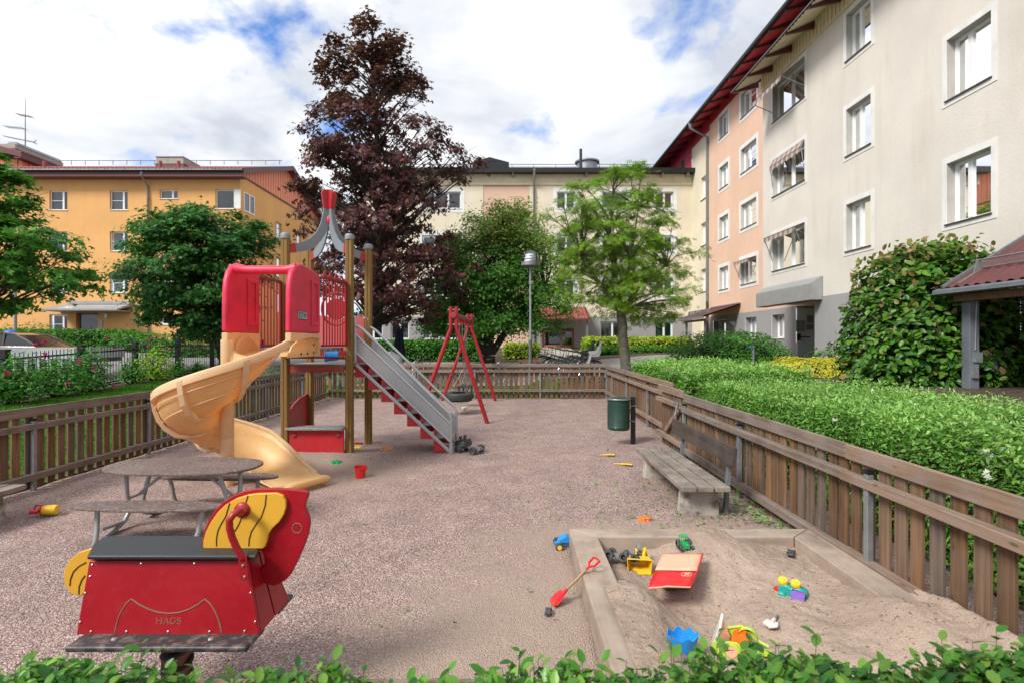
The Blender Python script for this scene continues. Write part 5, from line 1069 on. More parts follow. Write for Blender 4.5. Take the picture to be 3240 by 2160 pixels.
# ------------------------------------------------------------------ picnic table
M['plywood'] = pm('worn_brown_laminate', (0.13, 0.09, 0.082), 0.7, 0.25, 5, 0.3, 90, dirt=(0.30, 0.235, 0.21), dscale=40, damt=0.8)
def picnic():
    root = empty('picnic_table', (-2.875, 4.75, 0), math.radians(-1.5), 'low oval picnic table with two attached benches on bent grey tubes', 'table')
    def oval(a, b, z, th, y, name, ex=2.6):
        pts = [(a * abs(math.cos(t)) ** (2 / ex) * (1 if math.cos(t) >= 0 else -1), b * abs(math.sin(t)) ** (2 / ex) * (1 if math.sin(t) >= 0 else -1)) for t in np.linspace(0, 2 * math.pi, 49)[:-1]]; n = len(pts)
        mb = MB(); mb.add([(x, y + q, zz) for zz in (z - th, z) for x, q in pts], [tuple(range(n))[::-1], tuple(range(n, 2 * n))] + [(j, (j + 1) % n, (j + 1) % n + n, j + n) for j in range(n)]); return mb.build(name, M['plywood'], root, bevel=0.006, seg=2)
    oval(0.66, 0.33, 0.52, 0.022, 0, 'table_top'); oval(0.61, 0.135, 0.31, 0.022, -0.475, 'seat', 2.3); oval(0.61, 0.135, 0.31, 0.022, 0.475, 'seat', 2.3)
    for s in (-1, 1):
        for q in (-1, 1):
            x = s * 0.43
            mb = MB(); mb.tube([(x - s * 0.03, q * 0.17, 0.495), (x, q * 0.12, 0.30), (x + s * 0.01, q * 0.07, 0.14), (x + s * 0.02, q * 0.12, 0.06), (x + s * 0.02, q * 0.25, 0.015), (x + s * 0.02, q * 0.34, 0.0)], 0.019, 10); mb.tube([(x + s * 0.02, q * 0.12, 0.06), (x + s * 0.03, q * 0.36, 0.07)], 0.015, 8); mb.build('leg', M['steeltube'], root, smooth=True)
            mb = MB(); mb.tube([(x, q * 0.44, 0.285), (x - s * 0.012, q * 0.455, 0.20), (x - s * 0.02, q * 0.47, 0.10), (x - s * 0.03, q * 0.49, 0.05), (x - s * 0.02, q * 0.50, -0.03)], 0.019, 10); mb.build('leg', M['steeltube'], root, smooth=True)
        mb = MB(); mb.tube([(s * 0.12, 0, 0.49), (s * 0.42, 0, 0.26)], 0.012, 8); mb.tube([(s * 0.43, -0.09, 0.25), (s * 0.43, 0.09, 0.25)], 0.012, 8); mb.build('brace', M['steeltube'], root, smooth=True)
        mb = MB(); mb.box(s * 0.40 - 0.05, s * 0.40 + 0.05, -0.24, 0.24, 0.488, 0.497); mb.build('mounting_plate', M['steeltube'], root)
picnic()

# ------------------------------------------------------------------ benches
M['benchwood'] = wood('bench_plank_wood', (0.13, 0.105, 0.09), (0.27, 0.235, 0.205), 1, 0.8, 26, True, (0.36, 0.31, 0.26), 0.7)
M['benchback'] = wood('bench_back_wood', (0.038, 0.028, 0.024), (0.095, 0.072, 0.063), 1, 0.75, 26, True, (0.11, 0.092, 0.082), 0.5)
def bench(loc, rz, label, group=None):
    """seat faces -x; built for the right hand side"""
    root = empty('bench', loc, rz, label, 'bench', group)
    for i in range(3):
        x = -0.225 + i * 0.152; mb = MB(); mb.box(x, x + 0.132, -0.92, 0.92, 0.255, 0.30); mb.build('seat_plank', M['benchwood'], root, bevel=0.006)
    for y in (-0.70, 0.66):
        mb = MB(); mb.add([(-0.19, y - 0.07, -0.03), (0.17, y - 0.07, -0.03), (0.17, y + 0.07, -0.03), (-0.19, y + 0.07, -0.03), (-0.165, y - 0.055, 0.25), (0.16, y - 0.055, 0.25), (0.16, y + 0.055, 0.25), (-0.165, y + 0.055, 0.25)], [(3, 2, 1, 0), (4, 5, 6, 7), (0, 1, 5, 4), (1, 2, 6, 5), (2, 3, 7, 6), (3, 0, 4, 7)])
        mb.build('concrete_foot', M['concrete'], root, bevel=0.01)
        mb = MB(); mb.beam((0.245, y, 0.0), (0.297, y, 0.60), 0.055, 0.03, (1, 0, 0)); mb.build('back_support', M['greypost'], root)
    mb = MB(); Mx = T(0.245, 0, 0.565, ry=math.radians(6)); mb.box(-0.02, 0.02, -0.92, 0.92, -0.085, 0.085, Mx); mb.build('backrest', M['benchback'], root, bevel=0.006)
    return root
bench((1.745, 5.75, 0), 0, 'grey plank bench with backrest standing against the right fence')
bench((-4.66, 4.02, 0), math.pi, 'bench end with one concrete foot cut off by the left edge')

# ------------------------------------------------------------------ litter bin
M['bingreen'] = pm('dark_green_metal', (0.012, 0.048, 0.035), 0.35, 0.15, 4, coat=0.2)
def bin_():
    root = empty('litter_bin', (1.87, 8.46, 0), 0, 'dark green perforated litter bin hanging on a steel post', 'litter bin'); cx = (1957 - 1620) / F * 8.46 - 1.87; r = 0.172
    mb = MB(); mb.lathe([(0.001, 0.225), (r - 0.02, 0.225), (r - 0.004, 0.235), (r - 0.002, 0.27), (r + 0.003, 0.275), (r, 0.28), (r, 0.70), (r + 0.006, 0.705)], 36, Matrix.Translation((cx, 0, 0))); bd = mb.build('bin_body', M['bingreen'], root, smooth=True)
    mb = MB()
    for k in range(9):
        z = 0.315 + k * 0.035
        for j in range(30):
            t = 2 * math.pi * (j + 0.5 * (k % 2)) / 30; Mx = Matrix.Translation((cx, 0, z)) @ Matrix.Rotation(t, 4, 'Z') @ Matrix.Translation((r + 0.0015, 0, 0)) @ Matrix.Rotation(math.pi / 2, 4, 'Y')
            mb.lathe([(0.0075, 0), (0.001, 0.0003)], 7, Mx)
    ho = mb.build('perforations', M['dark'], bd, recalc=False); 
    mb = MB(); mb.lathe([(r + 0.014, 0.695), (r + 0.018, 0.70), (r + 0.018, 0.722), (r + 0.006, 0.728), (0.08, 0.736), (0.001, 0.738)], 36, Matrix.Translation((cx, 0, 0))); mb.build('lid', M['bingreen'], root, smooth=True)
    mb = MB(); mb.lathe([(r + 0.0185, 0.698), (r + 0.021, 0.702), (r + 0.021, 0.715), (r + 0.0185, 0.719)], 36, Matrix.Translation((cx, 0, 0))); mb.build('rim_band', M['galv'], root, smooth=True)
    mb = MB(); mb.box(-0.012, 0.06, -0.02, 0.02, -0.1, 0.74); mb.build('post', M['black'], root, bevel=0.004)
    for z in (0.36, 0.60): mb = MB(); mb.box(-0.05, 0.065, -0.024, 0.024, z - 0.008, z + 0.008); mb.build('clamp', M['greypipe'], root)
bin_()

# ------------------------------------------------------------------ spring horse
M['horsered'] = pm('horse_red_laminate', (0.33, 0.004, 0.012), 0.36, 0.10, 3, dirt=(0.36, 0.05, 0.05), dscale=26, damt=0.18, spec=0.5)
M['horseyellow'] = pm('horse_yellow_laminate', (0.70, 0.38, 0.035), 0.4, 0.10, 4, dirt=(0.45, 0.25, 0.05), damt=0.35)
M['groove'] = pm('laminate_groove', (0.20, 0.13, 0.08), 0.7, 0.2, 20); M['darkgroove'] = pm('dark_groove', (0.06, 0.035, 0.01), 0.7, 0.2, 20)
M['horseblack'] = pm('black_seat_board', (0.022, 0.026, 0.032), 0.5, 0.15, 8, 0.15, 200)
M['blackworn'] = pm('worn_black_board', (0.022, 0.024, 0.027), 0.5, 0.2, 8, 0.15, 100, dirt=(0.26, 0.20, 0.17), dscale=24, damt=0.6)
M['screw'] = pm('screw_steel', (0.5, 0.5, 0.5), 0.3, 0.1, 30, metal=0.9)
def horse():
    Yb = 2.36; S = 1.7227; root = empty('spring_rider', (-1.12, Yb, 0), 0, 'red and yellow horse shaped spring rider with a black saddle board', 'spring rider'); B = lambda mb, n, m, par=None, **k: lbuild(root, mb, n, m, par, **k)
    def q(x, y, Y): p = at(x / S, 1250 + y / S, Y); return (p.x, p.z)
    Yf = 2.235; Yt = 2.29; Yk = 2.47
    # trapezoid front and back panels leaning outwards at the foot
    fp = [q(415, 1303, Yf), q(1412, 1303, Yf), q(1352, 898, Yt), q(486, 900, Yt)]
    def slab(pts, ys, th, m, name, par=None, **k):
        mb = MB(); n = len(pts); mb.add([(x, y, z) for (x, z), y in zip(pts, ys)] + [(x, y + th, z) for (x, z), y in zip(pts, ys)], [tuple(range(n)), tuple(range(n, 2 * n))[::-1]] + [(j, j + n, (j + 1) % n + n, (j + 1) % n) for j in range(n)]); return B(mb, name, m, par, **k)
    fr = slab(fp, (Yf, Yf, Yt, Yt), 0.016, M['horsered'], 'side_panel', bevel=0.003); slab(fp, (Yk + 0.07, Yk + 0.07, Yk, Yk), -0.016, M['horsered'], 'side_panel', bevel=0.003)
    # end panels
    for s, (x0, x1) in ((1, (fp[1], fp[2])), (-1, (fp[0], fp[3]))):
        mb = MB(); ym = (Yf + Yk + 0.07) / 2
        for (ya, yb, ta, tb) in ((Yf + 0.018, ym - 0.006, Yt + 0.018, ym - 0.006), (ym + 0.006, Yk + 0.052, ym + 0.006, Yk - 0.018)):
            mb.add([(x0[0] - s * 0.0, ya, x0[1]), (x0[0], yb, x0[1]), (x1[0], tb, x1[1]), (x1[0], ta, x1[1]), (x0[0] - s * 0.016, ya, x0[1]), (x0[0] - s * 0.016, yb, x0[1]), (x1[0] - s * 0.016, tb, x1[1]), (x1[0] - s * 0.016, ta, x1[1])], [(0, 1, 2, 3), (7, 6, 5, 4), (0, 4, 5, 1), (1, 5, 6, 2), (2, 6, 7, 3), (3, 7, 4, 0)])
        B(mb, 'end_panel', M['horsered'])
    # engraved saddle line and screws on the front panel: follow its lean
    def onf(x, y, off=0.0):
        k = (1303 - y) / 404.0; Y = Yf + (Yt - Yf) * k; a = at(x / S, 1250 + y / S, Y); return Vector((a.x, Y - off, a.z))
    gp = [(628, 1290), (632, 1262), (645, 1215), (665, 1170), (690, 1132), (717, 1108)]; gq = [(717, 1108), (760, 1138), (810, 1163), (860, 1180), (920, 1187), (980, 1181), (1030, 1165), (1080, 1138), (1117, 1108)]; gs = [(1117, 1108), (1145, 1132), (1170, 1170), (1190, 1215), (1203, 1262), (1208, 1290)]
    mb = MB()
    for g in (gp, gq, gs): mb.tube([onf(x, y, 0.0002) for x, y in g], 0.0032, 6)
    B(mb, 'engraved_line', M['groove'], fr)
    p = onf(850, 1243, 0.0004); p2 = onf(988, 1243); hgt_ = 0.0265 * 1.0; wd = (p2.x - p.x) / (3.06 * 0.0262)
    sl = math.atan2(Yt - Yf, fp[2][1] - fp[1][1])
    textmesh('HAGS', 0.024, 0.0014, 'engraved_lettering', M['groove'], fr, Matrix.Translation(-root.location) @ Matrix.Translation(p) @ Matrix.Rotation(-sl, 4, 'X'), width=(p2.x - p.x) / (3.06 * 0.024))
    mb = MB()
    for (x, y) in ((503, 923), (492, 985), (465, 1076), (438, 1233), (497, 1285), (690, 1285), (917, 1285), (1143, 1285), (1334, 1283), (1392, 1232), (1366, 1075), (770, 916), (1060, 916)):
        c = onf(x, y, 0.001); mb.lathe([(0.0055, 0.0), (0.005, 0.002), (0.001, 0.0035)], 10, Matrix.Translation(c) @ Matrix.Rotation(math.pi / 2 - sl, 4, 'X'))
    B(mb, 'screw', M['screw'], fr)
    # saddle board
    pts = [(474, 888, 2.262), (1108, 898, 2.262), (1395, 890, 2.262), (1408, 850, 2.30), (1400, 838, 2.41), (1050, 806, 2.50), (640, 803, 2.50), (560, 815, 2.48), (510, 845, 2.40)]
    z = 0.705; poly = []
    for (x, y, Y) in pts: poly.append(((x / S - CX) / F * Y, Y))
    n = len(poly); mb = MB(); mb.add([(x, y, zz) for zz in (z - 0.018, z) for x, y in poly], [tuple(range(n))[::-1], tuple(range(n, 2 * n))] + [(j, (j + 1) % n, (j + 1) % n + n, j + n) for j in range(n)]); B(mb, 'saddle_board', M['horseblack'], bevel=0.007, seg=3)
    # head plate and mane plates
    head = [(1100, 842), (1101, 790), (1112, 740), (1135, 680), (1170, 625), (1215, 580), (1270, 545), (1330, 520), (1400, 508), (1500, 506), (1620, 514), (1672, 522), (1681, 532), (1678, 550), (1664, 585), (1662, 612), (1672, 640), (1686, 672), (1688, 705), (1680, 755), (1655, 825), (1620, 905), (1585, 975), (1560, 1003), (1530, 1024), (1495, 1037), (1455, 1030), (1428, 1012), (1415, 985), (1416, 940), (1440, 915), (1438, 875), (1425, 845)]
    Yh = 2.365; hp = [q(x, y, Yh) for x, y in head]; mb = MB(); mb.prism(hp, Yh, Yh + 0.022); hd = B(mb, 'head', M['horsered'], bevel=0.004)
    mane = [(1106, 830), (1108, 790), (1120, 745), (1148, 690), (1185, 637), (1225, 598), (1285, 562), (1350, 542), (1400, 535), (1505, 532), (1540, 545), (1556, 575), (1557, 610), (1545, 650), (1520, 690), (1485, 722), (1462, 755), (1452, 800), (1443, 826), (1430, 835), (1115, 833)]
    Ym = 2.345; mb = MB(); mb.prism([q(x, y, Ym) for x, y in mane], Ym, Ym + 0.018); mn = B(mb, 'mane', M['horseyellow'], hd, bevel=0.003)
    mb = MB()
    for g in ([(1180, 820), (1180, 780), (1188, 735), (1205, 700), (1232, 655), (1252, 585)], [(1264, 822), (1266, 790), (1275, 745), (1300, 705), (1320, 660), (1335, 600), (1352, 545)], [(1356, 820), (1358, 785), (1370, 740), (1400, 695), (1425, 660), (1445, 600), (1452, 540)]):
        mb.tube([(lambda c: (c[0], Ym - 0.0002, c[1]))(q(x, y, Ym)) for x, y in g], 0.0028, 6)
    B(mb, 'mane_groove', M['darkgroove'], mn)
    e = q(1620, 722, Yh); mb = MB(); mb.tube([(e[0] + 0.021 * math.cos(t), Yh - 0.0006, e[1] + 0.021 * math.sin(t)) for t in np.linspace(0, 2 * math.pi, 25)[:-1]], 0.0022, 5, closed=True); B(mb, 'eye_ring', M['groove'], hd)
    # tail
    tl = [(q(428 + 84 * math.cos(t) + 20, 965 + 126 * math.sin(t), 2.375)) for t in np.linspace(0, 2 * math.pi, 37)[:-1]]
    tl = [q(x, y, 2.375) for x, y in ((520, 835), (480, 838), (430, 855), (385, 890), (355, 935), (346, 985), (352, 1030), (375, 1068), (405, 1088), (440, 1093), (470, 1060), (500, 1000))]
    mb = MB(); mb.prism(tl, 2.375, 2.395); ta = B(mb, 'tail', M['horseyellow'], bevel=0.003); mb = MB()
    for g in ([(381, 1035), (385, 1000), (400, 960), (430, 930), (470, 908)], [(430, 1082), (432, 1040), (446, 1005), (464, 980)]): mb.tube([(lambda c: (c[0], 2.3748, c[1]))(q(x, y, 2.375)) for x, y in g], 0.003, 6)
    B(mb, 'tail_groove', M['darkgroove'], ta)
    # handle
    Yg = 2.25; hpnt = [((1330, 625), 2.34), ((1325, 628), 2.30), ((1300, 632), 2.262), ((1272, 648), 2.245), ((1250, 680), 2.24), ((1252, 725), 2.24), ((1266, 775), 2.242), ((1290, 830), 2.248), ((1312, 868), 2.25), ((1322, 888), 2.252)]
    mb = MB(); mb.tube([(lambda c, Y: (c[0], Y, c[1]))(q(*xy, Y), Y) for xy, Y in hpnt], 0.0145, 12); hn = B(mb, 'handle', M['redpaint'], smooth=True)
    c = q(1318, 625, 2.34); mb = MB(); mb.lathe([(0.001, 0.014), (0.026, 0.012), (0.034, 0.004), (0.035, 0)], 24, T(c[0], 2.344, c[1], rx=math.radians(90))); B(mb, 'handle_flange', M['redpaint'], hn, smooth=True)
    mb = MB(); mb.prism([q(x, y, 2.25) for x, y in ((1300, 870), (1345, 870), (1356, 985), (1350, 1002), (1335, 1010), (1318, 1003), (1308, 985))], 2.246, 2.252); B(mb, 'handle_plate', M['redpaint'], hn)
    mb = MB()
    for (x, y) in ((1325, 926), (1334, 987)): a = q(x, y, 2.246); mb.lathe([(0.007, 0), (0.006, 0.003), (0.001, 0.005)], 10, T(a[0], 2.2455, a[1], rx=math.radians(90)))
    B(mb, 'screw', M['screw'], hn)
    # foot board, mount, spring
    a = q(415, 1330, 2.20); b = q(1385, 1330, 2.20); zt = q(0, 1340, 2.18)[1]; mb = MB(); mb.box(a[0], b[0], 2.14, 2.30, zt - 0.024, zt); B(mb, 'foot_board', M['blackworn'], bevel=0.01, seg=3)
    mb = MB(); mb.box(a[0], b[0], 2.44, 2.60, zt - 0.024, zt); B(mb, 'foot_board', M['blackworn'], bevel=0.01, seg=3)
    mb = MB(); x0 = q(620, 0, 2.3)[0]; x1 = q(1230, 0, 2.3)[0]; mb.box(x0, x1, 2.30, 2.345, zt - 0.05, zt - 0.026); mb.box(x0, x1, 2.40, 2.44, zt - 0.05, zt - 0.026); mb.box((x0 + x1) / 2 - 0.06, (x0 + x1) / 2 + 0.06, 2.29, 2.45, zt - 0.062, zt - 0.051); B(mb, 'mounting_bar', M['rustred'])
    mb = MB()
    for x in (623, 1150): c = q(x, 1316, 2.2); mb.lathe([(0.012, 0), (0.010, 0.003), (0.001, 0.004)], 12, Matrix.Translation((c[0], 2.20, zt)))
    B(mb, 'bolt', M['screw'])
    cx = q(965, 0, 2.37)[0]; pts = [(cx + 0.055 * math.cos(t), 2.37 + 0.055 * math.sin(t), (zt - 0.06) * (t / (2 * math.pi * 5)) + 0.0) for t in np.linspace(0, 2 * math.pi * 5, 100)]; mb = MB(); mb.tube(pts, 0.012, 8); B(mb, 'spring', M['rubber'], smooth=True)
    mb = MB(); mb.box(cx - 0.045, cx + 0.045, 2.33, 2.41, 0.0, zt - 0.062); B(mb, 'spring_core', M['door_brown'])
horse()
# ------------------------------------------------------------------ foliage
def Dx(px, Y): return (px * 1.37755 - CX) / F * Y
def Dz(py, Y): return H + (784 - py) * 1.37755 / F * Y
def tmpl(kind):
    if kind == 'simple': return np.array([(0, 0, 0), (0.33, 0.42, 0.06), (0, 1, 0), (-0.33, 0.42, 0.06)], float), np.array([(0, 1, 2, 3)])
    if kind == 'narrow': return np.array([(0, 0, 0), (0.2, 0.45, 0.05), (0, 1, -0.05), (-0.2, 0.45, 0.05)], float), np.array([(0, 1, 2, 3)])
    if kind == 'pointed': return np.array([(0, 0, 0), (0.17, 0.25, 0.05), (0.19, 0.55, 0.05), (0, 1.05, -0.10), (-0.19, 0.55, 0.05), (-0.17, 0.25, 0.05), (0, 0.4, -0.02)], float), np.array([(0, 1, 2, 6), (6, 2, 3, 4), (0, 6, 4, 5)])
    if kind == 'ovate': return np.array([(0, 0, 0), (0.23, 0.2, 0.07), (0.29, 0.5, 0.09), (0.17, 0.8, 0.05), (0, 1, -0.04), (-0.17, 0.8, 0.05), (-0.29, 0.5, 0.09), (-0.23, 0.2, 0.07), (0, 0.2, 0), (0, 0.5, 0.01), (0, 0.8, 0)], float), np.array([(0, 1, 8, 8), (1, 2, 9, 8), (2, 3, 10, 9), (3, 4, 10, 10), (0, 8, 7, 7), (8, 9, 6, 7), (9, 10, 5, 6), (10, 4, 5, 5)])
    if kind == 'maple':
        V = [(0, 0, 0)]; Fq = []
        for a, L_ in ((0, 1.0), (52, 0.85), (-52, 0.85)):
            c, s = math.cos(math.radians(a)), math.sin(math.radians(a)); b = len(V)
            for (x, y, z) in ((0.22, 0.5, 0.03), (0, 1, -0.08), (-0.22, 0.5, 0.03)): V.append((x * c + y * s * L_, -x * s + y * c * L_, z))
            Fq.append((0, b, b + 1, b + 2))
        return np.array(V), np.array(Fq)
    if kind == 'pinnate':
        V = []; Fq = []
        for k in range(3):
            y = 0.2 + k * 0.26
            for s in (-1, 1):
                b = len(V); V += [(0, y, 0), (s * 0.18, y - 0.02, -0.02), (s * 0.40, y + 0.14, -0.07), (s * 0.17, y + 0.17, 0)]; Fq.append((b, b + 1, b + 2, b + 3))
        b = len(V); V += [(0, 0.9, 0), (0.05, 1.02, 0), (0, 1.2, -0.03), (-0.05, 1.02, 0)]; Fq.append((b, b + 1, b + 2, b + 3))
        b = len(V); V += [(-0.012, 0, 0), (0.012, 0, 0), (0.012, 0.95, 0), (-0.012, 0.95, 0)]; Fq.append((b, b + 1, b + 2, b + 3)); return np.array(V), np.array(Fq)
def nrm(a): return a / np.maximum(np.linalg.norm(a, axis=1, keepdims=True), 1e-9)
def leaves(name, C_, N_, size, kind, m, parent=None, rng=RNG, droop=0.25, D_=None, origin=None):
    n = len(C_); T_, Fq = tmpl(kind); N_ = nrm(N_); r = rng.normal(size=(n, 3)) if D_ is None else D_ + rng.normal(size=(n, 3)) * 0.35
    d = nrm(r - N_ * np.sum(r * N_, 1, keepdims=True)); d[:, 2] -= droop; d = nrm(d); x = nrm(np.cross(d, N_)); nz = np.cross(x, d); s = np.asarray(size).reshape(-1, 1) * np.ones((n, 1))
    P_ = C_[:, None, :] + s[:, None, :] * (T_[None, :, 0:1] * x[:, None, :] + T_[None, :, 1:2] * d[:, None, :] + T_[None, :, 2:3] * nz[:, None, :])
    if origin is not None: P_ = P_ - np.array(origin)[None, None, :]
    k = len(T_); V_ = P_.reshape(-1, 3)
    tri = any(len(set(f)) < 4 for f in Fq.tolist())
    if tri:
        F3 = []
        for f in Fq.tolist():
            F3.append((f[0], f[1], f[2]))
            if f[3] != f[2]: F3.append((f[0], f[2], f[3]))
        Fq = np.array(F3)
    F_ = (np.arange(n)[:, None, None] * k + Fq[None]).reshape(-1, Fq.shape[1]); return np_mesh(name, V_, F_, m, parent, False)
LM = {}
LM['purple'] = leafmat('copper_maple_leaf', [(0.045, 0.022, 0.032), (0.10, 0.036, 0.046), (0.19, 0.058, 0.055), (0.075, 0.036, 0.048), (0.21, 0.085, 0.065), (0.07, 0.048, 0.038)], 0.28, 0.42)
LM['cherry'] = leafmat('cherry_leaf', [(0.04, 0.15, 0.018), (0.09, 0.25, 0.025), (0.05, 0.18, 0.026), (0.13, 0.27, 0.035), (0.06, 0.20, 0.03)], 0.4)
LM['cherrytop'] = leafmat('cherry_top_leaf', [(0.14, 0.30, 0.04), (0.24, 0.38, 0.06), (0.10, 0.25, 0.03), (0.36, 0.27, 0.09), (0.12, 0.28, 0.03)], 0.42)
LM['rowan'] = leafmat('rowan_leaf', [(0.10, 0.25, 0.018), (0.17, 0.34, 0.022), (0.25, 0.40, 0.035), (0.12, 0.28, 0.02), (0.36, 0.29, 0.06)], 0.42)
LM['maple'] = leafmat('dark_maple_leaf', [(0.02, 0.10, 0.026), (0.035, 0.15, 0.032), (0.06, 0.20, 0.03), (0.025, 0.12, 0.03), (0.13, 0.30, 0.03)], 0.3)
LM['ltree'] = leafmat('bright_maple_leaf', [(0.035, 0.14, 0.02), (0.07, 0.23, 0.02), (0.12, 0.30, 0.03), (0.05, 0.18, 0.025)], 0.35)
LM['hedge'] = leafmat('hedge_leaf', [(0.045, 0.15, 0.020), (0.10, 0.25, 0.032), (0.16, 0.33, 0.045), (0.07, 0.20, 0.028), (0.24, 0.39, 0.08)], 0.3, 0.45)
LM['hedgetop'] = leafmat('hedge_shoot_leaf', [(0.16, 0.36, 0.07), (0.25, 0.45, 0.11), (0.34, 0.52, 0.16)], 0.35, 0.45)
LM['shrub'] = leafmat('shrub_leaf', [(0.025, 0.12, 0.012), (0.05, 0.20, 0.015), (0.09, 0.28, 0.02), (0.04, 0.16, 0.015)], 0.3)
LM['magnolia'] = leafmat('magnolia_leaf', [(0.020, 0.085, 0.010), (0.04, 0.14, 0.012), (0.07, 0.20, 0.018), (0.12, 0.24, 0.028), (0.03, 0.11, 0.012)], 0.25, 0.38)
LM['magtip'] = leafmat('magnolia_young_leaf', [(0.22, 0.26, 0.06), (0.28, 0.14, 0.07), (0.14, 0.26, 0.04), (0.18, 0.20, 0.05)], 0.3, 0.38)
LM['rose'] = leafmat('rose_leaf', [(0.04, 0.17, 0.02), (0.08, 0.27, 0.03), (0.05, 0.21, 0.03), (0.13, 0.34, 0.04)], 0.3)
LM['yrose'] = leafmat('yellow_rose_leaf', [(0.20, 0.38, 0.02), (0.36, 0.50, 0.03), (0.10, 0.28, 0.03)], 0.35)
LM['yellow'] = leafmat('golden_shrub_leaf', [(0.45, 0.42, 0.02), (0.60, 0.52, 0.03), (0.34, 0.38, 0.03)], 0.3)
LM['lime'] = leafmat('lime_shrub_leaf', [(0.28, 0.40, 0.03), (0.42, 0.50, 0.04), (0.16, 0.30, 0.03)], 0.3)
LM['front'] = leafmat('front_hedge_leaf', [(0.02, 0.09, 0.016), (0.05, 0.19, 0.02), (0.12, 0.32, 0.035), (0.03, 0.13, 0.02), (0.22, 0.40, 0.06), (0.04, 0.15, 0.02)], 0.32, 0.33)
LM['grass'] = leafmat('grass_blade', [(0.05, 0.16, 0.015), (0.09, 0.25, 0.02), (0.14, 0.30, 0.04)], 0.3)
LM['litter'] = leafmat('fallen_leaf', [(0.07, 0.24, 0.03), (0.14, 0.34, 0.06), (0.25, 0.30, 0.10), (0.05, 0.16, 0.03)], 0.2)
LM['pink'] = leafmat('rose_petal', [(0.50, 0.015, 0.16), (0.62, 0.03, 0.22), (0.36, 0.008, 0.09)], 0.2)
LM['whitef'] = leafmat('white_petal', [(0.75, 0.76, 0.70), (0.66, 0.68, 0.58)], 0.3)
M['bark'] = pm('dark_bark', (0.05, 0.035, 0.026), 0.9, 0.4, 9, 0.8, 30, dirt=(0.10, 0.085, 0.06), dscale=6, damt=0.6, dist=0.02)
M['barklight'] = pm('grey_bark', (0.13, 0.11, 0.09), 0.9, 0.35, 9, 0.7, 30, dirt=(0.05, 0.075, 0.03), dscale=4, damt=0.6, dist=0.02)
M['twig'] = pm('twig_bark', (0.085, 0.055, 0.035), 0.9, 0.3, 9)
M['core'] = pm('inner_shade', (0.012, 0.022, 0.008), 1.0, 0.5, 6)  # near-black fill for the solids added inside foliage to block light
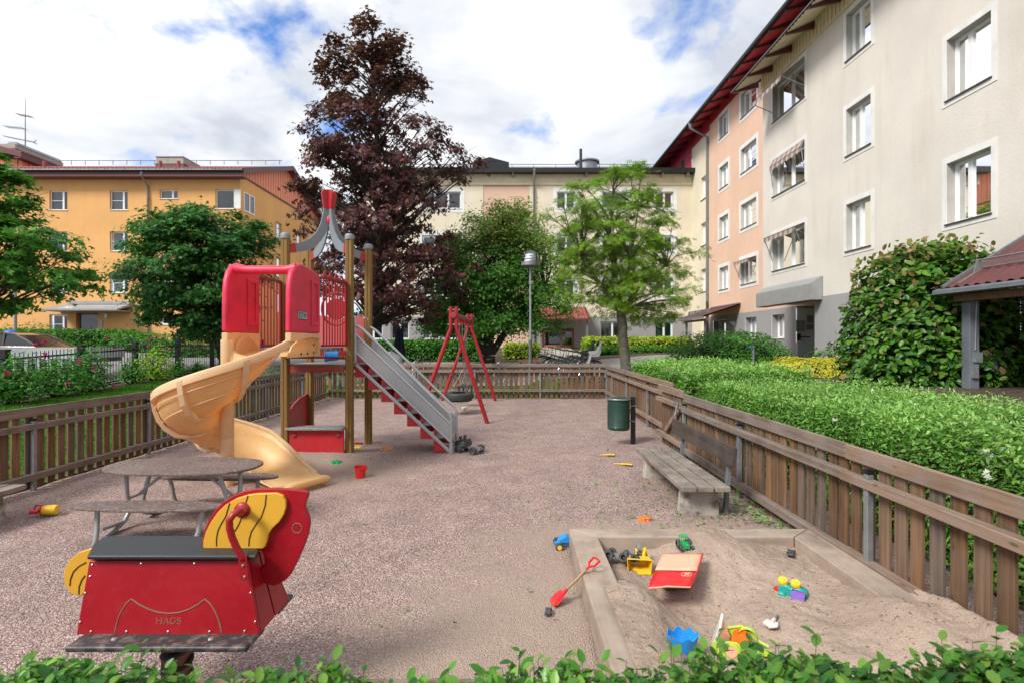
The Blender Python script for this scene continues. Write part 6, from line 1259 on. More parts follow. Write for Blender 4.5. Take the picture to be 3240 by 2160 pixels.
def tree(name, label, trunk, radii, prof, Y, ncl, npl, lsize, kind, lm, clr=0.45, flat=0.4, seed=1, depth=0.8, bark=None, top=None, branch_from=0.35, holes=0.0, group=None, outw=0.5, shell=0.45, stems=None, lumpy=True):
    rng = np.random.default_rng(seed); base = Vector(trunk[0]); root = empty(name, base, 0, label, 'tree', group); o = np.array(base)
    zs = np.array([Dz(p[0], Y) for p in prof]); xl = np.array([Dx(p[1], Y) for p in prof]); xr = np.array([Dx(p[2], Y) for p in prof]); idx = np.argsort(zs); zs, xl, xr = zs[idx], xl[idx], xr[idx]
    grid = np.linspace(zs[0], zs[-1], 60); wv = np.interp(grid, zs, (xr - xl)) ** 1.25 + 0.05; wv /= wv.sum()
    zc = rng.choice(grid, ncl, p=wv) + rng.uniform(-0.06, 0.06, ncl); hw = np.interp(zc, zs, (xr - xl) / 2); cx_ = np.interp(zc, zs, (xr + xl) / 2)
    ph = rng.uniform(0, 2 * math.pi, ncl); rr = rng.uniform(0, 1, ncl) ** shell; rr = np.where(rng.uniform(size=ncl) < holes, rr * 0.6, rr)
    rr = rr * (0.74 + 0.52 * vnoise(ph * 1.0 + 10, zc * 1.0, 1.1, seed, 2)) if lumpy else rr
    hwc = np.maximum(hw - clr * 0.25, 0.05)
    Cc = np.stack([cx_ + np.cos(ph) * rr * hwc, Y + np.sin(ph) * rr * hwc * depth, zc], 1)
    # trunk and limbs
    tm = MB(); tp = [Vector(p) for p in trunk]; pts = []; rs = []
    for a, b, ra, rb in zip(tp[:-1], tp[1:], radii[:-1], radii[1:]):
        for k in np.linspace(0, 1, 5)[:-1]: pts.append(a.lerp(b, k) + Vector((rng.normal(0, 0.012), rng.normal(0, 0.012), 0)) - base); rs.append(ra + (rb - ra) * k)
    pts.append(tp[-1] - base); rs.append(radii[-1]); rs[0] *= 1.35; tm.tube(pts, rs, 12); tk = tm.build('trunk', bark or M['bark'], root, smooth=True)
    tz = np.array([p.z for p in tp])
    def tpt(z):
        z = min(max(z, tz[0]), tz[-1])
        for a, b in zip(tp[:-1], tp[1:]):
            if a.z <= z <= b.z: k = (z - a.z) / max(b.z - a.z, 1e-6); return a.lerp(b, k), k
        return tp[-1], 1
    bmb = MB(); zlow = tp[0].z + (tp[-1].z - tp[0].z) * branch_from
    lim = []
    if stems:
        for s in stems:
            sp = [Vector(p) - base for p in s[0]]; bmb.tube(sp, s[1], 8); lim += [Vector(p) for p in s[0][1:]]
    for c in Cc[: int(ncl * 0.8)]:
        c = Vector(c); dxy = math.hypot(c.x - tp[0].x, c.y - tp[0].y); z0 = max(zlow, c.z - dxy * 0.75 - 0.15); a, _ = tpt(z0)
        if lim:
            q = min(lim, key=lambda w: (w - c).length if w.z < c.z + 0.2 else 9e9)
            if (q - c).length < (a - c).length: a = q
        m1 = a.lerp(c, 0.45) + Vector((rng.normal(0, 0.08), rng.normal(0, 0.08), 0.12)); L_ = (c - a).length; r0 = 0.012 + 0.011 * L_
        bmb.tube([a - base, m1 - base, c - base], [r0, r0 * 0.55, 0.005], 5, cap=False)
        for _ in range(3):
            e = c + Vector((rng.normal(0, clr * .6), rng.normal(0, clr * .6), rng.normal(0.05, clr * flat * .6))); bmb.tube([m1.lerp(c, 0.5) - base, e - base], [0.008, 0.003], 4, cap=False)
    bmb.build('branches', bark or M['bark'], tk, smooth=True, recalc=False)
    n = ncl * npl; ci = np.repeat(np.arange(ncl), npl); g = rng.normal(size=(n, 3)) * 0.5; sc = clr * rng.uniform(0.65, 1.25, ncl)[ci]
    ctr = np.array([np.mean(cx_), Y, np.mean(zs)]); out = nrm(Cc - ctr)[ci]
    g[:, 2] *= flat; P_ = Cc[ci] + g * sc[:, None]; P_[:, 2] -= 0.22 * (g[:, 0] ** 2 + g[:, 1] ** 2) * sc
    N_ = np.array([0, 0, 1.0]) + out * outw + rng.normal(size=(n, 3)) * 0.45; sz_ = lsize * rng.uniform(0.65, 1.2, n)
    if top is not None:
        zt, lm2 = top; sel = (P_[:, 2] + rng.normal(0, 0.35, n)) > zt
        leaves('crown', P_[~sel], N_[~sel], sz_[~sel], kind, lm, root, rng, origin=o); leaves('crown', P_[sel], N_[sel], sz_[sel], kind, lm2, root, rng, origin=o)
    else: leaves('crown', P_, N_, sz_, kind, lm, root, rng, origin=o)
    return root
# purple maple behind the tower
Yp = 19.0
tree('purple_maple', 'tall dark purple maple rising behind the play tower', [(Dx(838, Yp), Yp, 0.1), (Dx(845, Yp), Yp, 2.2), (Dx(872, Yp), Yp, 5.0), (Dx(868, Yp), Yp, 8.0), (Dx(856, Yp), Yp, 11), (Dx(855, Yp), Yp, 12.9)], [0.17, 0.15, 0.12, 0.09, 0.05, 0.02],
     [(28, 848, 866), (50, 812, 885), (75, 785, 890), (95, 740, 950), (125, 738, 955), (145, 715, 935), (175, 715, 968), (215, 730, 985), (240, 748, 985), (255, 735, 970), (280, 700, 978), (300, 676, 1035), (330, 668, 1048), (352, 672, 1105), (380, 700, 1110), (420, 690, 1050), (470, 690, 1030), (520, 672, 1048), (570, 700, 1045), (610, 700, 1082), (650, 700, 1080), (700, 745, 1040), (735, 770, 1000)],
     Yp, 500, 50, 0.135, 'maple', LM['purple'], clr=0.36, flat=0.5, seed=4, depth=0.75, branch_from=0.15, shell=0.42, outw=0.9)
# cherry with dark skirt
Yc = 22.0; bx = Dx(1123, Yc); bz = hz(bx, Yc)
tree('cherry_tree', 'broad dark green tree with several low limbs behind the swing', [(bx, Yc, bz), (bx, Yc, bz + 0.7), (bx - 0.05, Yc, 2.4), (bx + 0.1, Yc, 4.5), (bx + 0.6, Yc, 6.2)], [0.30, 0.25, 0.17, 0.1, 0.03],
     [(466, 1185, 1215), (480, 1120, 1240), (500, 1075, 1250), (530, 1040, 1262), (565, 1015, 1290), (600, 1000, 1302), (640, 985, 1310), (680, 950, 1312), (715, 935, 1312), (742, 945, 1300), (762, 965, 1280)],
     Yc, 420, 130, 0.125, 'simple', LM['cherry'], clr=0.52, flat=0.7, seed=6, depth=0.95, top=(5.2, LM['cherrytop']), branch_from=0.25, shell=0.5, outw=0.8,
     stems=[([(bx, Yc, bz + 0.5), (bx - 0.55, Yc - 0.2, 2.1), (bx - 1.2, Yc - 0.3, 3.2), (bx - 1.9, Yc, 4.0)], [0.16, 0.12, 0.08, 0.03]), ([(bx, Yc, bz + 0.6), (bx + 0.75, Yc, 2.1), (bx + 1.5, Yc, 3.0), (bx + 2.3, Yc, 3.6)], [0.16, 0.12, 0.08, 0.03]), ([(bx, Yc, bz + 0.6), (bx + 0.2, Yc - 0.4, 2.6), (bx + 0.5, Yc - 0.8, 4.0)], [0.15, 0.10, 0.04])])
Yr = 16.5; bx = Dx(1443, Yr)
tree('rowan_tree', 'light green rowan with feathery leaves between lamp post and hedge', [(bx, Yr, 0.1), (Dx(1432, Yr), Yr, 1.6), (Dx(1425, Yr), Yr, 2.55), (Dx(1412, Yr), Yr, 3.4), (Dx(1400, Yr), Yr, 4.9), (Dx(1410, Yr), Yr, 6.4)], [0.17, 0.15, 0.14, 0.10, 0.05, 0.015],
     [(372, 1455, 1490), (392, 1405, 1500), (410, 1320, 1505), (440, 1300, 1520), (475, 1270, 1545), (500, 1240, 1560), (540, 1245, 1578), (575, 1250, 1622), (610, 1255, 1600), (650, 1265, 1590), (690, 1300, 1590), (715, 1350, 1575), (740, 1430, 1560)],
     Yr, 290, 36, 0.18, 'pinnate', LM['rowan'], clr=0.32, flat=0.34, seed=9, depth=0.9, bark=M['barklight'], branch_from=0.38, shell=0.55,
     stems=[([(Dx(1425, Yr), Yr, 2.5), (Dx(1380, Yr), Yr - 0.1, 3.3), (Dx(1335, Yr), Yr, 4.2)], [0.08, 0.05, 0.02]), ([(Dx(1428, Yr), Yr, 2.5), (Dx(1475, Yr), Yr, 3.4), (Dx(1530, Yr), Yr, 3.9)], [0.08, 0.05, 0.02]), ([(Dx(1425, Yr), Yr, 2.6), (Dx(1440, Yr), Yr - 0.5, 4.0), (Dx(1460, Yr), Yr - 0.4, 5.6)], [0.07, 0.04, 0.015])])
Ym_ = 19.8; bx = Dx(517, Ym_); bz = hz(bx, Ym_)
tree('field_maple', 'round dark green tree in front of the orange facade, trunk leaning left', [(bx, Ym_, bz), (Dx(508, Ym_), Ym_, 1.3), (Dx(487, Ym_), Ym_, 2.1), (Dx(462, Ym_), Ym_, 3.4), (Dx(450, Ym_), Ym_, 5.6)], [0.19, 0.16, 0.14, 0.09, 0.03],
     [(473, 430, 450), (488, 395, 555), (510, 330, 600), (540, 318, 615), (575, 300, 622), (610, 285, 612), (650, 275, 598), (690, 325, 592), (720, 335, 575), (750, 370, 548), (768, 390, 520)],
     Ym_, 270, 105, 0.13, 'maple', LM['maple'], clr=0.50, flat=0.42, seed=12, depth=0.9, branch_from=0.3, shell=0.5, outw=0.8)
Yl = 15.0; bx = Dx(-48, Yl)
tree('roadside_maple', 'bright green maple crown reaching in from the left edge', [(bx, Yl, hz(bx, Yl)), (bx, Yl, 2.5), (bx + 0.1, Yl, 6.2)], [0.2, 0.16, 0.03],
     [(352, -70, 0), (370, -120, 30), (400, -160, 62), (430, -180, 80), (470, -190, 62), (500, -200, 90), (530, -200, 135), (560, -200, 168), (590, -200, 150), (620, -200, 182), (645, -190, 190), (665, -190, 140), (690, -170, 75), (710, -150, 20)],
     Yl, 210, 75, 0.13, 'maple', LM['ltree'], clr=0.42, flat=0.36, seed=21, depth=0.8, branch_from=0.3, shell=0.5)

def shell_pts(n, c, rx, ry, h, rng, p=2.4, thick=0.25, noise=0.12):
    """points in the outer shell of a rounded dome that stands on the ground"""
    d = nrm(rng.normal(size=(n, 3))); d[:, 2] = np.abs(d[:, 2]); a = (np.abs(d[:, 0]) ** p + np.abs(d[:, 1]) ** p + np.abs(d[:, 2]) ** p) ** (-1 / p)
    lump = 1 + noise * (vnoise(d[:, 0] * 1.0 + d[:, 2], d[:, 1] + d[:, 2] * 0.7, 3.2, c[0], 3) - 0.5) * 2
    r = a * lump * (1 - thick * rng.uniform(0, 1, n) ** 1.6); P_ = d * r[:, None] * np.array([rx, ry, h]); return P_ + np.array(c), d
def bush(name, label, c, rx, ry, h, n, size, kind, lm, seed=1, cat='shrub', group=None, p=2.4, stems=0, thick=0.3, noise=0.14, core=0.72, tips=None, blossoms=None, zlift=0.0, D_up=0.0, stuff=False):
    rng = np.random.default_rng(seed); root = empty(name, c, 0, label, cat, group); cc = (c[0], c[1], c[2] + zlift)
    if stuff: tag(root, kind='stuff')
    P_, d = shell_pts(n, cc, rx, ry, h - zlift, rng, p, thick, noise); N_ = d * 0.9 + np.array([0, 0, 0.7]) + rng.normal(size=(n, 3)) * 0.45
    leaves('foliage', P_, N_, size * rng.uniform(0.6, 1.2, n), kind, lm, root, rng, origin=c)
    if tips is not None:
        k = int(n * 0.16); P2, d2 = shell_pts(k, cc, rx * 1.03, ry * 1.03, (h - zlift) * 1.04, rng, p, 0.08, noise); sel = d2[:, 2] > rng.uniform(-0.2, 0.9, k); P2, d2 = P2[sel], d2[sel]
        leaves('young_leaves', P2, d2 * 0.5 + rng.normal(size=d2.shape) * 0.6, size * rng.uniform(0.6, 1.05, len(P2)), kind, tips, root, rng, origin=c, droop=-0.5)
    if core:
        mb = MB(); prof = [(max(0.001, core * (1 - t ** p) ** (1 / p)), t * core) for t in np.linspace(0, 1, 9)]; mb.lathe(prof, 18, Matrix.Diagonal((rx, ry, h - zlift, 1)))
        mb.v = [(x, y, z + zlift) for x, y, z in mb.v]; mb.build('shade_core', M['core'], root)  # solid dark dome added inside the leaves to block light, no real twigs
    if stems:
        mb = MB()
        for i in range(stems):
            a = rng.uniform(0, 2 * math.pi); k = rng.uniform(0.2, 0.75); e = Vector((math.cos(a) * rx * k, math.sin(a) * ry * k, h * rng.uniform(0.5, 0.85))); b0 = Vector((math.cos(a) * 0.06, math.sin(a) * 0.06, -0.03))
            mb.tube([b0, b0.lerp(e, 0.5) + Vector((rng.normal(0, 0.03), rng.normal(0, 0.03), 0.04)), e], [0.013, 0.009, 0.004], 5, cap=False)
        mb.build('stems', M['twig'], root, recalc=False)
    if blossoms:
        for (x, y, z, s) in blossoms:
            k = 26; dd = nrm(rng.normal(size=(k, 3))); Pb = np.array([[x, y, z]]) + dd * s * 0.25; leaves('blossom', Pb, dd, np.full(k, s), 'simple', LM['pink'], root, rng, droop=0, origin=c)
    return root
# rose bushes in front of the black railing
XR_ = -10.25
roses = [((-28, 880), 46, 22, 0), ((30, 855), 60, 118, 0), ((130, 870), 66, 100, 0), ((200, 855), 52, 112, 0), ((300, 840), 34, 82, 0), ((352, 838), 44, 90, 1), ((408, 828), 22, 50, 0), ((455, 822), 20, 44, 0)]
rosepx = {1: [(106, 784), (109, 812), (86, 791)], 2: [(187, 829), (221, 846), (160, 880), (268, 885)], 3: [(268, 797), (250, 775), (345, 795)], 5: [(340, 781), (352, 776), (372, 800), (392, 802)], 0: [(22, 856)]}
lab = ['dark leaved rose bush cut off by the left edge', 'large rose bush with two big magenta blooms by the first railing post', 'wide rose bush with small dark pink blooms hiding the trailer', 'tall rose bush leaning on the second railing post', 'thin sparse rose bush between second and third railing posts', 'yellow green rose bush with pale pink blooms by the third post', 'small low rose bush just right of the yellow green one', 'last straggly rose bush before the leaning tree']
for i, ((px, pb), hwD, hD, yel) in enumerate(roses):
    sx = px * 1.37755; Y = F * (-XR_) / (CX - sx) ; zb = hz(XR_, Y); s = 1.37755 / F * Y; hh = 1.05 if i in (1, 3) else [0.7, 1.05, 0.92, 1.02, 0.78, 1.0, 0.6, 0.5][i]
    bl = [((a * 1.37755 - CX) / F * (Y - 0.3), Y - 0.35, H + (784 - b) * 1.37755 / F * (Y - 0.35), 0.05 if i < 3 else 0.04) for a, b in rosepx.get(i, [])]
    bush('rose_bush', lab[i], (XR_, Y, zb), hwD * s * 0.92, hwD * s * 0.8, hh * 1.0, [750, 1900, 1900, 1700, 700, 1600, 500, 380][i], 0.085, 'simple', LM['yrose'] if yel else LM['rose'], 30 + i, 'rose bush', 'rose bushes along the black railing', stems=14, core=0, thick=0.75, noise=0.4, zlift=0.12, blossoms=bl)
# hedges under the orange block, shrubs at its foot
def hedge_box(name, label, x0, x1, y0, y1, z0f, h, n, size, lm, seed, kind='simple', top=None, whites=0, cat='hedge', rr=0.16, ntop=None):
    """clipped hedge: leaves in the outer layer of a rounded box that follows the ground"""
    rng = np.random.default_rng(seed); c = ((x0 + x1) / 2, (y0 + y1) / 2, float(z0f)); root = empty(name, c, 0, label, cat); W, D2 = x1 - x0, y1 - y0
    areas = np.array([W * D2, W * h, W * h * 0.5, D2 * h, D2 * h]); areas /= areas.sum(); f = rng.choice(5, n, p=areas); u = rng.uniform(0, 1, n); v = rng.uniform(0, 1, n)
    X = np.where(f == 3, 0, np.where(f == 4, 1, u)); Yv = np.where(f == 1, 0, np.where(f == 2, 1, np.where(f == 0, v, np.where(f > 2, u, v)))); Z = np.where(f == 0, 1, v)
    d = np.stack([(f == 4) * 1.0 - (f == 3) * 1.0, (f == 2) * 1.0 - (f == 1) * 1.0, (f == 0) * 1.0], 1)
    px = x0 + X * W; py = y0 + Yv * D2; pz = Z * h
    def rnd(a, lo, hi, edge): return a
    ex = np.minimum(px - x0, x1 - px); ey = np.minimum(py - y0, y1 - py); ez = h - pz
    tp = f == 0; e = np.minimum(ex, ey); pz = np.where(tp & (e < rr), pz - (rr - e) ** 2 / rr * 0.8, pz)
    k = np.where(~tp & (ez < rr), (rr - ez) ** 2 / rr * 0.8, 0); px = px - d[:, 0] * k; py = py - d[:, 1] * k
    lump = 0.12 * (vnoise(px * 1.0, py + pz, 1.7, seed, 3) - 0.5) * 2 + 0.025 * rng.normal(size=n)
    inn = rng.uniform(0, 0.13, n); P_ = np.stack([px, py, pz], 1) + d * (lump - inn)[:, None]; P_[:, 2] += np.where(tp, 0, 0); P_[:, 2] += z0f
    N_ = d * 0.8 + np.array([0, 0, 0.55]) + rng.normal(size=(n, 3)) * 0.5; sz_ = size * rng.uniform(0.6, 1.25, n)
    leaves('foliage', P_, N_, sz_, kind, lm, root, rng, origin=c, droop=0.15)
    if top is not None:
        k = ntop or int(n * 0.2); px = rng.uniform(x0, x1, k); py = rng.uniform(y0, y1, k); pz = np.full(k, h + z0f) + 0.05 * rng.normal(size=k) + 0.02 + 0.09 * (vnoise(px, py + h, 1.7, seed, 3) - 0.5) * 2
        leaves('shoots', np.stack([px, py, pz], 1), rng.normal(size=(k, 3)) + np.array([0, 0, 0.2]), size * rng.uniform(0.6, 1.1, k), kind, top, root, rng, origin=c, droop=-0.5)
    mb = MB(); mb.box(-W / 2 + 0.17, W / 2 - 0.17, -D2 / 2 + 0.17, D2 / 2 - 0.17, -0.1, h - 0.17); mb.build('shade_core', M['core'], root)  # solid dark box added inside the hedge so no light comes through
    if whites:
        for (x, y, z, s) in whites:
            k = 12; dd = nrm(rng.normal(size=(k, 3))); leaves('blossom', np.array([[x, y, z]]) + dd * s * 0.2, dd, np.full(k, s), 'simple', LM['whitef'], root, rng, droop=0, origin=c)
    return root
zo = hz(-22, 33.5)
hedge_box('clipped_hedge', 'dark green hedge under the orange wall left of the entrance path', -32, -23.4, 32.0, 34.2, zo, 1.05, 9000, 0.17, LM['shrub'], 51, rr=0.3)
bush('shrub', 'loose tall shrub beside the thin lamp pole, left', (Dx(72, 31), 31, 1.0), 2.6, 1.2, 1.55, 3200, 0.15, 'simple', LM['shrub'], 52, thick=0.5, noise=0.3)
bush('shrub', 'rounded green shrub right of the orange entrance door', (Dx(308, 30), 30, 1.0), 1.3, 1.1, 1.25, 2400, 0.13, 'simple', LM['shrub'], 53, thick=0.5, noise=0.25)
bush('shrub', 'second rounded shrub beside it behind the black railing', (Dx(358, 29.5), 29.5, 1.0), 1.35, 1.1, 1.1, 2400, 0.13, 'simple', LM['shrub'], 54, thick=0.5, noise=0.25)
bush('shrub', 'low dark shrub behind the railing below the round tree', (Dx(430, 26), 26, 0.8), 1.8, 1.0, 0.95, 2400, 0.12, 'simple', LM['shrub'], 55, thick=0.4)
bush('shrub', 'dark shrub between the leaning trunk and the slide', (Dx(560, 26), 26, 0.8), 1.8, 1.0, 0.9, 2400, 0.12, 'simple', LM['shrub'], 56, thick=0.4)
# planting in front of the cream block
hedge_box('shrub_border', 'dark leafy shrub border below the cream block left of the cherry trunk', -9.0, -1.6, 26.2, 28.2, hz(-4, 27), 0.95, 9500, 0.15, LM['shrub'], 61, rr=0.35, cat='shrub border')
hedge_box('shrub_border', 'lime green planting between the cherry trunk and lamp post', -0.4, 1.4, 27.0, 29.0, hz(0, 28), 0.75, 2600, 0.13, LM['lime'], 62, rr=0.3, cat='shrub border')
hedge_box('shrub_border', 'yellow green planting below the grey plinth right of the bicycles', 3.9, 9.6, 28.6, 30.4, hz(6, 29), 0.80, 6500, 0.13, LM['lime'], 63, rr=0.3, cat='shrub border')
hedge_box('shrub_border', 'low leafy strip at the foot of the yellow green planting', 3.9, 9.4, 27.7, 28.5, hz(6, 28), 0.35, 2600, 0.12, LM['shrub'], 64, rr=0.2, cat='shrub border')
# right side
bush('rounded_shrub', 'big rounded bright green shrub by the set back entrance', (7.3, 18.2, 0.72), 2.0, 1.5, 1.22, 11000, 0.085, 'simple', LM['shrub'], 71, thick=0.3, noise=0.2, p=2.8)
tg = bush('golden_shrub', 'golden yellow low planting behind the hedge, below the steel door', (8.0, 13.6, 0.78), 1.55, 1.5, 0.42, 8000, 0.07, 'simple', LM['yellow'], 72, thick=0.25, noise=0.2, p=3.0)
bush('shrub', 'small leafy shrub by the curved white vent pipe', (8.75, 14.3, 0.8), 1.0, 0.5, 0.72, 1500, 0.10, 'simple', LM['shrub'], 73, thick=0.6, noise=0.35, core=0.4)
mg = bush('magnolia_bush', 'tall magnolia bush with bronze young leaves beside the red porch roof', (8.30, 10.6, 0.8), 1.58, 1.15, 2.6, 9800, 0.15, 'ovate', LM['magnolia'], 74, thick=0.3, noise=0.16, p=3.0, tips=LM['magtip'], core=0.7)
wf = [(*gr(3165 + dx, 1450 + dy, 0.95).xy, 0.98, 0.045) for dx, dy in ((0, 0),)]
hedge_box('clipped_hedge', 'long bright green hedge along the near right fence', 3.0, 5.3, 1.2, 8.95, 0.0, 0.93, 108000, 0.047, LM['hedge'], 81, 'pointed', top=LM['hedgetop'], ntop=14000, rr=0.22,
          whites=[(3.12, 3.55, 0.86, 0.05), (3.05, 3.45, 0.75, 0.045), (3.2, 3.5, 0.9, 0.04), (3.05, 5.1, 0.86, 0.03), (3.9, 5.2, 1.0, 0.03), (3.02, 2.9, 0.62, 0.035), (4.4, 6.6, 1.0, 0.03), (3.6, 8.2, 0.99, 0.03)])
hedge_box('clipped_hedge', 'second clipped hedge further back along the right fence', 3.0, 5.2, 9.25, 13.9, 0.0, 1.06, 30000, 0.075, LM['hedge'], 82, 'pointed', top=LM['hedgetop'], ntop=5500, rr=0.22, whites=[(3.02, 10.2, 1.0, 0.03), (3.9, 11.2, 1.1, 0.03)])
# foreground hedge: stems with large leaves right below the camera
def front_hedge():
    rng = np.random.default_rng(90); root = empty('foreground_hedge', (0, 0.9, 0), 0, 'leafy hedge top along the bottom edge nearest the camera', 'hedge'); o = (0, 0.9, 0); Pn = []; Nn = []; Dn = []; Sn = []; st = MB()
    zt = lambda x: 0.914 + 0.012 * math.sin(x * 5.1) + 0.02 * math.sin(x * 13 + 1) + (0.025 if x > 0.35 else 0) + max(0, x - 0.5) * 0.05
    for i in range(4600):
        x = rng.uniform(-1.25, 1.25); y = rng.uniform(0.90, 1.16); z1 = zt(x) - 0.022 - abs(rng.normal(0, 0.026)) + (0.04 if rng.uniform() < 0.03 else 0); z0 = z1 - rng.uniform(0.18, 0.3); lean = Vector((rng.normal(0, 0.04), rng.normal(0, 0.03), 0)); a = Vector((x, y, z0)); b = Vector((x, y, z1)) + lean
        st.tube([tuple(a - Vector(o)), tuple(a.lerp(b, 0.6) + lean * 0.3 - Vector(o)), tuple(b - Vector(o))], [0.0018, 0.0012, 0.0006], 4, cap=False)
        k = rng.integers(9, 15)
        for j in range(k):
            t = ((j + 0.9) / k) ** 0.85; c = a.lerp(b, t); ang = j * 2.4 + rng.uniform(0, 0.6); dd = Vector((math.cos(ang), math.sin(ang), rng.uniform(0.15, 0.9) if t < 0.9 else 1.2)); Pn.append(c); Dn.append(dd); Nn.append(Vector((-dd.x * 0.5 + rng.normal(0, .3), -dd.y * 0.5 + rng.normal(0, .3), 1))); Sn.append(rng.uniform(0.018, 0.042) * (1.0 if t < 0.85 else 0.9))
    leaves('foliage', np.array(Pn), np.array(Nn), np.array(Sn), 'ovate', LM['front'], root, rng, D_=np.array(Dn) * 2.5, origin=o, droop=0)
    st.build('stems', M['twig'], root, recalc=False); mb = MB(); mb.box(-1.5, 1.5, -0.02, 0.22, 0.2, 0.80); mb.build('shade_core', M['core'], root)  # last box: dark filler added below the leaves to stop light
front_hedge()
# grass, leaf litter
def grass():
    rng = np.random.default_rng(5)
    def patch(x0, x1, y0, y1, n, s, lift=0.0):
        x = rng.uniform(x0, x1, n); y = rng.uniform(y0, y1, n); P_ = np.stack([x, y, hgt(x, y) + 0.01], 1); return P_, np.full(n, s)
    A = [patch(-10.15, -9.2, 5, 20, 26000, 0.06), patch(-9.3, -5.35, 4, 16, 60000, 0.055), patch(-8.8, 1.5, 15.5, 18, 26000, 0.07), patch(-9.3, -5.3, 16, 22, 12000, 0.07)]
    P_ = np.concatenate([a[0] for a in A]); S_ = np.concatenate([a[1] for a in A]); n = len(P_); d = np.stack([rng.normal(0, 0.4, n), rng.normal(0, 0.4, n), np.ones(n)], 1) * 3; N_ = rng.normal(size=(n, 3)); N_[:, 2] = 0
    o = leaves('grass', P_, N_, S_ * rng.uniform(0.5, 1.2, n), 'narrow', LM['grass'], None, rng, D_=d, droop=0); tag(o, 'short grass growing outside the left and far fences', 'grass', kind='stuff')
    # tufts and litter along the right fence and on the gravel
    n = 900; x = np.concatenate([2.30 - np.abs(rng.normal(0, 0.16, 420)), rng.normal(1.6, 0.5, 330), rng.uniform(-2, 2.2, 150)]); y = np.concatenate([rng.uniform(4.25, 7.6, 420), rng.normal(4.95, 0.7, 330), rng.uniform(3, 9, 150)]); ok = (y > 4.3) | (x < 0.4); x, y = x[ok], y[ok]; n = len(x)
    cl = rng.uniform(size=n) < 0.5; P_ = np.stack([x, y, np.full(n, 0.022)], 1); N_ = rng.normal(size=(n, 3)) * 0.3 + np.array([0, 0, 1]); o = leaves('fallen_leaves', P_, N_, rng.uniform(0.02, 0.05, n), 'simple', LM['litter'], None, rng, droop=0); tag(o, 'scattered green leaves lying on the gravel by the bench and right fence', 'leaf litter', kind='stuff')
    n = 160; x = 2.33 + rng.normal(0, 0.05, n); y = np.concatenate([rng.uniform(2.5, 7.5, n - 60), rng.normal(3.9, 0.1, 60)]); P_ = np.stack([x, y, np.full(n, 0.03)], 1); d = np.stack([rng.normal(0, 0.8, n), rng.normal(0, 0.8, n), np.ones(n)], 1) * 3
    o = leaves('weeds', P_, rng.normal(size=(n, 3)), rng.uniform(0.05, 0.12, n), 'narrow', LM['grass'], None, rng, D_=d); tag(o, 'small weeds growing at the foot of the right fence', 'weeds', kind='stuff')
grass()
# ------------------------------------------------------------------ lamps and street furniture
def lamp_post():
    x, y = 0.605, 17.8; z0 = hz(x, y); root = empty('street_lamp', (x, y, z0), 0, 'grey steel lamp post with clear dome head behind the far fence', 'street lamp'); z = 0 - z0
    mb = MB(); mb.lathe([(0.058, 0), (0.058, 1.62 + z), (0.064, 1.63 + z), (0.064, 1.68 + z), (0.038, 1.78 + z), (0.036, 3.9 + z), (0.036, 4.05 + z)], 16, cap=True); mb.build('pole', M['galv'], root, smooth=True)
    mb = MB(); mb.box(-0.05, 0.05, -0.05, 0.05, 3.46 + z, 3.58 + z); mb.build('collar', M['galv'], root, bevel=0.01)
    zc = 4.10 + z; mb = MB(); mb.lathe([(0.30, zc + 0.0), (0.295, zc + 0.10), (0.27, zc + 0.25), (0.215, zc + 0.38), (0.12, zc + 0.46), (0.001, zc + 0.485)], 32); mb.build('dome', M['clearglass'], root, smooth=True)
    mb = MB(); mb.lathe([(0.302, zc + 0.10), (0.305, zc + 0.06), (0.31, zc - 0.02), (0.30, zc - 0.03), (0.05, zc - 0.045), (0.036, zc - 0.05)], 32); mb.build('rim', M['greypipe'], root, smooth=True)
    for k, (r, a) in enumerate(((0.21, 0.12), (0.20, 0.21), (0.175, 0.30))):
        mb = MB(); mb.lathe([(r, zc + a), (r * 0.92, zc + a + 0.055), (r * 0.6, zc + a + 0.065)], 28); mb.build('reflector', M['frame'], root, smooth=True)
M['clearglass'] = glassmat('clear_dome', (0.93, 0.96, 0.96))
lamp_post()
x_, y_ = Dx(35.5, 28), 28; z0 = hz(x_, y_); root = empty('street_lamp', (x_, y_, z0), 0, 'thin grey lamp pole rising into the leaves at the left edge', 'street lamp')
mb = MB(); mb.lathe([(0.12, 0), (0.12, 1.0), (0.07, 1.15), (0.06, 5.2)], 12, cap=True); mb.build('pole', M['greypost'], root, smooth=True); mb = MB(); mb.lathe([(0.06, 5.2), (0.26, 5.25), (0.26, 5.3), (0.18, 5.5), (0.001, 5.58)], 16); mb.build('lamp_head', M['greypost'], root, smooth=True)
p_ = at(2384, 1094, 15.4); root = empty('bollard_lamp', (p_.x, 15.4, hz(p_.x, 15.4)), 0, 'small grey post with a teal box on top before the rounded shrub', 'bollard')
mb = MB(); mb.tube([(0, 0, -0.05), (0, 0, p_.z - root.location.z)], 0.03, 10); mb.build('post', M['greypost'], root, smooth=True); M['teal'] = pm('teal_paint', (0.02, 0.15, 0.22), 0.4, 0.1, 3)
mb = MB(); mb.box(-0.12, -0.031, -0.05, 0.05, p_.z - root.location.z - 0.07, p_.z - root.location.z - 0.0); mb.build('box_head', M['teal'], root, bevel=0.005)
p_ = at(1640, 1137, 18.9); q_ = at(1724, 1146, 18.9); root = empty('bike_rack', (p_.x, 18.9, 0), 0, 'low dark wooden rail at the left end of the bicycles', 'rail'); zb_ = hz(p_.x, 18.9)
mb = MB(); mb.box(0, q_.x - p_.x, -0.05, 0.05, q_.z, p_.z); mb.build('rail', M['door_brown'], root, bevel=0.006)
for x in (0.05, q_.x - p_.x - 0.1): mb = MB(); mb.box(x, x + 0.08, 0.051, 0.11, zb_ - 0.05, p_.z); mb.build('post', M['door_brown'], root)

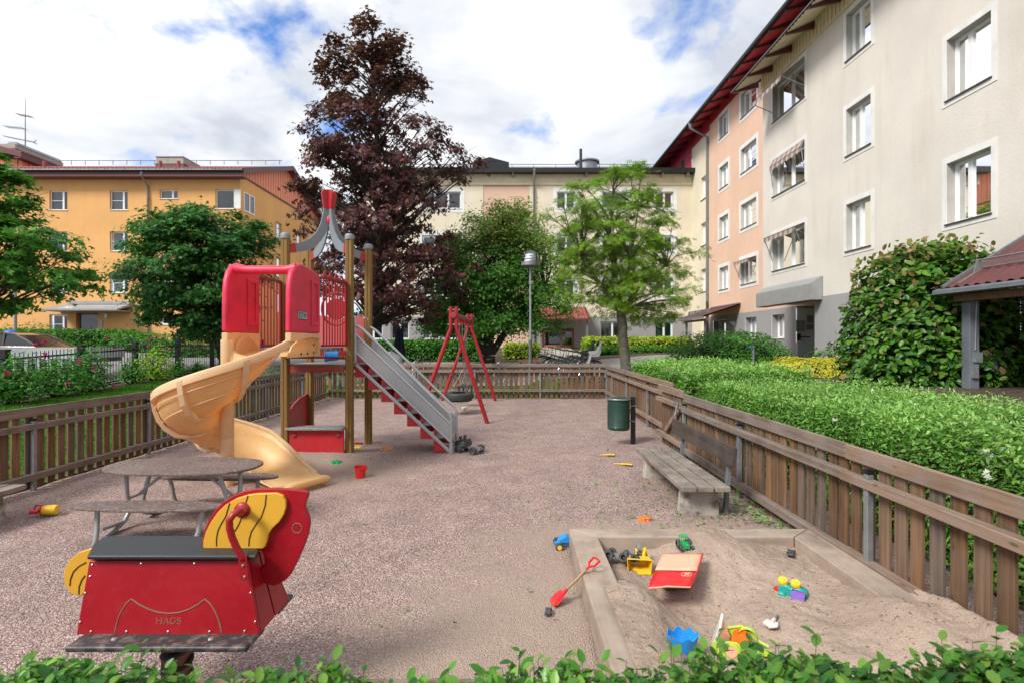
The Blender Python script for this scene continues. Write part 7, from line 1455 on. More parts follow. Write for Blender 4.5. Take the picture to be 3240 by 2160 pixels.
# ------------------------------------------------------------------ bicycles
M['bikeblack'] = pm('bicycle_black', (0.014, 0.015, 0.018), 0.3, 0.1, 5, coat=0.4); M['bikewhite'] = pm('bicycle_white', (0.66, 0.66, 0.64), 0.35, 0.08, 5, coat=0.3); M['bikegreen'] = pm('bicycle_dark_green', (0.02, 0.05, 0.035), 0.3, 0.1, 5, coat=0.4)
M['chrome'] = pm('chrome', (0.6, 0.6, 0.6), 0.2, 0.05, 5, metal=1.0); M['childgrey'] = pm('child_seat_grey', (0.34, 0.35, 0.36), 0.5, 0.06, 4); M['childblack'] = pm('child_seat_black', (0.02, 0.022, 0.025), 0.6, 0.1, 4)
def bicycle(loc, rz, label, fm, child=None, basket=False, wm=None, lean=0.05):
    root = empty('bicycle', loc, rz, label, 'bicycle', 'bicycles parked beyond the far fence'); root.rotation_euler = (lean, 0, rz); R_ = 0.335
    for cx in (-0.53, 0.53):
        mb = MB(); mb.tube([(cx + R_ * math.cos(t), 0, R_ + R_ * math.sin(t)) for t in np.linspace(0, 2 * math.pi, 33)[:-1]], 0.019, 7, closed=True); wh = mb.build('wheel', M['rubber'], root, smooth=True)
        mb = MB(); mb.tube([(cx + (R_ - 0.025) * math.cos(t), 0, R_ + (R_ - 0.025) * math.sin(t)) for t in np.linspace(0, 2 * math.pi, 33)[:-1]], 0.011, 6, closed=True); mb.build('rim', wm or M['greypost'], wh, smooth=True)
        mb = MB()
        for k in range(14): t = k * math.pi / 7; mb.tube([(cx, 0.02 * (-1) ** k, R_), (cx + (R_ - 0.03) * math.cos(t), 0, R_ + (R_ - 0.03) * math.sin(t))], 0.001, 3, cap=False)
        mb.tube([(cx, -0.04, R_), (cx, 0.04, R_)], 0.018, 8); mb.build('spokes', M['greypost'], wh)
        mb = MB(); t0, t1 = (-20, 190) if cx < 0 else (10, 190); mb.tube([(cx + (R_ + 0.035) * math.cos(t), 0, R_ + (R_ + 0.035) * math.sin(t)) for t in np.radians(np.linspace(t0, t1, 16))], 0.016, 5); mb.build('mudguard', fm, root, smooth=True)
    mb = MB(); bb = (-0.08, 0, 0.28); st_ = (-0.22, 0, 0.78); hd = (0.36, 0, 0.80); hb_ = (0.40, 0, 0.66)
    for a, b, r in ((bb, st_, 0.016), (bb, hb_, 0.019), ((-0.17, 0, 0.60), hd, 0.016), (bb, (-0.53, 0.04, R_), 0.010), (bb, (-0.53, -0.04, R_), 0.010), ((-0.2, 0, 0.68), (-0.53, 0.04, R_), 0.009), ((-0.2, 0, 0.68), (-0.53, -0.04, R_), 0.009), (hd, hb_, 0.02), (hb_, (0.53, 0.04, R_), 0.011), (hb_, (0.53, -0.04, R_), 0.011)): mb.tube([a, b], r, 7)
    mb.build('bicycle_frame', fm, root, smooth=True)
    mb = MB(); mb.tube([hd, (0.33, 0, 0.98)], 0.013, 7); mb.tube([(0.18, -0.29, 0.99), (0.26, -0.27, 1.0), (0.35, -0.12, 1.01), (0.34, 0, 0.98), (0.35, 0.12, 1.01), (0.26, 0.27, 1.0), (0.18, 0.29, 0.99)], 0.012, 7); hbm = mb.build('handlebar', M['chrome'], root, smooth=True)
    mb = MB()
    for s in (-1, 1): mb.tube([(0.15, s * 0.295, 0.985), (0.25, s * 0.275, 1.0)], 0.018, 7)
    mb.build('grip', M['rubber'], hbm, smooth=True)
    mb = MB(); mb.tube([st_, (-0.25, 0, 0.90)], 0.013, 7); mb.add([(-0.40, -0.09, 0.93), (-0.40, 0.09, 0.93), (-0.22, 0.06, 0.94), (-0.10, 0.02, 0.93), (-0.10, -0.02, 0.93), (-0.22, -0.06, 0.94), (-0.39, -0.08, 0.88), (-0.39, 0.08, 0.88), (-0.22, 0.04, 0.90), (-0.11, 0.015, 0.91), (-0.11, -0.015, 0.91), (-0.22, -0.04, 0.90)], [(0, 1, 2, 3, 4, 5), (11, 10, 9, 8, 7, 6)] + [(i, (i + 1) % 6, (i + 1) % 6 + 6, i + 6) for i in range(6)]); mb.build('saddle', M['rubber'], root, bevel=0.01)
    mb = MB(); mb.lathe([(0.09, -0.004), (0.09, 0.004), (0.02, 0.006)], 18, T(bb[0], 0.05, bb[2], rx=math.radians(90))); mb.tube([(bb[0], 0.07, bb[2]), (bb[0] + 0.12, 0.07, bb[2] - 0.12)], 0.009, 6); mb.tube([(bb[0], -0.07, bb[2]), (bb[0] - 0.12, -0.07, bb[2] + 0.12)], 0.009, 6); mb.box(bb[0] + 0.08, bb[0] + 0.16, 0.08, 0.16, bb[2] - 0.13, bb[2] - 0.11); mb.box(bb[0] - 0.16, bb[0] - 0.08, -0.16, -0.08, bb[2] + 0.11, bb[2] + 0.13); mb.build('crank', M['chrome'], root)
    mb = MB()
    for s in (-1, 1): mb.tube([(-0.28, s * 0.06, 0.72), (-0.75, s * 0.06, 0.73)], 0.006, 5); mb.tube([(-0.70, s * 0.06, 0.73), (-0.54, s * 0.05, R_)], 0.005, 5)
    for x in (-0.4, -0.55, -0.72): mb.tube([(x, -0.06, 0.73), (x, 0.06, 0.73)], 0.005, 5)
    mb.build('rack', M['rubber'], root)
    if basket:
        mb = MB()
        for z in (0.75, 0.82, 0.89, 0.96): mb.tube([(0.42, -0.16, z), (0.72, -0.16, z), (0.72, 0.16, z), (0.42, 0.16, z)], 0.004, 4, closed=True)
        for x in np.linspace(0.42, 0.72, 9):
            for y in (-0.16, 0.16): mb.tube([(x, y, 0.74), (x, y, 0.97)], 0.003, 4)
        for y in np.linspace(-0.16, 0.16, 9):
            for x in (0.42, 0.72): mb.tube([(x, y, 0.74), (x, y, 0.97)], 0.003, 4)
        mb.box(0.42, 0.72, -0.16, 0.16, 0.735, 0.742); mb.build('basket', M['black'], root)
    if child:
        m = M[child]; cs = MB(); cs.prism([(-0.42, 0.80), (-0.40, 0.88), (-0.56, 0.87), (-0.66, 0.95), (-0.74, 1.30), (-0.79, 1.31), (-0.74, 0.92), (-0.68, 0.80)], -0.15, 0.15); s_ = cs.build('child_seat', m, root, bevel=0.02, seg=2)
        for s in (-1, 1):
            cs = MB(); cs.prism([(-0.38, 0.86), (-0.37, 0.98), (-0.60, 1.00), (-0.72, 1.20), (-0.75, 1.15), (-0.66, 0.92), (-0.56, 0.86)], s * 0.152 - 0.012, s * 0.152 + 0.012); cs.prism([(-0.38, 0.86), (-0.30, 0.60), (-0.26, 0.50), (-0.34, 0.50), (-0.40, 0.66), (-0.46, 0.86)], s * 0.152 - 0.01, s * 0.152 + 0.01); cs.build('seat_side', m, s_, bevel=0.006)
    return root
def bk(px, Y, rz, label, fm, **k): x = (px - CX) / F * Y; return bicycle((x, Y, hz(x, Y)), rz, label, fm, **k)
bk(1826, 17.1, math.radians(178), 'nearest black bicycle with a pale grey child seat on its rack', M['bikeblack'], child='childgrey')
bk(1806, 17.7, math.radians(182), 'second black bicycle of the row with a dark child seat', M['bikeblack'], child='childblack')
bk(1790, 18.3, math.radians(176), 'third bicycle of the row, dark green with a front basket', M['bikegreen'], basket=True)
bk(1778, 18.9, math.radians(181), 'fourth bicycle of the row, black without basket or child seat', M['bikeblack'])
bk(1764, 19.6, math.radians(178), 'farthest bicycle of the row, black with a wire front basket', M['bikeblack'], basket=True)
bk(1560, 18.5, math.radians(62), 'white bicycle parked behind the far swing legs', M['bikewhite'], wm=M['bikewhite'])
bk(1495, 18.9, math.radians(55), 'dark green bicycle just left of the white one behind the swing', M['bikegreen'])
bk(1345, 18.7, math.radians(140), 'black bicycle beside the grey covered heap behind the stairs', M['bikeblack'])
# parasol and covered heaps
M['navy'] = pm('navy_cloth', (0.018, 0.022, 0.045), 0.9, 0.3, 8, 0.3, 30); M['tarp'] = pm('grey_tarpaulin', (0.34, 0.35, 0.37), 0.55, 0.15, 5, 0.3, 14)
def parasol():
    x, y = (1263 - CX) / F * 20.5, 20.5; z0 = hz(x, y); root = empty('closed_parasol', (x, y, z0), 0, 'closed navy parasol standing behind the stair handrail', 'parasol')
    mb = MB(); mb.tube([(0, 0, 0), (0, 0, 2.15 - z0)], 0.025, 8); mb.build('pole', M['greypost'], root); prof = [(0.03, 2.14), (0.08, 2.05), (0.12, 1.8), (0.15, 1.5), (0.20, 1.15), (0.17, 1.08)]; vs = []; n = 32
    for r, z in prof:
        for j in range(n): t = 2 * math.pi * j / n; q = r * (1 + 0.28 * math.cos(8 * t)); vs.append((q * math.cos(t), q * math.sin(t), z - z0))
    mb = MB(); mb.add(vs, [(i * n + j, i * n + (j + 1) % n, (i + 1) * n + (j + 1) % n, (i + 1) * n + j) for i in range(len(prof) - 1) for j in range(n)]); mb.build('folded_canopy', M['navy'], root, smooth=True)
parasol()
def heap(px, py, hw_, Y, label, seed):
    x = (px - CX) / F * Y; z0 = hz(x, Y); top = H + (CY - py) * Y / F - z0; rx = hw_ / F * Y; rng = np.random.default_rng(seed); vs = []; n = 28
    for i, t in enumerate(np.linspace(0, 1, 8)):
        for j in range(n): a = 2 * math.pi * j / n; r = (1 - t ** 2.6) ** 0.5 * (1 + 0.10 * math.sin(a * 7 + seed) * (1 - t)) ; vs.append((rx * r * math.cos(a), 0.4 * r * math.sin(a), top * t + 0.04 * math.sin(3 * a + i)))
    mb = MB(); mb.add(vs, [(i * n + j, i * n + (j + 1) % n, (i + 1) * n + (j + 1) % n, (i + 1) * n + j) for i in range(7) for j in range(n)]); o = mb.build('covered_heap', M['tarp'], None, smooth=True); o.location = (x, Y, z0); tag(o, label, 'cover')
heap(1238, 1112, 48, 18.6, 'large light grey tarpaulin cover below the closed parasol', 1); heap(1315, 1140, 22, 18.3, 'small grey cover between the big cover and the black bicycle', 2)

# ------------------------------------------------------------------ vehicles, left
M['carwhite'] = pm('white_car_paint', (0.60, 0.62, 0.64), 0.3, 0.05, 2, coat=0.6); M['carbronze'] = pm('dark_car_paint', (0.10, 0.065, 0.04), 0.25, 0.1, 2, metal=0.4, coat=0.8); M['carglass'] = pm('car_glass', (0.012, 0.014, 0.016), 0.05, 0.1, 2, coat=1.0); M['blueplastic'] = pm('blue_sheet', (0.02, 0.14, 0.50), 0.5, 0.2, 6)
def trailer():
    Y = 15.0; X1 = (238 - CX) / F * Y; z0 = hz(X1, Y); root = empty('box_trailer', (X1, Y, z0), 0, 'long white flat sided trailer behind the rose bushes', 'trailer'); zt = H - 20 * Y / F - z0
    mb = MB(); mb.box(-4.2, 0, 0, 1.9, zt - 0.30, zt); mb.build('side_board', M['carwhite'], root, bevel=0.01)
    mb = MB(); mb.box(-4.15, -0.05, 0.05, 1.85, zt - 0.42, zt - 0.302); mb.build('chassis', M['greypost'], root)
    for x in np.arange(-4.0, -0.1, 0.32): mb = MB(); mb.box(x, x + 0.1, 0.02, 0.04, 0.30, zt - 0.303); mb.build('underrun_slat', M['carwhite'], root)
    for x in (-3.2, -2.4):
        for y in (0.12, 1.6): mb = MB(); mb.lathe([(0.16, -0.09), (0.29, -0.09), (0.31, -0.05), (0.31, 0.05), (0.29, 0.09), (0.16, 0.09)], 24, T(x, y + 0.09, 0.31, rx=math.radians(90))); w__ = mb.build('wheel', M['rubber'], root, smooth=True); mb = MB(); mb.lathe([(0.001, 0.03), (0.12, 0.05), (0.165, 0.085)], 20, T(x, y + 0.09, 0.31, rx=math.radians(90))); mb.build('hub', M['galv'], w__, smooth=True)
    a = at(139, 1133, Y - 0.05); b = at(155, 1137, Y); mb = MB(); mb.box(a.x - X1, b.x - X1 + 0.02, -0.03, -0.012, H - 57 * Y / F - z0, H - 43 * Y / F - z0); pl = mb.build('number_plate', M['frame'], root)
    # the two visible digits: 4 7
    w = (b.x - a.x) + 0.02; zb = H - 56 * Y / F - z0; hh = 0.085; x0 = a.x - X1; mb = MB()
    S = lambda p, q, t: mb.beam((x0 + p[0] * w, -0.032, zb + p[1] * hh), (x0 + q[0] * w, -0.032, zb + q[1] * hh), 0.004, t, (1, 0, 0) if abs(p[0] - q[0]) * w < abs(p[1] - q[1]) * hh else (0, 0, 1))
    S((0.28, 0.05), (0.28, 0.95), 0.014); S((0.28, 0.95), (0.10, 0.35), 0.012); S((0.08, 0.33), (0.38, 0.33), 0.012); S((0.58, 0.93), (0.88, 0.93), 0.013); S((0.86, 0.93), (0.68, 0.05), 0.013); mb.build('plate_digits', M['black'], pl)
trailer()
def car():
    Y = 19.6; X0 = (160 - CX) / F * Y; z0 = hz(X0, Y); root = empty('parked_car', (X0 + 0.6, Y, z0), 0, 'dark parked car with sloping windscreen behind the white trailer', 'car')
    body = [(0, 0.35), (0.0, 0.62), (-0.25, 0.72), (-1.15, 0.84), (-1.2, 0.86), (-4.3, 0.90), (-4.42, 0.6), (-4.40, 0.28), (-0.05, 0.28)]; mb = MB(); mb.prism([(x, z) for x, z in body], 0, 1.75); mb.build('body', M['carbronze'], root, bevel=0.06, seg=3, smooth=True)
    ro = [(-1.15, 0.845), (-2.05, 1.27), (-2.5, 1.335), (-3.3, 1.32), (-4.05, 0.92)]; mb = MB(); vs = []
    for (x, z) in ro: k = (z - 0.845) * 0.34; vs += [(x, 0.06 + k, z), (x, 1.69 - k, z)]
    mb.add(vs, [(0, 2, 3, 1), (6, 8, 9, 7), (0, 8, 6, 4, 2), (1, 3, 5, 7, 9)]); mb.build('window_glass', M['carglass'], root)
    mb = MB(); k = (1.3 - 0.845) * 0.34; mb.add([(-2.02, k + 0.05, 1.262), (-2.02, 1.70 - k, 1.262), (-2.5, 1.70 - k, 1.345), (-2.5, k + 0.05, 1.345), (-3.3, 1.70 - k, 1.33), (-3.3, k + 0.05, 1.33)], [(0, 1, 2, 3), (3, 2, 4, 5)])
    for (a, b) in ((0, 1), (1, 2), (2, 3), (3, 4)): p, q = ro[a], ro[b]; mb.beam((p[0], 0.05 + (p[1] - .845) * .34, p[1] + 0.01), (q[0], 0.05 + (q[1] - .845) * .34, q[1] + 0.01), 0.05, 0.05); mb.beam((p[0], 1.70 - (p[1] - .845) * .34, p[1] + 0.01), (q[0], 1.70 - (q[1] - .845) * .34, q[1] + 0.01), 0.05, 0.05)
    mb.beam((-2.4, 0.07, 0.86), (-2.45, 0.20, 1.32), 0.05, 0.06); mb.build('roof', M['carbronze'], root)
    for x in (-0.8, -3.55):
        for y in (0.08, 1.67): mb = MB(); mb.lathe([(0.18, -0.09), (0.30, -0.09), (0.32, -0.06), (0.32, 0.06), (0.30, 0.09), (0.18, 0.09)], 24, T(x, y, 0.31, rx=math.radians(90))); w__ = mb.build('wheel', M['rubber'], root, smooth=True); mb = MB(); mb.lathe([(0.001, 0.07), (0.15, 0.08), (0.185, 0.085)], 20, T(x, y, 0.31, rx=math.radians(90))); mb.build('hub', M['galv'], w__, smooth=True)
    for y in (0.12, 1.4): mb = MB(); mb.box(-0.12, 0.012, y, y + 0.28, 0.55, 0.66); mb.build('headlight', M['clearglass'], root, bevel=0.02)
car()
mb = MB(); mb.lathe([(0.001, 0), (0.25, 0.03), (0.30, 0.12), (0.22, 0.24), (0.001, 0.30)], 14, T(0, 0, 0)); o_ = mb.build('blue_sack', M['blueplastic'], None, smooth=True); p_ = at(31, 1056, 26); o_.location = (p_.x, 26, p_.z - 0.1); o_.scale = (1, 0.8, 1.0); tag(o_, 'small bright blue sack showing over the dark car', 'sack')

# ------------------------------------------------------------------ toys
M['tred'] = pm('toy_red', (0.66, 0.012, 0.018), 0.35, 0.08, 6, dirt=(0.4, 0.12, 0.08), dscale=20, damt=0.3); M['tyel'] = pm('toy_yellow', (0.85, 0.52, 0.015), 0.35, 0.08, 6, dirt=(0.5, 0.36, 0.15), dscale=20, damt=0.3); M['tblu'] = pm('toy_blue', (0.015, 0.27, 0.72), 0.35, 0.08, 6, dirt=(0.2, 0.3, 0.4), dscale=20, damt=0.25)
M['tgrn'] = pm('toy_green', (0.01, 0.36, 0.10), 0.35, 0.08, 6, dirt=(0.15, 0.25, 0.12), dscale=20, damt=0.3); M['tora'] = pm('toy_orange', (0.84, 0.18, 0.015), 0.35, 0.08, 6, dirt=(0.5, 0.25, 0.12), dscale=20, damt=0.3); M['tlim'] = pm('toy_lime', (0.42, 0.60, 0.05), 0.35, 0.08, 6, dirt=(0.4, 0.38, 0.15), dscale=20, damt=0.3)
M['tteal'] = pm('toy_teal', (0.01, 0.33, 0.29), 0.35, 0.08, 6, dirt=(0.2, 0.3, 0.25), dscale=20, damt=0.3); M['tpur'] = pm('toy_purple', (0.20, 0.11, 0.45), 0.35, 0.08, 6, dirt=(0.3, 0.25, 0.35), dscale=20, damt=0.3); M['tgry'] = pm('toy_dark_grey', (0.045, 0.05, 0.058), 0.5, 0.12, 9, dirt=(0.25, 0.2, 0.17), dscale=20, damt=0.5); M['tmid'] = pm('toy_mid_grey', (0.16, 0.17, 0.19), 0.5, 0.12, 9, dirt=(0.3, 0.25, 0.2), dscale=20, damt=0.4)
M['tpink'] = pm('toy_salmon', (0.80, 0.42, 0.28), 0.6, 0.06, 9, dirt=(0.5, 0.35, 0.28), dscale=9, damt=0.3); M['tcyan'] = pm('toy_pale_blue', (0.25, 0.48, 0.56), 0.4, 0.1, 6); M['twht'] = pm('toy_white', (0.62, 0.60, 0.56), 0.5, 0.08, 9, dirt=(0.4, 0.34, 0.28), dscale=14, damt=0.6); M['tbrn'] = pm('toy_handle_wood', (0.34, 0.22, 0.12), 0.7, 0.2, 14)
def toy(name, label, loc, rz=0, cat='toy', tilt=(0, 0), sc=1.0): r = empty(name, loc, rz, label, cat); r.rotation_euler = (tilt[0], tilt[1], rz); r.scale = (sc, sc, sc); return r
def wheel(mb, x, y, z, r, w, ax='y', n=16): mb.lathe([(r * 0.55, -w / 2), (r * 0.94, -w / 2), (r, -w * 0.3), (r, w * 0.3), (r * 0.94, w / 2), (r * 0.55, w / 2), (r * 0.5, w * 0.3), (0.001, w * 0.3)], n, T(x, y, z, rx=math.radians(90)) if ax == 'y' else T(x, y, z, ry=math.radians(90)))
g = gr(128, 1628); t = toy('watering_toy', 'red and yellow plastic watering can lying on gravel at far left', g, math.radians(8))
mb = MB(); mb.lathe([(0.001, 0.02), (0.042, 0.02), (0.045, 0.05), (0.045, 0.13), (0.040, 0.14), (0.001, 0.14)], 18, T(0, 0, 0.045, ry=math.radians(90))); mb.build('body', M['tyel'], t, smooth=True); mb = MB(); mb.lathe([(0.030, 0), (0.046, 0.015), (0.046, 0.03), (0.02, 0.03)], 18, T(0, 0, 0.045, ry=math.radians(90))); mb.tube([(0.02, 0, 0.085), (-0.04, 0.01, 0.09), (-0.06, 0.01, 0.06), (-0.02, 0, 0.02)], 0.008, 8); mb.tube([(0.0, -0.03, 0.04), (-0.06, -0.04, 0.045)], [0.016, 0.024], 12); mb.build('spout', M['tred'], t, smooth=True)
def bucket(name, label, loc, m, r=0.07, h=0.10, tilt=(0, 0), rz=0, hm=None):
    t = toy(name, label, loc, rz, 'bucket', tilt); mb = MB(); mb.lathe([(0.001, 0.004), (r * 0.72, 0.004), (r * 0.74, 0), (r * 0.98, h), (r * 1.08, h), (r * 1.08, h - 0.012), (r * 1.0, h - 0.014)], 28); mb.lathe([(0.001, 0.008), (r * 0.70, 0.008), (r * 0.94, h - 0.001)], 28); mb.build('pail', m, t, smooth=True)
    mb = MB(); mb.tube([(r * 1.05 * math.cos(a), r * 1.05 * math.sin(a) * 0.3 - 0.035, h - 0.02 - 0.06 * math.sin(a)) for a in np.linspace(0, math.pi, 12)], 0.003, 6); mb.build('handle', hm or m, t, smooth=True)
bucket('toy_bucket', 'small red bucket standing on gravel right of the slide', gr(1140, 1508), M['tred'], 0.072, 0.125, (0.05, 0.06), hm=M['tyel'])
p_ = at(1052, 1135, 8.2); bucket('toy_bucket', 'blue bucket lying on the lower deck of the tower', (p_.x + 0.09, 8.2, 1.385), M['tblu'], 0.09, 0.19, (0, math.radians(-88)), 0.15)
def mould(name, label, loc, m, shape, r, h, rz=0, tilt=(0.1, 0.05)):
    t = toy(name, label, loc, rz, 'sand mould', tilt); n = 48; vs = []
    for (k, z) in ((1.12, 0.0), (1.0, 0.003), (0.85, h), (0.6, h * 1.15), (0.001, h * 1.18)):
        for j in range(n): a = 2 * math.pi * j / n; q = r * k * shape(a); vs.append((q * math.cos(a), q * math.sin(a), z))
    mb = MB(); mb.add(vs, [(i * n + j, i * n + (j + 1) % n, (i + 1) * n + (j + 1) % n, (i + 1) * n + j) for i in range(4) for j in range(n)]); mb.build('mould_shell', m, t, smooth=True)
mould('sand_mould', 'green turtle shaped sand mould by the foot of the tower', gr(1064, 1464), M['tgrn'], lambda a: 1 + 0.28 * math.cos(5 * a), 0.062, 0.03, 0.4)
mould('sand_mould', 'pale blue star sand mould beside the front tower post', gr(1111, 1452), M['tcyan'], lambda a: 1 + 0.22 * math.cos(4 * a), 0.055, 0.025)
mould('sand_mould', 'yellow crescent mould under the red one by the tower', gr(1134, 1414), M['tyel'], lambda a: 1.0 - 0.35 * math.exp(-((a - 4.7) / 0.5) ** 2), 0.06, 0.02)
mould('sand_mould', 'orange animal shaped mould between bench and sandpit', gr(2040, 1645), M['tora'], lambda a: 1 + 0.35 * math.cos(2 * a) + 0.12 * math.cos(6 * a), 0.047, 0.028, 0.2)
mould('sand_mould', 'orange boat shaped mould on the gravel below the stairs', gr(1228, 1421), M['tora'], lambda a: 0.55 + 0.65 * abs(math.cos(a)) ** 1.5, 0.085, 0.022, 0.5)
def shovel(name, label, loc, rz, m, L_=0.2, hm=None, tilt=(0, 0), w=0.035, dgrip=False, cat='toy shovel', bl=0.38):
    t = toy(name, label, loc, rz, cat, tilt); b = L_ * bl; nx = 8; ny = 7; vs = []
    for i in range(nx + 1):
        for j in range(ny + 1):
            u = i / nx; v = (j / ny - 0.5) * 2; wid = w * (0.75 + 0.35 * math.sin(u * math.pi * 0.75)) * (1 if u < 0.75 else math.sqrt(max(0.02, 1 - ((u - 0.75) / 0.25) ** 2))); vs.append((-u * b, v * wid, 0.010 + 0.018 * v * v * (0.4 + u * 0.3) + 0.012 * (1 - u)))
    mb = MB(); mb.add(vs, [(i * (ny + 1) + j, i * (ny + 1) + j + 1, (i + 1) * (ny + 1) + j + 1, (i + 1) * (ny + 1) + j) for i in range(nx) for j in range(ny)]); o = mb.build('blade', m, t, smooth=True, recalc=False); s_ = o.modifiers.new('thick', 'SOLIDIFY'); s_.thickness = 0.003
    k = L_ - b; mb = MB(); mb.tube([(-0.02, 0, 0.018), (0.03, 0, 0.022)], [0.014, 0.011], 10); mb.build('socket', m, t, smooth=True)
    mb = MB(); mb.tube([(0.02, 0, 0.021), (k if not dgrip else k - 0.05, 0, 0.021)], 0.0085 if dgrip else 0.007, 10); mb.build('shaft', hm or m, t, smooth=True)
    if dgrip: mb = MB(); mb.tube([(k - 0.055, 0, 0.021), (k - 0.02, 0, 0.021), (k, 0.03, 0.021), (k + 0.045, 0.034, 0.021), (k + 0.05, 0, 0.021), (k + 0.045, -0.034, 0.021), (k, -0.03, 0.021), (k - 0.02, 0, 0.021)], 0.0075, 8); mb.build('grip', m, t, smooth=True)
    return t
shovel('toy_shovel', 'small red scoop lying on gravel behind the front tower post', gr(1128, 1404), 0.3 + math.pi, M['tred'], 0.24, w=0.03)
shovel('toy_shovel', 'yellow rounded scoop on gravel left of the far bench end', gr(1921, 1442), math.pi * 1.02, M['tyel'], 0.22, w=0.036, bl=0.5)
shovel('toy_shovel', 'yellow flat shovel beside the far corner of the bench', gr(1972, 1472), math.pi * 0.93, M['tyel'], 0.24, w=0.032, bl=0.5)
# red spade: blade on the sand outside, shaft resting on the timber
a_ = gr(1772, 1897, 0.02); b_ = gr(1868, 1800, 0.17); d_ = b_ - a_; L__ = d_.length
t = shovel('toy_spade', 'red spade with wooden shaft leaning over the left sandpit timber', a_ + d_ * 0.17, math.atan2(d_.y, d_.x), M['tred'], L__ * 1.32, M['tbrn'], (0, -math.asin(min(0.9, d_.z / L__))), 0.040, True, bl=0.30)
t = shovel('toy_spatula', 'white flat spatula with a brown handle lying on the sand', Vector((*gr(2445, 1958, 0.07).xy, sz(*gr(2445, 1958, 0.07).xy))), math.radians(48), M['twht'], 0.155, M['tmid'], w=0.034, bl=0.42)
# vehicles
def minicar(label, loc, rz, m, sc=1.0, flip=False):
    t = toy('toy_car', label, loc, rz, 'toy car', (math.pi if flip else 0, 0), sc); mb = MB(); mb.prism([(-0.04, 0.006), (0.04, 0.006), (0.041, 0.016), (0.018, 0.019), (0.008, 0.028), (-0.018, 0.028), (-0.030, 0.019), (-0.041, 0.017)], -0.016, 0.016); mb.build('body', m, t, bevel=0.003)
    for x in (-0.025, 0.025):
        for y in (-0.016, 0.016): mb = MB(); wheel(mb, x, y, 0.009, 0.009, 0.007); mb.build('wheel', M['rubber'], t)
minicar('tiny black toy car on sand left of the sandpit timber', gr(1735, 1938, 0.01), math.radians(82), M['tgry'])
q_ = gr(2503, 1750, 0.1); minicar('tiny dark toy car in the far right corner of the sandpit', (q_.x, q_.y, sz(q_.x, q_.y) + 0.04), math.radians(55), M['tgry'], 1.25, True)
def truck(name, label, loc, rz, sc, m1, m2, kind, tilt=(0, 0)):
    t = toy(name, label, loc, rz, 'toy vehicle', tilt, sc); mb = MB(); mb.box(-0.16, 0.17, -0.035, 0.035, 0.055, 0.08); mb.box(-0.13, -0.10, -0.085, 0.085, 0.045, 0.06); mb.box(0.09, 0.12, -0.085, 0.085, 0.045, 0.06); mb.box(0.12, 0.18, -0.05, 0.05, 0.045, 0.065); mb.build('chassis', m2, t, bevel=0.003)
    for x in (-0.115, 0.105):
        for y in (-0.10, 0.10): mb = MB(); wheel(mb, x, y, 0.05, 0.05, 0.045); mb.build('wheel', M['tgry'] if kind != 'yellowhub' else M['rubber'], t, smooth=True)
    if kind == 'army':
        mb = MB(); mb.box(-0.18, -0.02, -0.085, 0.085, 0.081, 0.14); mb.box(-0.17, -0.11, -0.085, 0.085, 0.14, 0.155); mb.build('cab', m1, t, bevel=0.005); mb = MB(); mb.box(-0.115, -0.105, -0.085, -0.02, 0.155, 0.21); mb.box(-0.115, -0.105, 0.02, 0.085, 0.155, 0.21); mb.box(-0.05, -0.04, -0.08, 0.08, 0.141, 0.17); mb.build('seat_back', m1, t, bevel=0.002); mb = MB(); mb.tube([(0.02, -0.03, 0.08), (0.02, -0.03, 0.105)], 0.005, 6); mb.tube([(0.13, 0.03, 0.065), (0.13, 0.03, 0.10)], 0.005, 6); mb.build('peg', M['tred'], t)
    return t
g = gr(1487, 1430); truck('toy_truck', 'dark grey toy truck frame parked on gravel at the stair foot', g, math.radians(-28), 1.12, M['tgry'], M['tmid'], 'army')
# overturned chassis and tipper in the sandpit corner
c_ = gr(1968, 1782, 0.06); zs_ = sz(c_.x, c_.y); t = toy('toy_truck', 'overturned grey toy chassis, wheels up, in the sandpit corner', (c_.x, c_.y, zs_ + 0.085), math.radians(-22), 'toy vehicle', (math.pi * 0.93, 0), 0.62)
mb = MB(); mb.box(-0.16, 0.19, -0.035, 0.035, 0.04, 0.07); mb.box(-0.07, 0.03, -0.06, 0.06, 0.03, 0.075); mb.box(-0.15, -0.11, -0.08, 0.08, 0.035, 0.06); mb.build('chassis', M['tmid'], t, bevel=0.004)
for x in (-0.13, 0.04, 0.16):
    for y in (-0.10, 0.10): mb = MB(); wheel(mb, x, y, 0.045, 0.052, 0.05); mb.build('wheel', M['tgry'], t, smooth=True)
c_ = gr(2028, 1800, 0.06); zs_ = sz(c_.x, c_.y); t = toy('toy_loader', 'yellow toy loader on its side with open bucket towards the camera', (c_.x - 0.01, c_.y, zs_), math.radians(-8), 'toy vehicle')
mb = MB(); mb.add([(-0.075, -0.05, 0.0), (0.07, -0.05, 0.0), (0.055, 0.05, 0.02), (-0.055, 0.05, 0.02), (-0.082, -0.045, 0.09), (0.078, -0.045, 0.09), (0.06, 0.055, 0.075), (-0.06, 0.055, 0.075)], [(0, 1, 2, 3), (4, 7, 6, 5), (0, 3, 7, 4), (1, 5, 6, 2), (3, 2, 6, 7)]); o_ = mb.build('bucket', M['tyel'], t, recalc=False); s_ = o_.modifiers.new('thick', 'SOLIDIFY'); s_.thickness = 0.005
mb = MB(); mb.tube([(-0.03, 0.06, 0.06), (0.0, 0.14, 0.09), (0.02, 0.20, 0.06)], 0.009, 8); mb.tube([(0.03, 0.06, 0.06), (0.05, 0.14, 0.10), (0.05, 0.20, 0.06)], 0.009, 8); mb.box(-0.01, 0.07, 0.13, 0.22, 0.02, 0.07); mb.build('arm', M['tyel'], t)
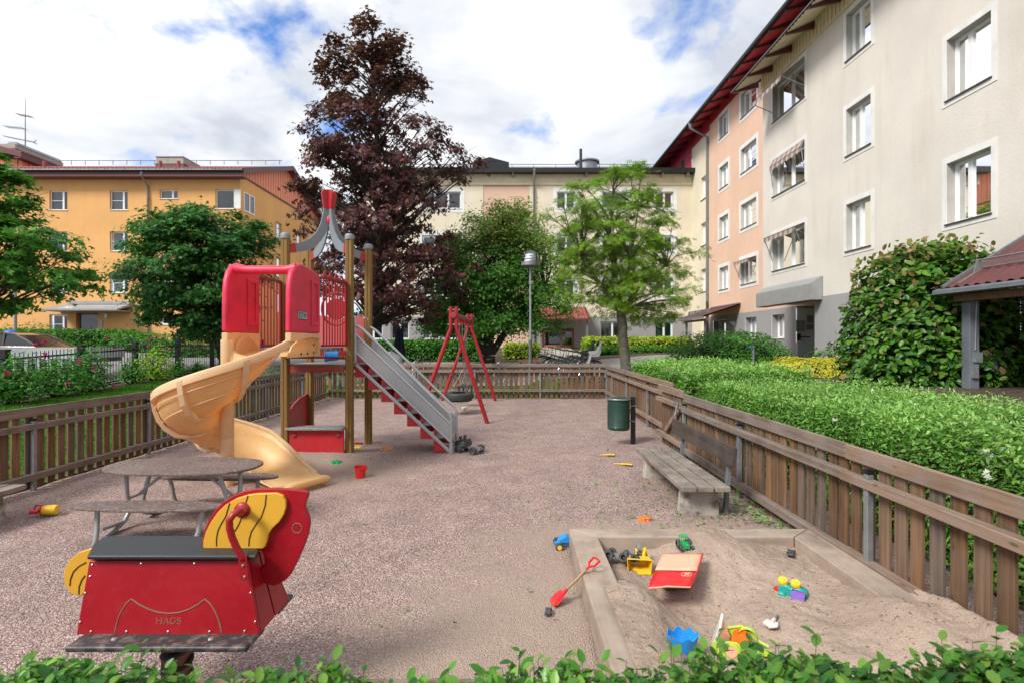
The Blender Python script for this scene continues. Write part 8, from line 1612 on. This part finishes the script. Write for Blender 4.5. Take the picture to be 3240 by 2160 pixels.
for (x, y, z) in ((-0.05, 0.14, 0.06), (-0.09, 0.10, 0.05), (0.01, 0.15, 0.10)): mb = MB(); wheel(mb, x, y, z, 0.032, 0.03, 'x'); mb.build('wheel', M['tmid'], t, smooth=True)
g = gr(1795, 1732); t = truck('toy_tractor', 'blue toy tractor outside the left sandpit corner', g + Vector((0.0, 0, 0)), math.radians(4), 0.62, M['tblu'], M['tblu'], 'x')
mb = MB(); mb.prism([(-0.13, 0.08), (0.17, 0.08), (0.17, 0.13), (0.02, 0.15), (-0.02, 0.17), (-0.10, 0.13)], -0.06, 0.06); mb.build('body', M['tblu'], t, bevel=0.008); mb = MB()
for x in (-0.115, 0.105): mb.lathe([(0.001, 0.026), (0.028, 0.026), (0.030, 0.02)], 14, T(x, -0.10, 0.05, rx=math.radians(90)))
mb.build('wheel_hub', M['tyel'], t)
c_ = gr(2166, 1744, 0.09); zs_ = sz(c_.x, c_.y); t = toy('toy_tractor', 'small green toy tractor behind the red folder in the sandpit', (c_.x, c_.y, zs_), math.radians(92), 'toy vehicle', (0, 0), 0.85)
mb = MB(); mb.box(-0.07, 0.02, -0.022, 0.022, 0.02, 0.055); mb.box(0.0, 0.06, -0.038, 0.038, 0.025, 0.05); mb.build('body', M['tgrn'], t, bevel=0.005)
mb = MB()
for x in (0.0, 0.05):
    for y in (-0.028, 0.028): mb.box(x - 0.003, x + 0.003, y - 0.003, y + 0.003, 0.05, 0.095)
mb.box(-0.008, 0.06, -0.034, 0.034, 0.095, 0.103); mb.build('cab', M['tgrn'], t, bevel=0.002)
for (x, r) in ((0.03, 0.035), (-0.05, 0.022)):
    for y in (-0.048, 0.048): mb = MB(); wheel(mb, x, y, r, r, 0.022); mb.build('wheel', M['tgry'], t, smooth=True)
# red folder (cloth flap with salmon half) lying propped up
def folder():
    zc = 0.13; P = [gr(1850 + 0, 1751)]; tl = gr(2100, 1752, 0.15); tr = gr(2223, 1752, 0.17); ml = gr(2073, 1806, 0.155); mr_ = gr(2205, 1808, 0.165); bl = gr(2052, 1859, 0.16); br = gr(2184, 1856, 0.165); c = (tl + br) / 2; root = empty('play_folder', c, 0, 'red and salmon cloth folder propped flat in the sandpit', 'folder')
    def sheet_(q, th, m, name, par=None):
        mb = MB(); vs = [Vector(p) - c for p in q]; nz = (vs[1] - vs[0]).cross(vs[2] - vs[0]).normalized(); nz = nz if nz.z > 0 else -nz; n = 6
        for s in (0, 1): pass
        top = []; 
        for i in range(n + 1):
            for j in range(n + 1): u, v = i / n, j / n; p = (vs[0] * (1 - u) + vs[1] * u) * (1 - v) + (vs[3] * (1 - u) + vs[2] * u) * v; top.append(p + nz * 0.006 * math.sin(u * 5 + v * 3) * math.sin(v * math.pi))
        k = n + 1; f = [(i * k + j, (i + 1) * k + j, (i + 1) * k + j + 1, i * k + j + 1) for i in range(n) for j in range(n)]; mb.add(top, f); o = mb.build(name, m, par or root, recalc=False, smooth=True); s_ = o.modifiers.new('thick', 'SOLIDIFY'); s_.thickness = th; s_.offset = -1 if True else 1; return o
    sheet_([tl, tr, mr_, ml], 0.010, M['tpink'], 'salmon_half'); rh = sheet_([ml + Vector((0, -0.004, 0)), mr_ + Vector((0, -0.004, 0)), br, bl], 0.010, M['tred'], 'red_half')
    mb = MB(); z = Vector((0, 0, 0.003)); mb.tube([ml - c + z, mr_ - c + z], 0.005, 6); mb.tube([tr - c + z, mr_ - c + z, br - c + z], 0.007, 6); mb.tube([tl - c, ml - c, bl - c], 0.004, 6); mb.build('binding', M['tred'], rh); mb = MB(); mb.tube([bl - c, (bl * 0.55 + br * 0.45) - c + Vector((0, 0, 0.007)), br - c], 0.005, 6); mb.build('edge_piping', M['tpink'], rh)
    # small pale outlined badge: a rounded frame holding a flag
    u = (mr_ - ml).normalized(); v = (bl - ml).normalized(); o0 = ml.lerp(mr_, 0.80).lerp(bl.lerp(br, 0.80), 0.30) - c + Vector((0, 0, 0.012)); s = 0.028; mb = MB()
    R_ = [(-.7, -.9), (.7, -.9), (1, -.6), (1, .6), (.7, .9), (-.7, .9), (-1, .6), (-1, -.6)]; mb.tube([o0 + u * a * s + v * b * s for a, b in R_], 0.0022, 5, closed=True); mb.tube([o0 + u * -.35 * s + v * .55 * s, o0 + u * -.35 * s + v * -.5 * s, o0 + u * .5 * s + v * -.5 * s, o0 + u * .5 * s + v * 0.0 * s, o0 + u * -.3 * s + v * 0.05 * s], 0.0030, 5); mb.build('badge', M['tpink'], rh)
    mb = MB(); mb.box(-0.10, 0.10, -0.03, 0.08, -0.12, -0.03); mb.build('base_block', M['sand'], root, bevel=0.03)
folder()
# teal, yellow and purple toy engine
c_ = gr(2508, 1862, 0.08); zs_ = sz(c_.x, c_.y); t = toy('toy_engine', 'teal toy engine with yellow wheels up and purple scoop, right', (c_.x, c_.y, zs_ - 0.012), math.radians(-38), 'toy vehicle', (0, 0), 0.95)
mb = MB(); mb.prism([(-0.085, 0.03), (-0.075, 0.075), (-0.03, 0.085), (0.0, 0.07), (0.04, 0.085), (0.09, 0.06), (0.085, 0.02), (0.03, 0.01), (-0.05, 0.01)], -0.035, 0.035); mb.lathe([(0.001, 0), (0.026, 0), (0.028, 0.05), (0.001, 0.05)], 16, T(-0.055, -0.02, 0.015, rx=math.radians(90))); mb.build('body', M['tteal'], t, bevel=0.012, seg=3, smooth=True)
for x in (-0.055, 0.02):
    mb = MB(); mb.lathe([(0.001, 0.03), (0.012, 0.03), (0.016, 0.024), (0.028, 0.024), (0.031, 0.015), (0.031, 0.004), (0.026, 0), (0.001, 0)], 22, T(x, -0.005, 0.085, rx=math.radians(18))); mb.build('wheel', M['tyel'], t, smooth=True)
mb = MB(); mb.lathe([(0.001, 0), (0.022, 0), (0.024, 0.012), (0.001, 0.018)], 16, T(-0.085, -0.01, 0.035, rx=math.radians(90))); mb.build('lamp', M['tred'], t, smooth=True)
mb = MB(); mb.add([(0.01, -0.09, 0.005), (0.075, -0.085, 0.005), (0.07, -0.04, 0.012), (0.01, -0.04, 0.012), (0.008, -0.075, 0.075), (0.08, -0.07, 0.075), (0.072, -0.035, 0.07), (0.008, -0.035, 0.07)], [(0, 1, 2, 3), (0, 3, 7, 4), (1, 5, 6, 2), (3, 2, 6, 7), (0, 4, 5, 1)]); o_ = mb.build('scoop', M['tpur'], t, recalc=False); s_ = o_.modifiers.new('thick', 'SOLIDIFY'); s_.thickness = 0.005
# lime and orange sand mill
c_ = gr(2330, 2035, 0.07); zs_ = sz(c_.x, c_.y); t = toy('sand_mill', 'lime green and orange toy sand mill tipped over in the sandpit', (c_.x, c_.y, zs_), math.radians(-28), 'sand mill', (0, 0), 0.92)
mb = MB(); mb.add([(-0.13, -0.05, 0.0), (-0.12, -0.05, 0.0), (-0.07, -0.05, 0.14), (-0.085, -0.05, 0.145), (-0.13, 0.05, 0.03), (-0.12, 0.05, 0.03), (-0.07, 0.06, 0.17), (-0.085, 0.06, 0.175)], [(0, 1, 2, 3), (7, 6, 5, 4), (0, 4, 5, 1), (1, 5, 6, 2), (2, 6, 7, 3), (3, 7, 4, 0)]); mb.build('tray', M['twht'], t, bevel=0.004)
mb = MB(); mb.add([(-0.115, -0.045, 0.02), (-0.08, -0.045, 0.135), (-0.08, 0.05, 0.16), (-0.115, 0.045, 0.045), (-0.03, 0.0, 0.075)], [(0, 1, 4), (1, 2, 4), (2, 3, 4), (3, 0, 4)]); mb.build('funnel', M['tpink'], t)
mb = MB(); fr_ = [(-0.125, 0.0), (-0.05, -0.02), (0.03, 0.005), (0.05, 0.03), (0.04, 0.062), (0.01, 0.085), (-0.04, 0.08), (-0.08, 0.06), (-0.115, 0.065)]; mb.prism(fr_, -0.062, -0.05); mb.prism([(x + 0.03, z + 0.03) for x, z in fr_[1:]], 0.05, 0.06); mb.box(-0.12, 0.0, -0.05, 0.05, 0.0, 0.008); mb.build('mill_frame', M['tlim'], t, bevel=0.004)
mb = MB(); mb.lathe([(0.034, 0), (0.046, 0.004), (0.046, 0.012), (0.034, 0.016)], 24, T(-0.02, -0.06, 0.036, rx=math.radians(90))); mb.build('hub_ring', M['tlim'], t, smooth=True)
mb = MB(); mb.lathe([(0.001, 0.012), (0.006, 0.012), (0.008, 0.008), (0.033, 0.008), (0.034, 0)], 24, T(-0.02, -0.063, 0.036, rx=math.radians(90))); mb.build('hub_disc', M['tpink'], t, smooth=True)
mb = MB(); wd_ = T(0.025, -0.005, 0.075, rx=math.radians(90)); mb.lathe([(0.001, 0.034), (0.05, 0.034), (0.05, 0.03), (0.001, 0.03)], 24, wd_); mb.lathe([(0.001, -0.034), (0.05, -0.034), (0.05, -0.03), (0.001, -0.03)], 24, wd_)
for k in range(6): a = k * math.pi / 3; mb.beam((0.025, -0.005, 0.075), (0.025 + 0.048 * math.cos(a), -0.005, 0.075 + 0.048 * math.sin(a)), 0.06, 0.004, (math.sin(a), 0, -math.cos(a)))
mb.build('paddle_wheel', M['tora'], t)
mb = MB(); mb.tube([(-0.05, 0.05, 0.10), (0.02, 0.055, 0.125), (0.07, 0.05, 0.11), (0.10, 0.04, 0.075), (0.16, 0.03, 0.06)], 0.008, 8); mb.tube([(0.05, -0.04, 0.03), (0.12, -0.03, 0.025), (0.14, 0.0, 0.005)], 0.007, 8); mb.lathe([(0.048, -0.02), (0.053, 0), (0.048, 0.02)], 24, T(0.055, 0.035, 0.085, rx=math.radians(90))); mb.box(0.10, 0.18, -0.02, 0.045, 0.03, 0.036); mb.box(0.10, 0.18, -0.024, -0.019, 0.03, 0.055); mb.build('chute', M['tlim'], t)
# blue scalloped mould pail
c_ = gr(2160, 2060, 0.06); zs_ = sz(c_.x, c_.y); t = toy('castle_mould', 'bright blue scalloped sand mould nearest the camera in the sandpit', (c_.x, c_.y, zs_ - 0.01), 0.1, 'sand mould'); n = 48; vs = []
for (r, z, f_) in ((0.001, 0.004, 0), (0.050, 0.004, 0), (0.052, 0.0, 0), (0.068, 0.055, 0), (0.074, 0.085, 1), (0.071, 0.085, 1), (0.064, 0.05, 0), (0.048, 0.01, 0), (0.001, 0.01, 0)):
    for j in range(n): a = 2 * math.pi * j / n; q = r * (1 + 0.03 * math.cos(8 * a)); vs.append((q * math.cos(a) * 1.08, q * math.sin(a) * 0.8, z + f_ * 0.009 * math.cos(8 * a)))
mb = MB(); mb.add(vs, [(i * n + j, i * n + (j + 1) % n, (i + 1) * n + (j + 1) % n, (i + 1) * n + j) for i in range(8) for j in range(n)]); mb.build('mould_shell', M['tblu'], t, smooth=True)
g = gr(1469, 1294); mb = MB(); mb.lathe([(0.001, -0.05), (0.03, -0.05), (0.033, -0.045), (0.033, 0.045), (0.03, 0.05), (0.001, 0.05)], 14, T(0, 0, 0.033, rz=0.6, ry=math.radians(90))); o_ = mb.build('white_can', M['twht'], None, smooth=True); o_.location = g; tag(o_, 'small white can lying on the gravel below the tyre swing', 'can')
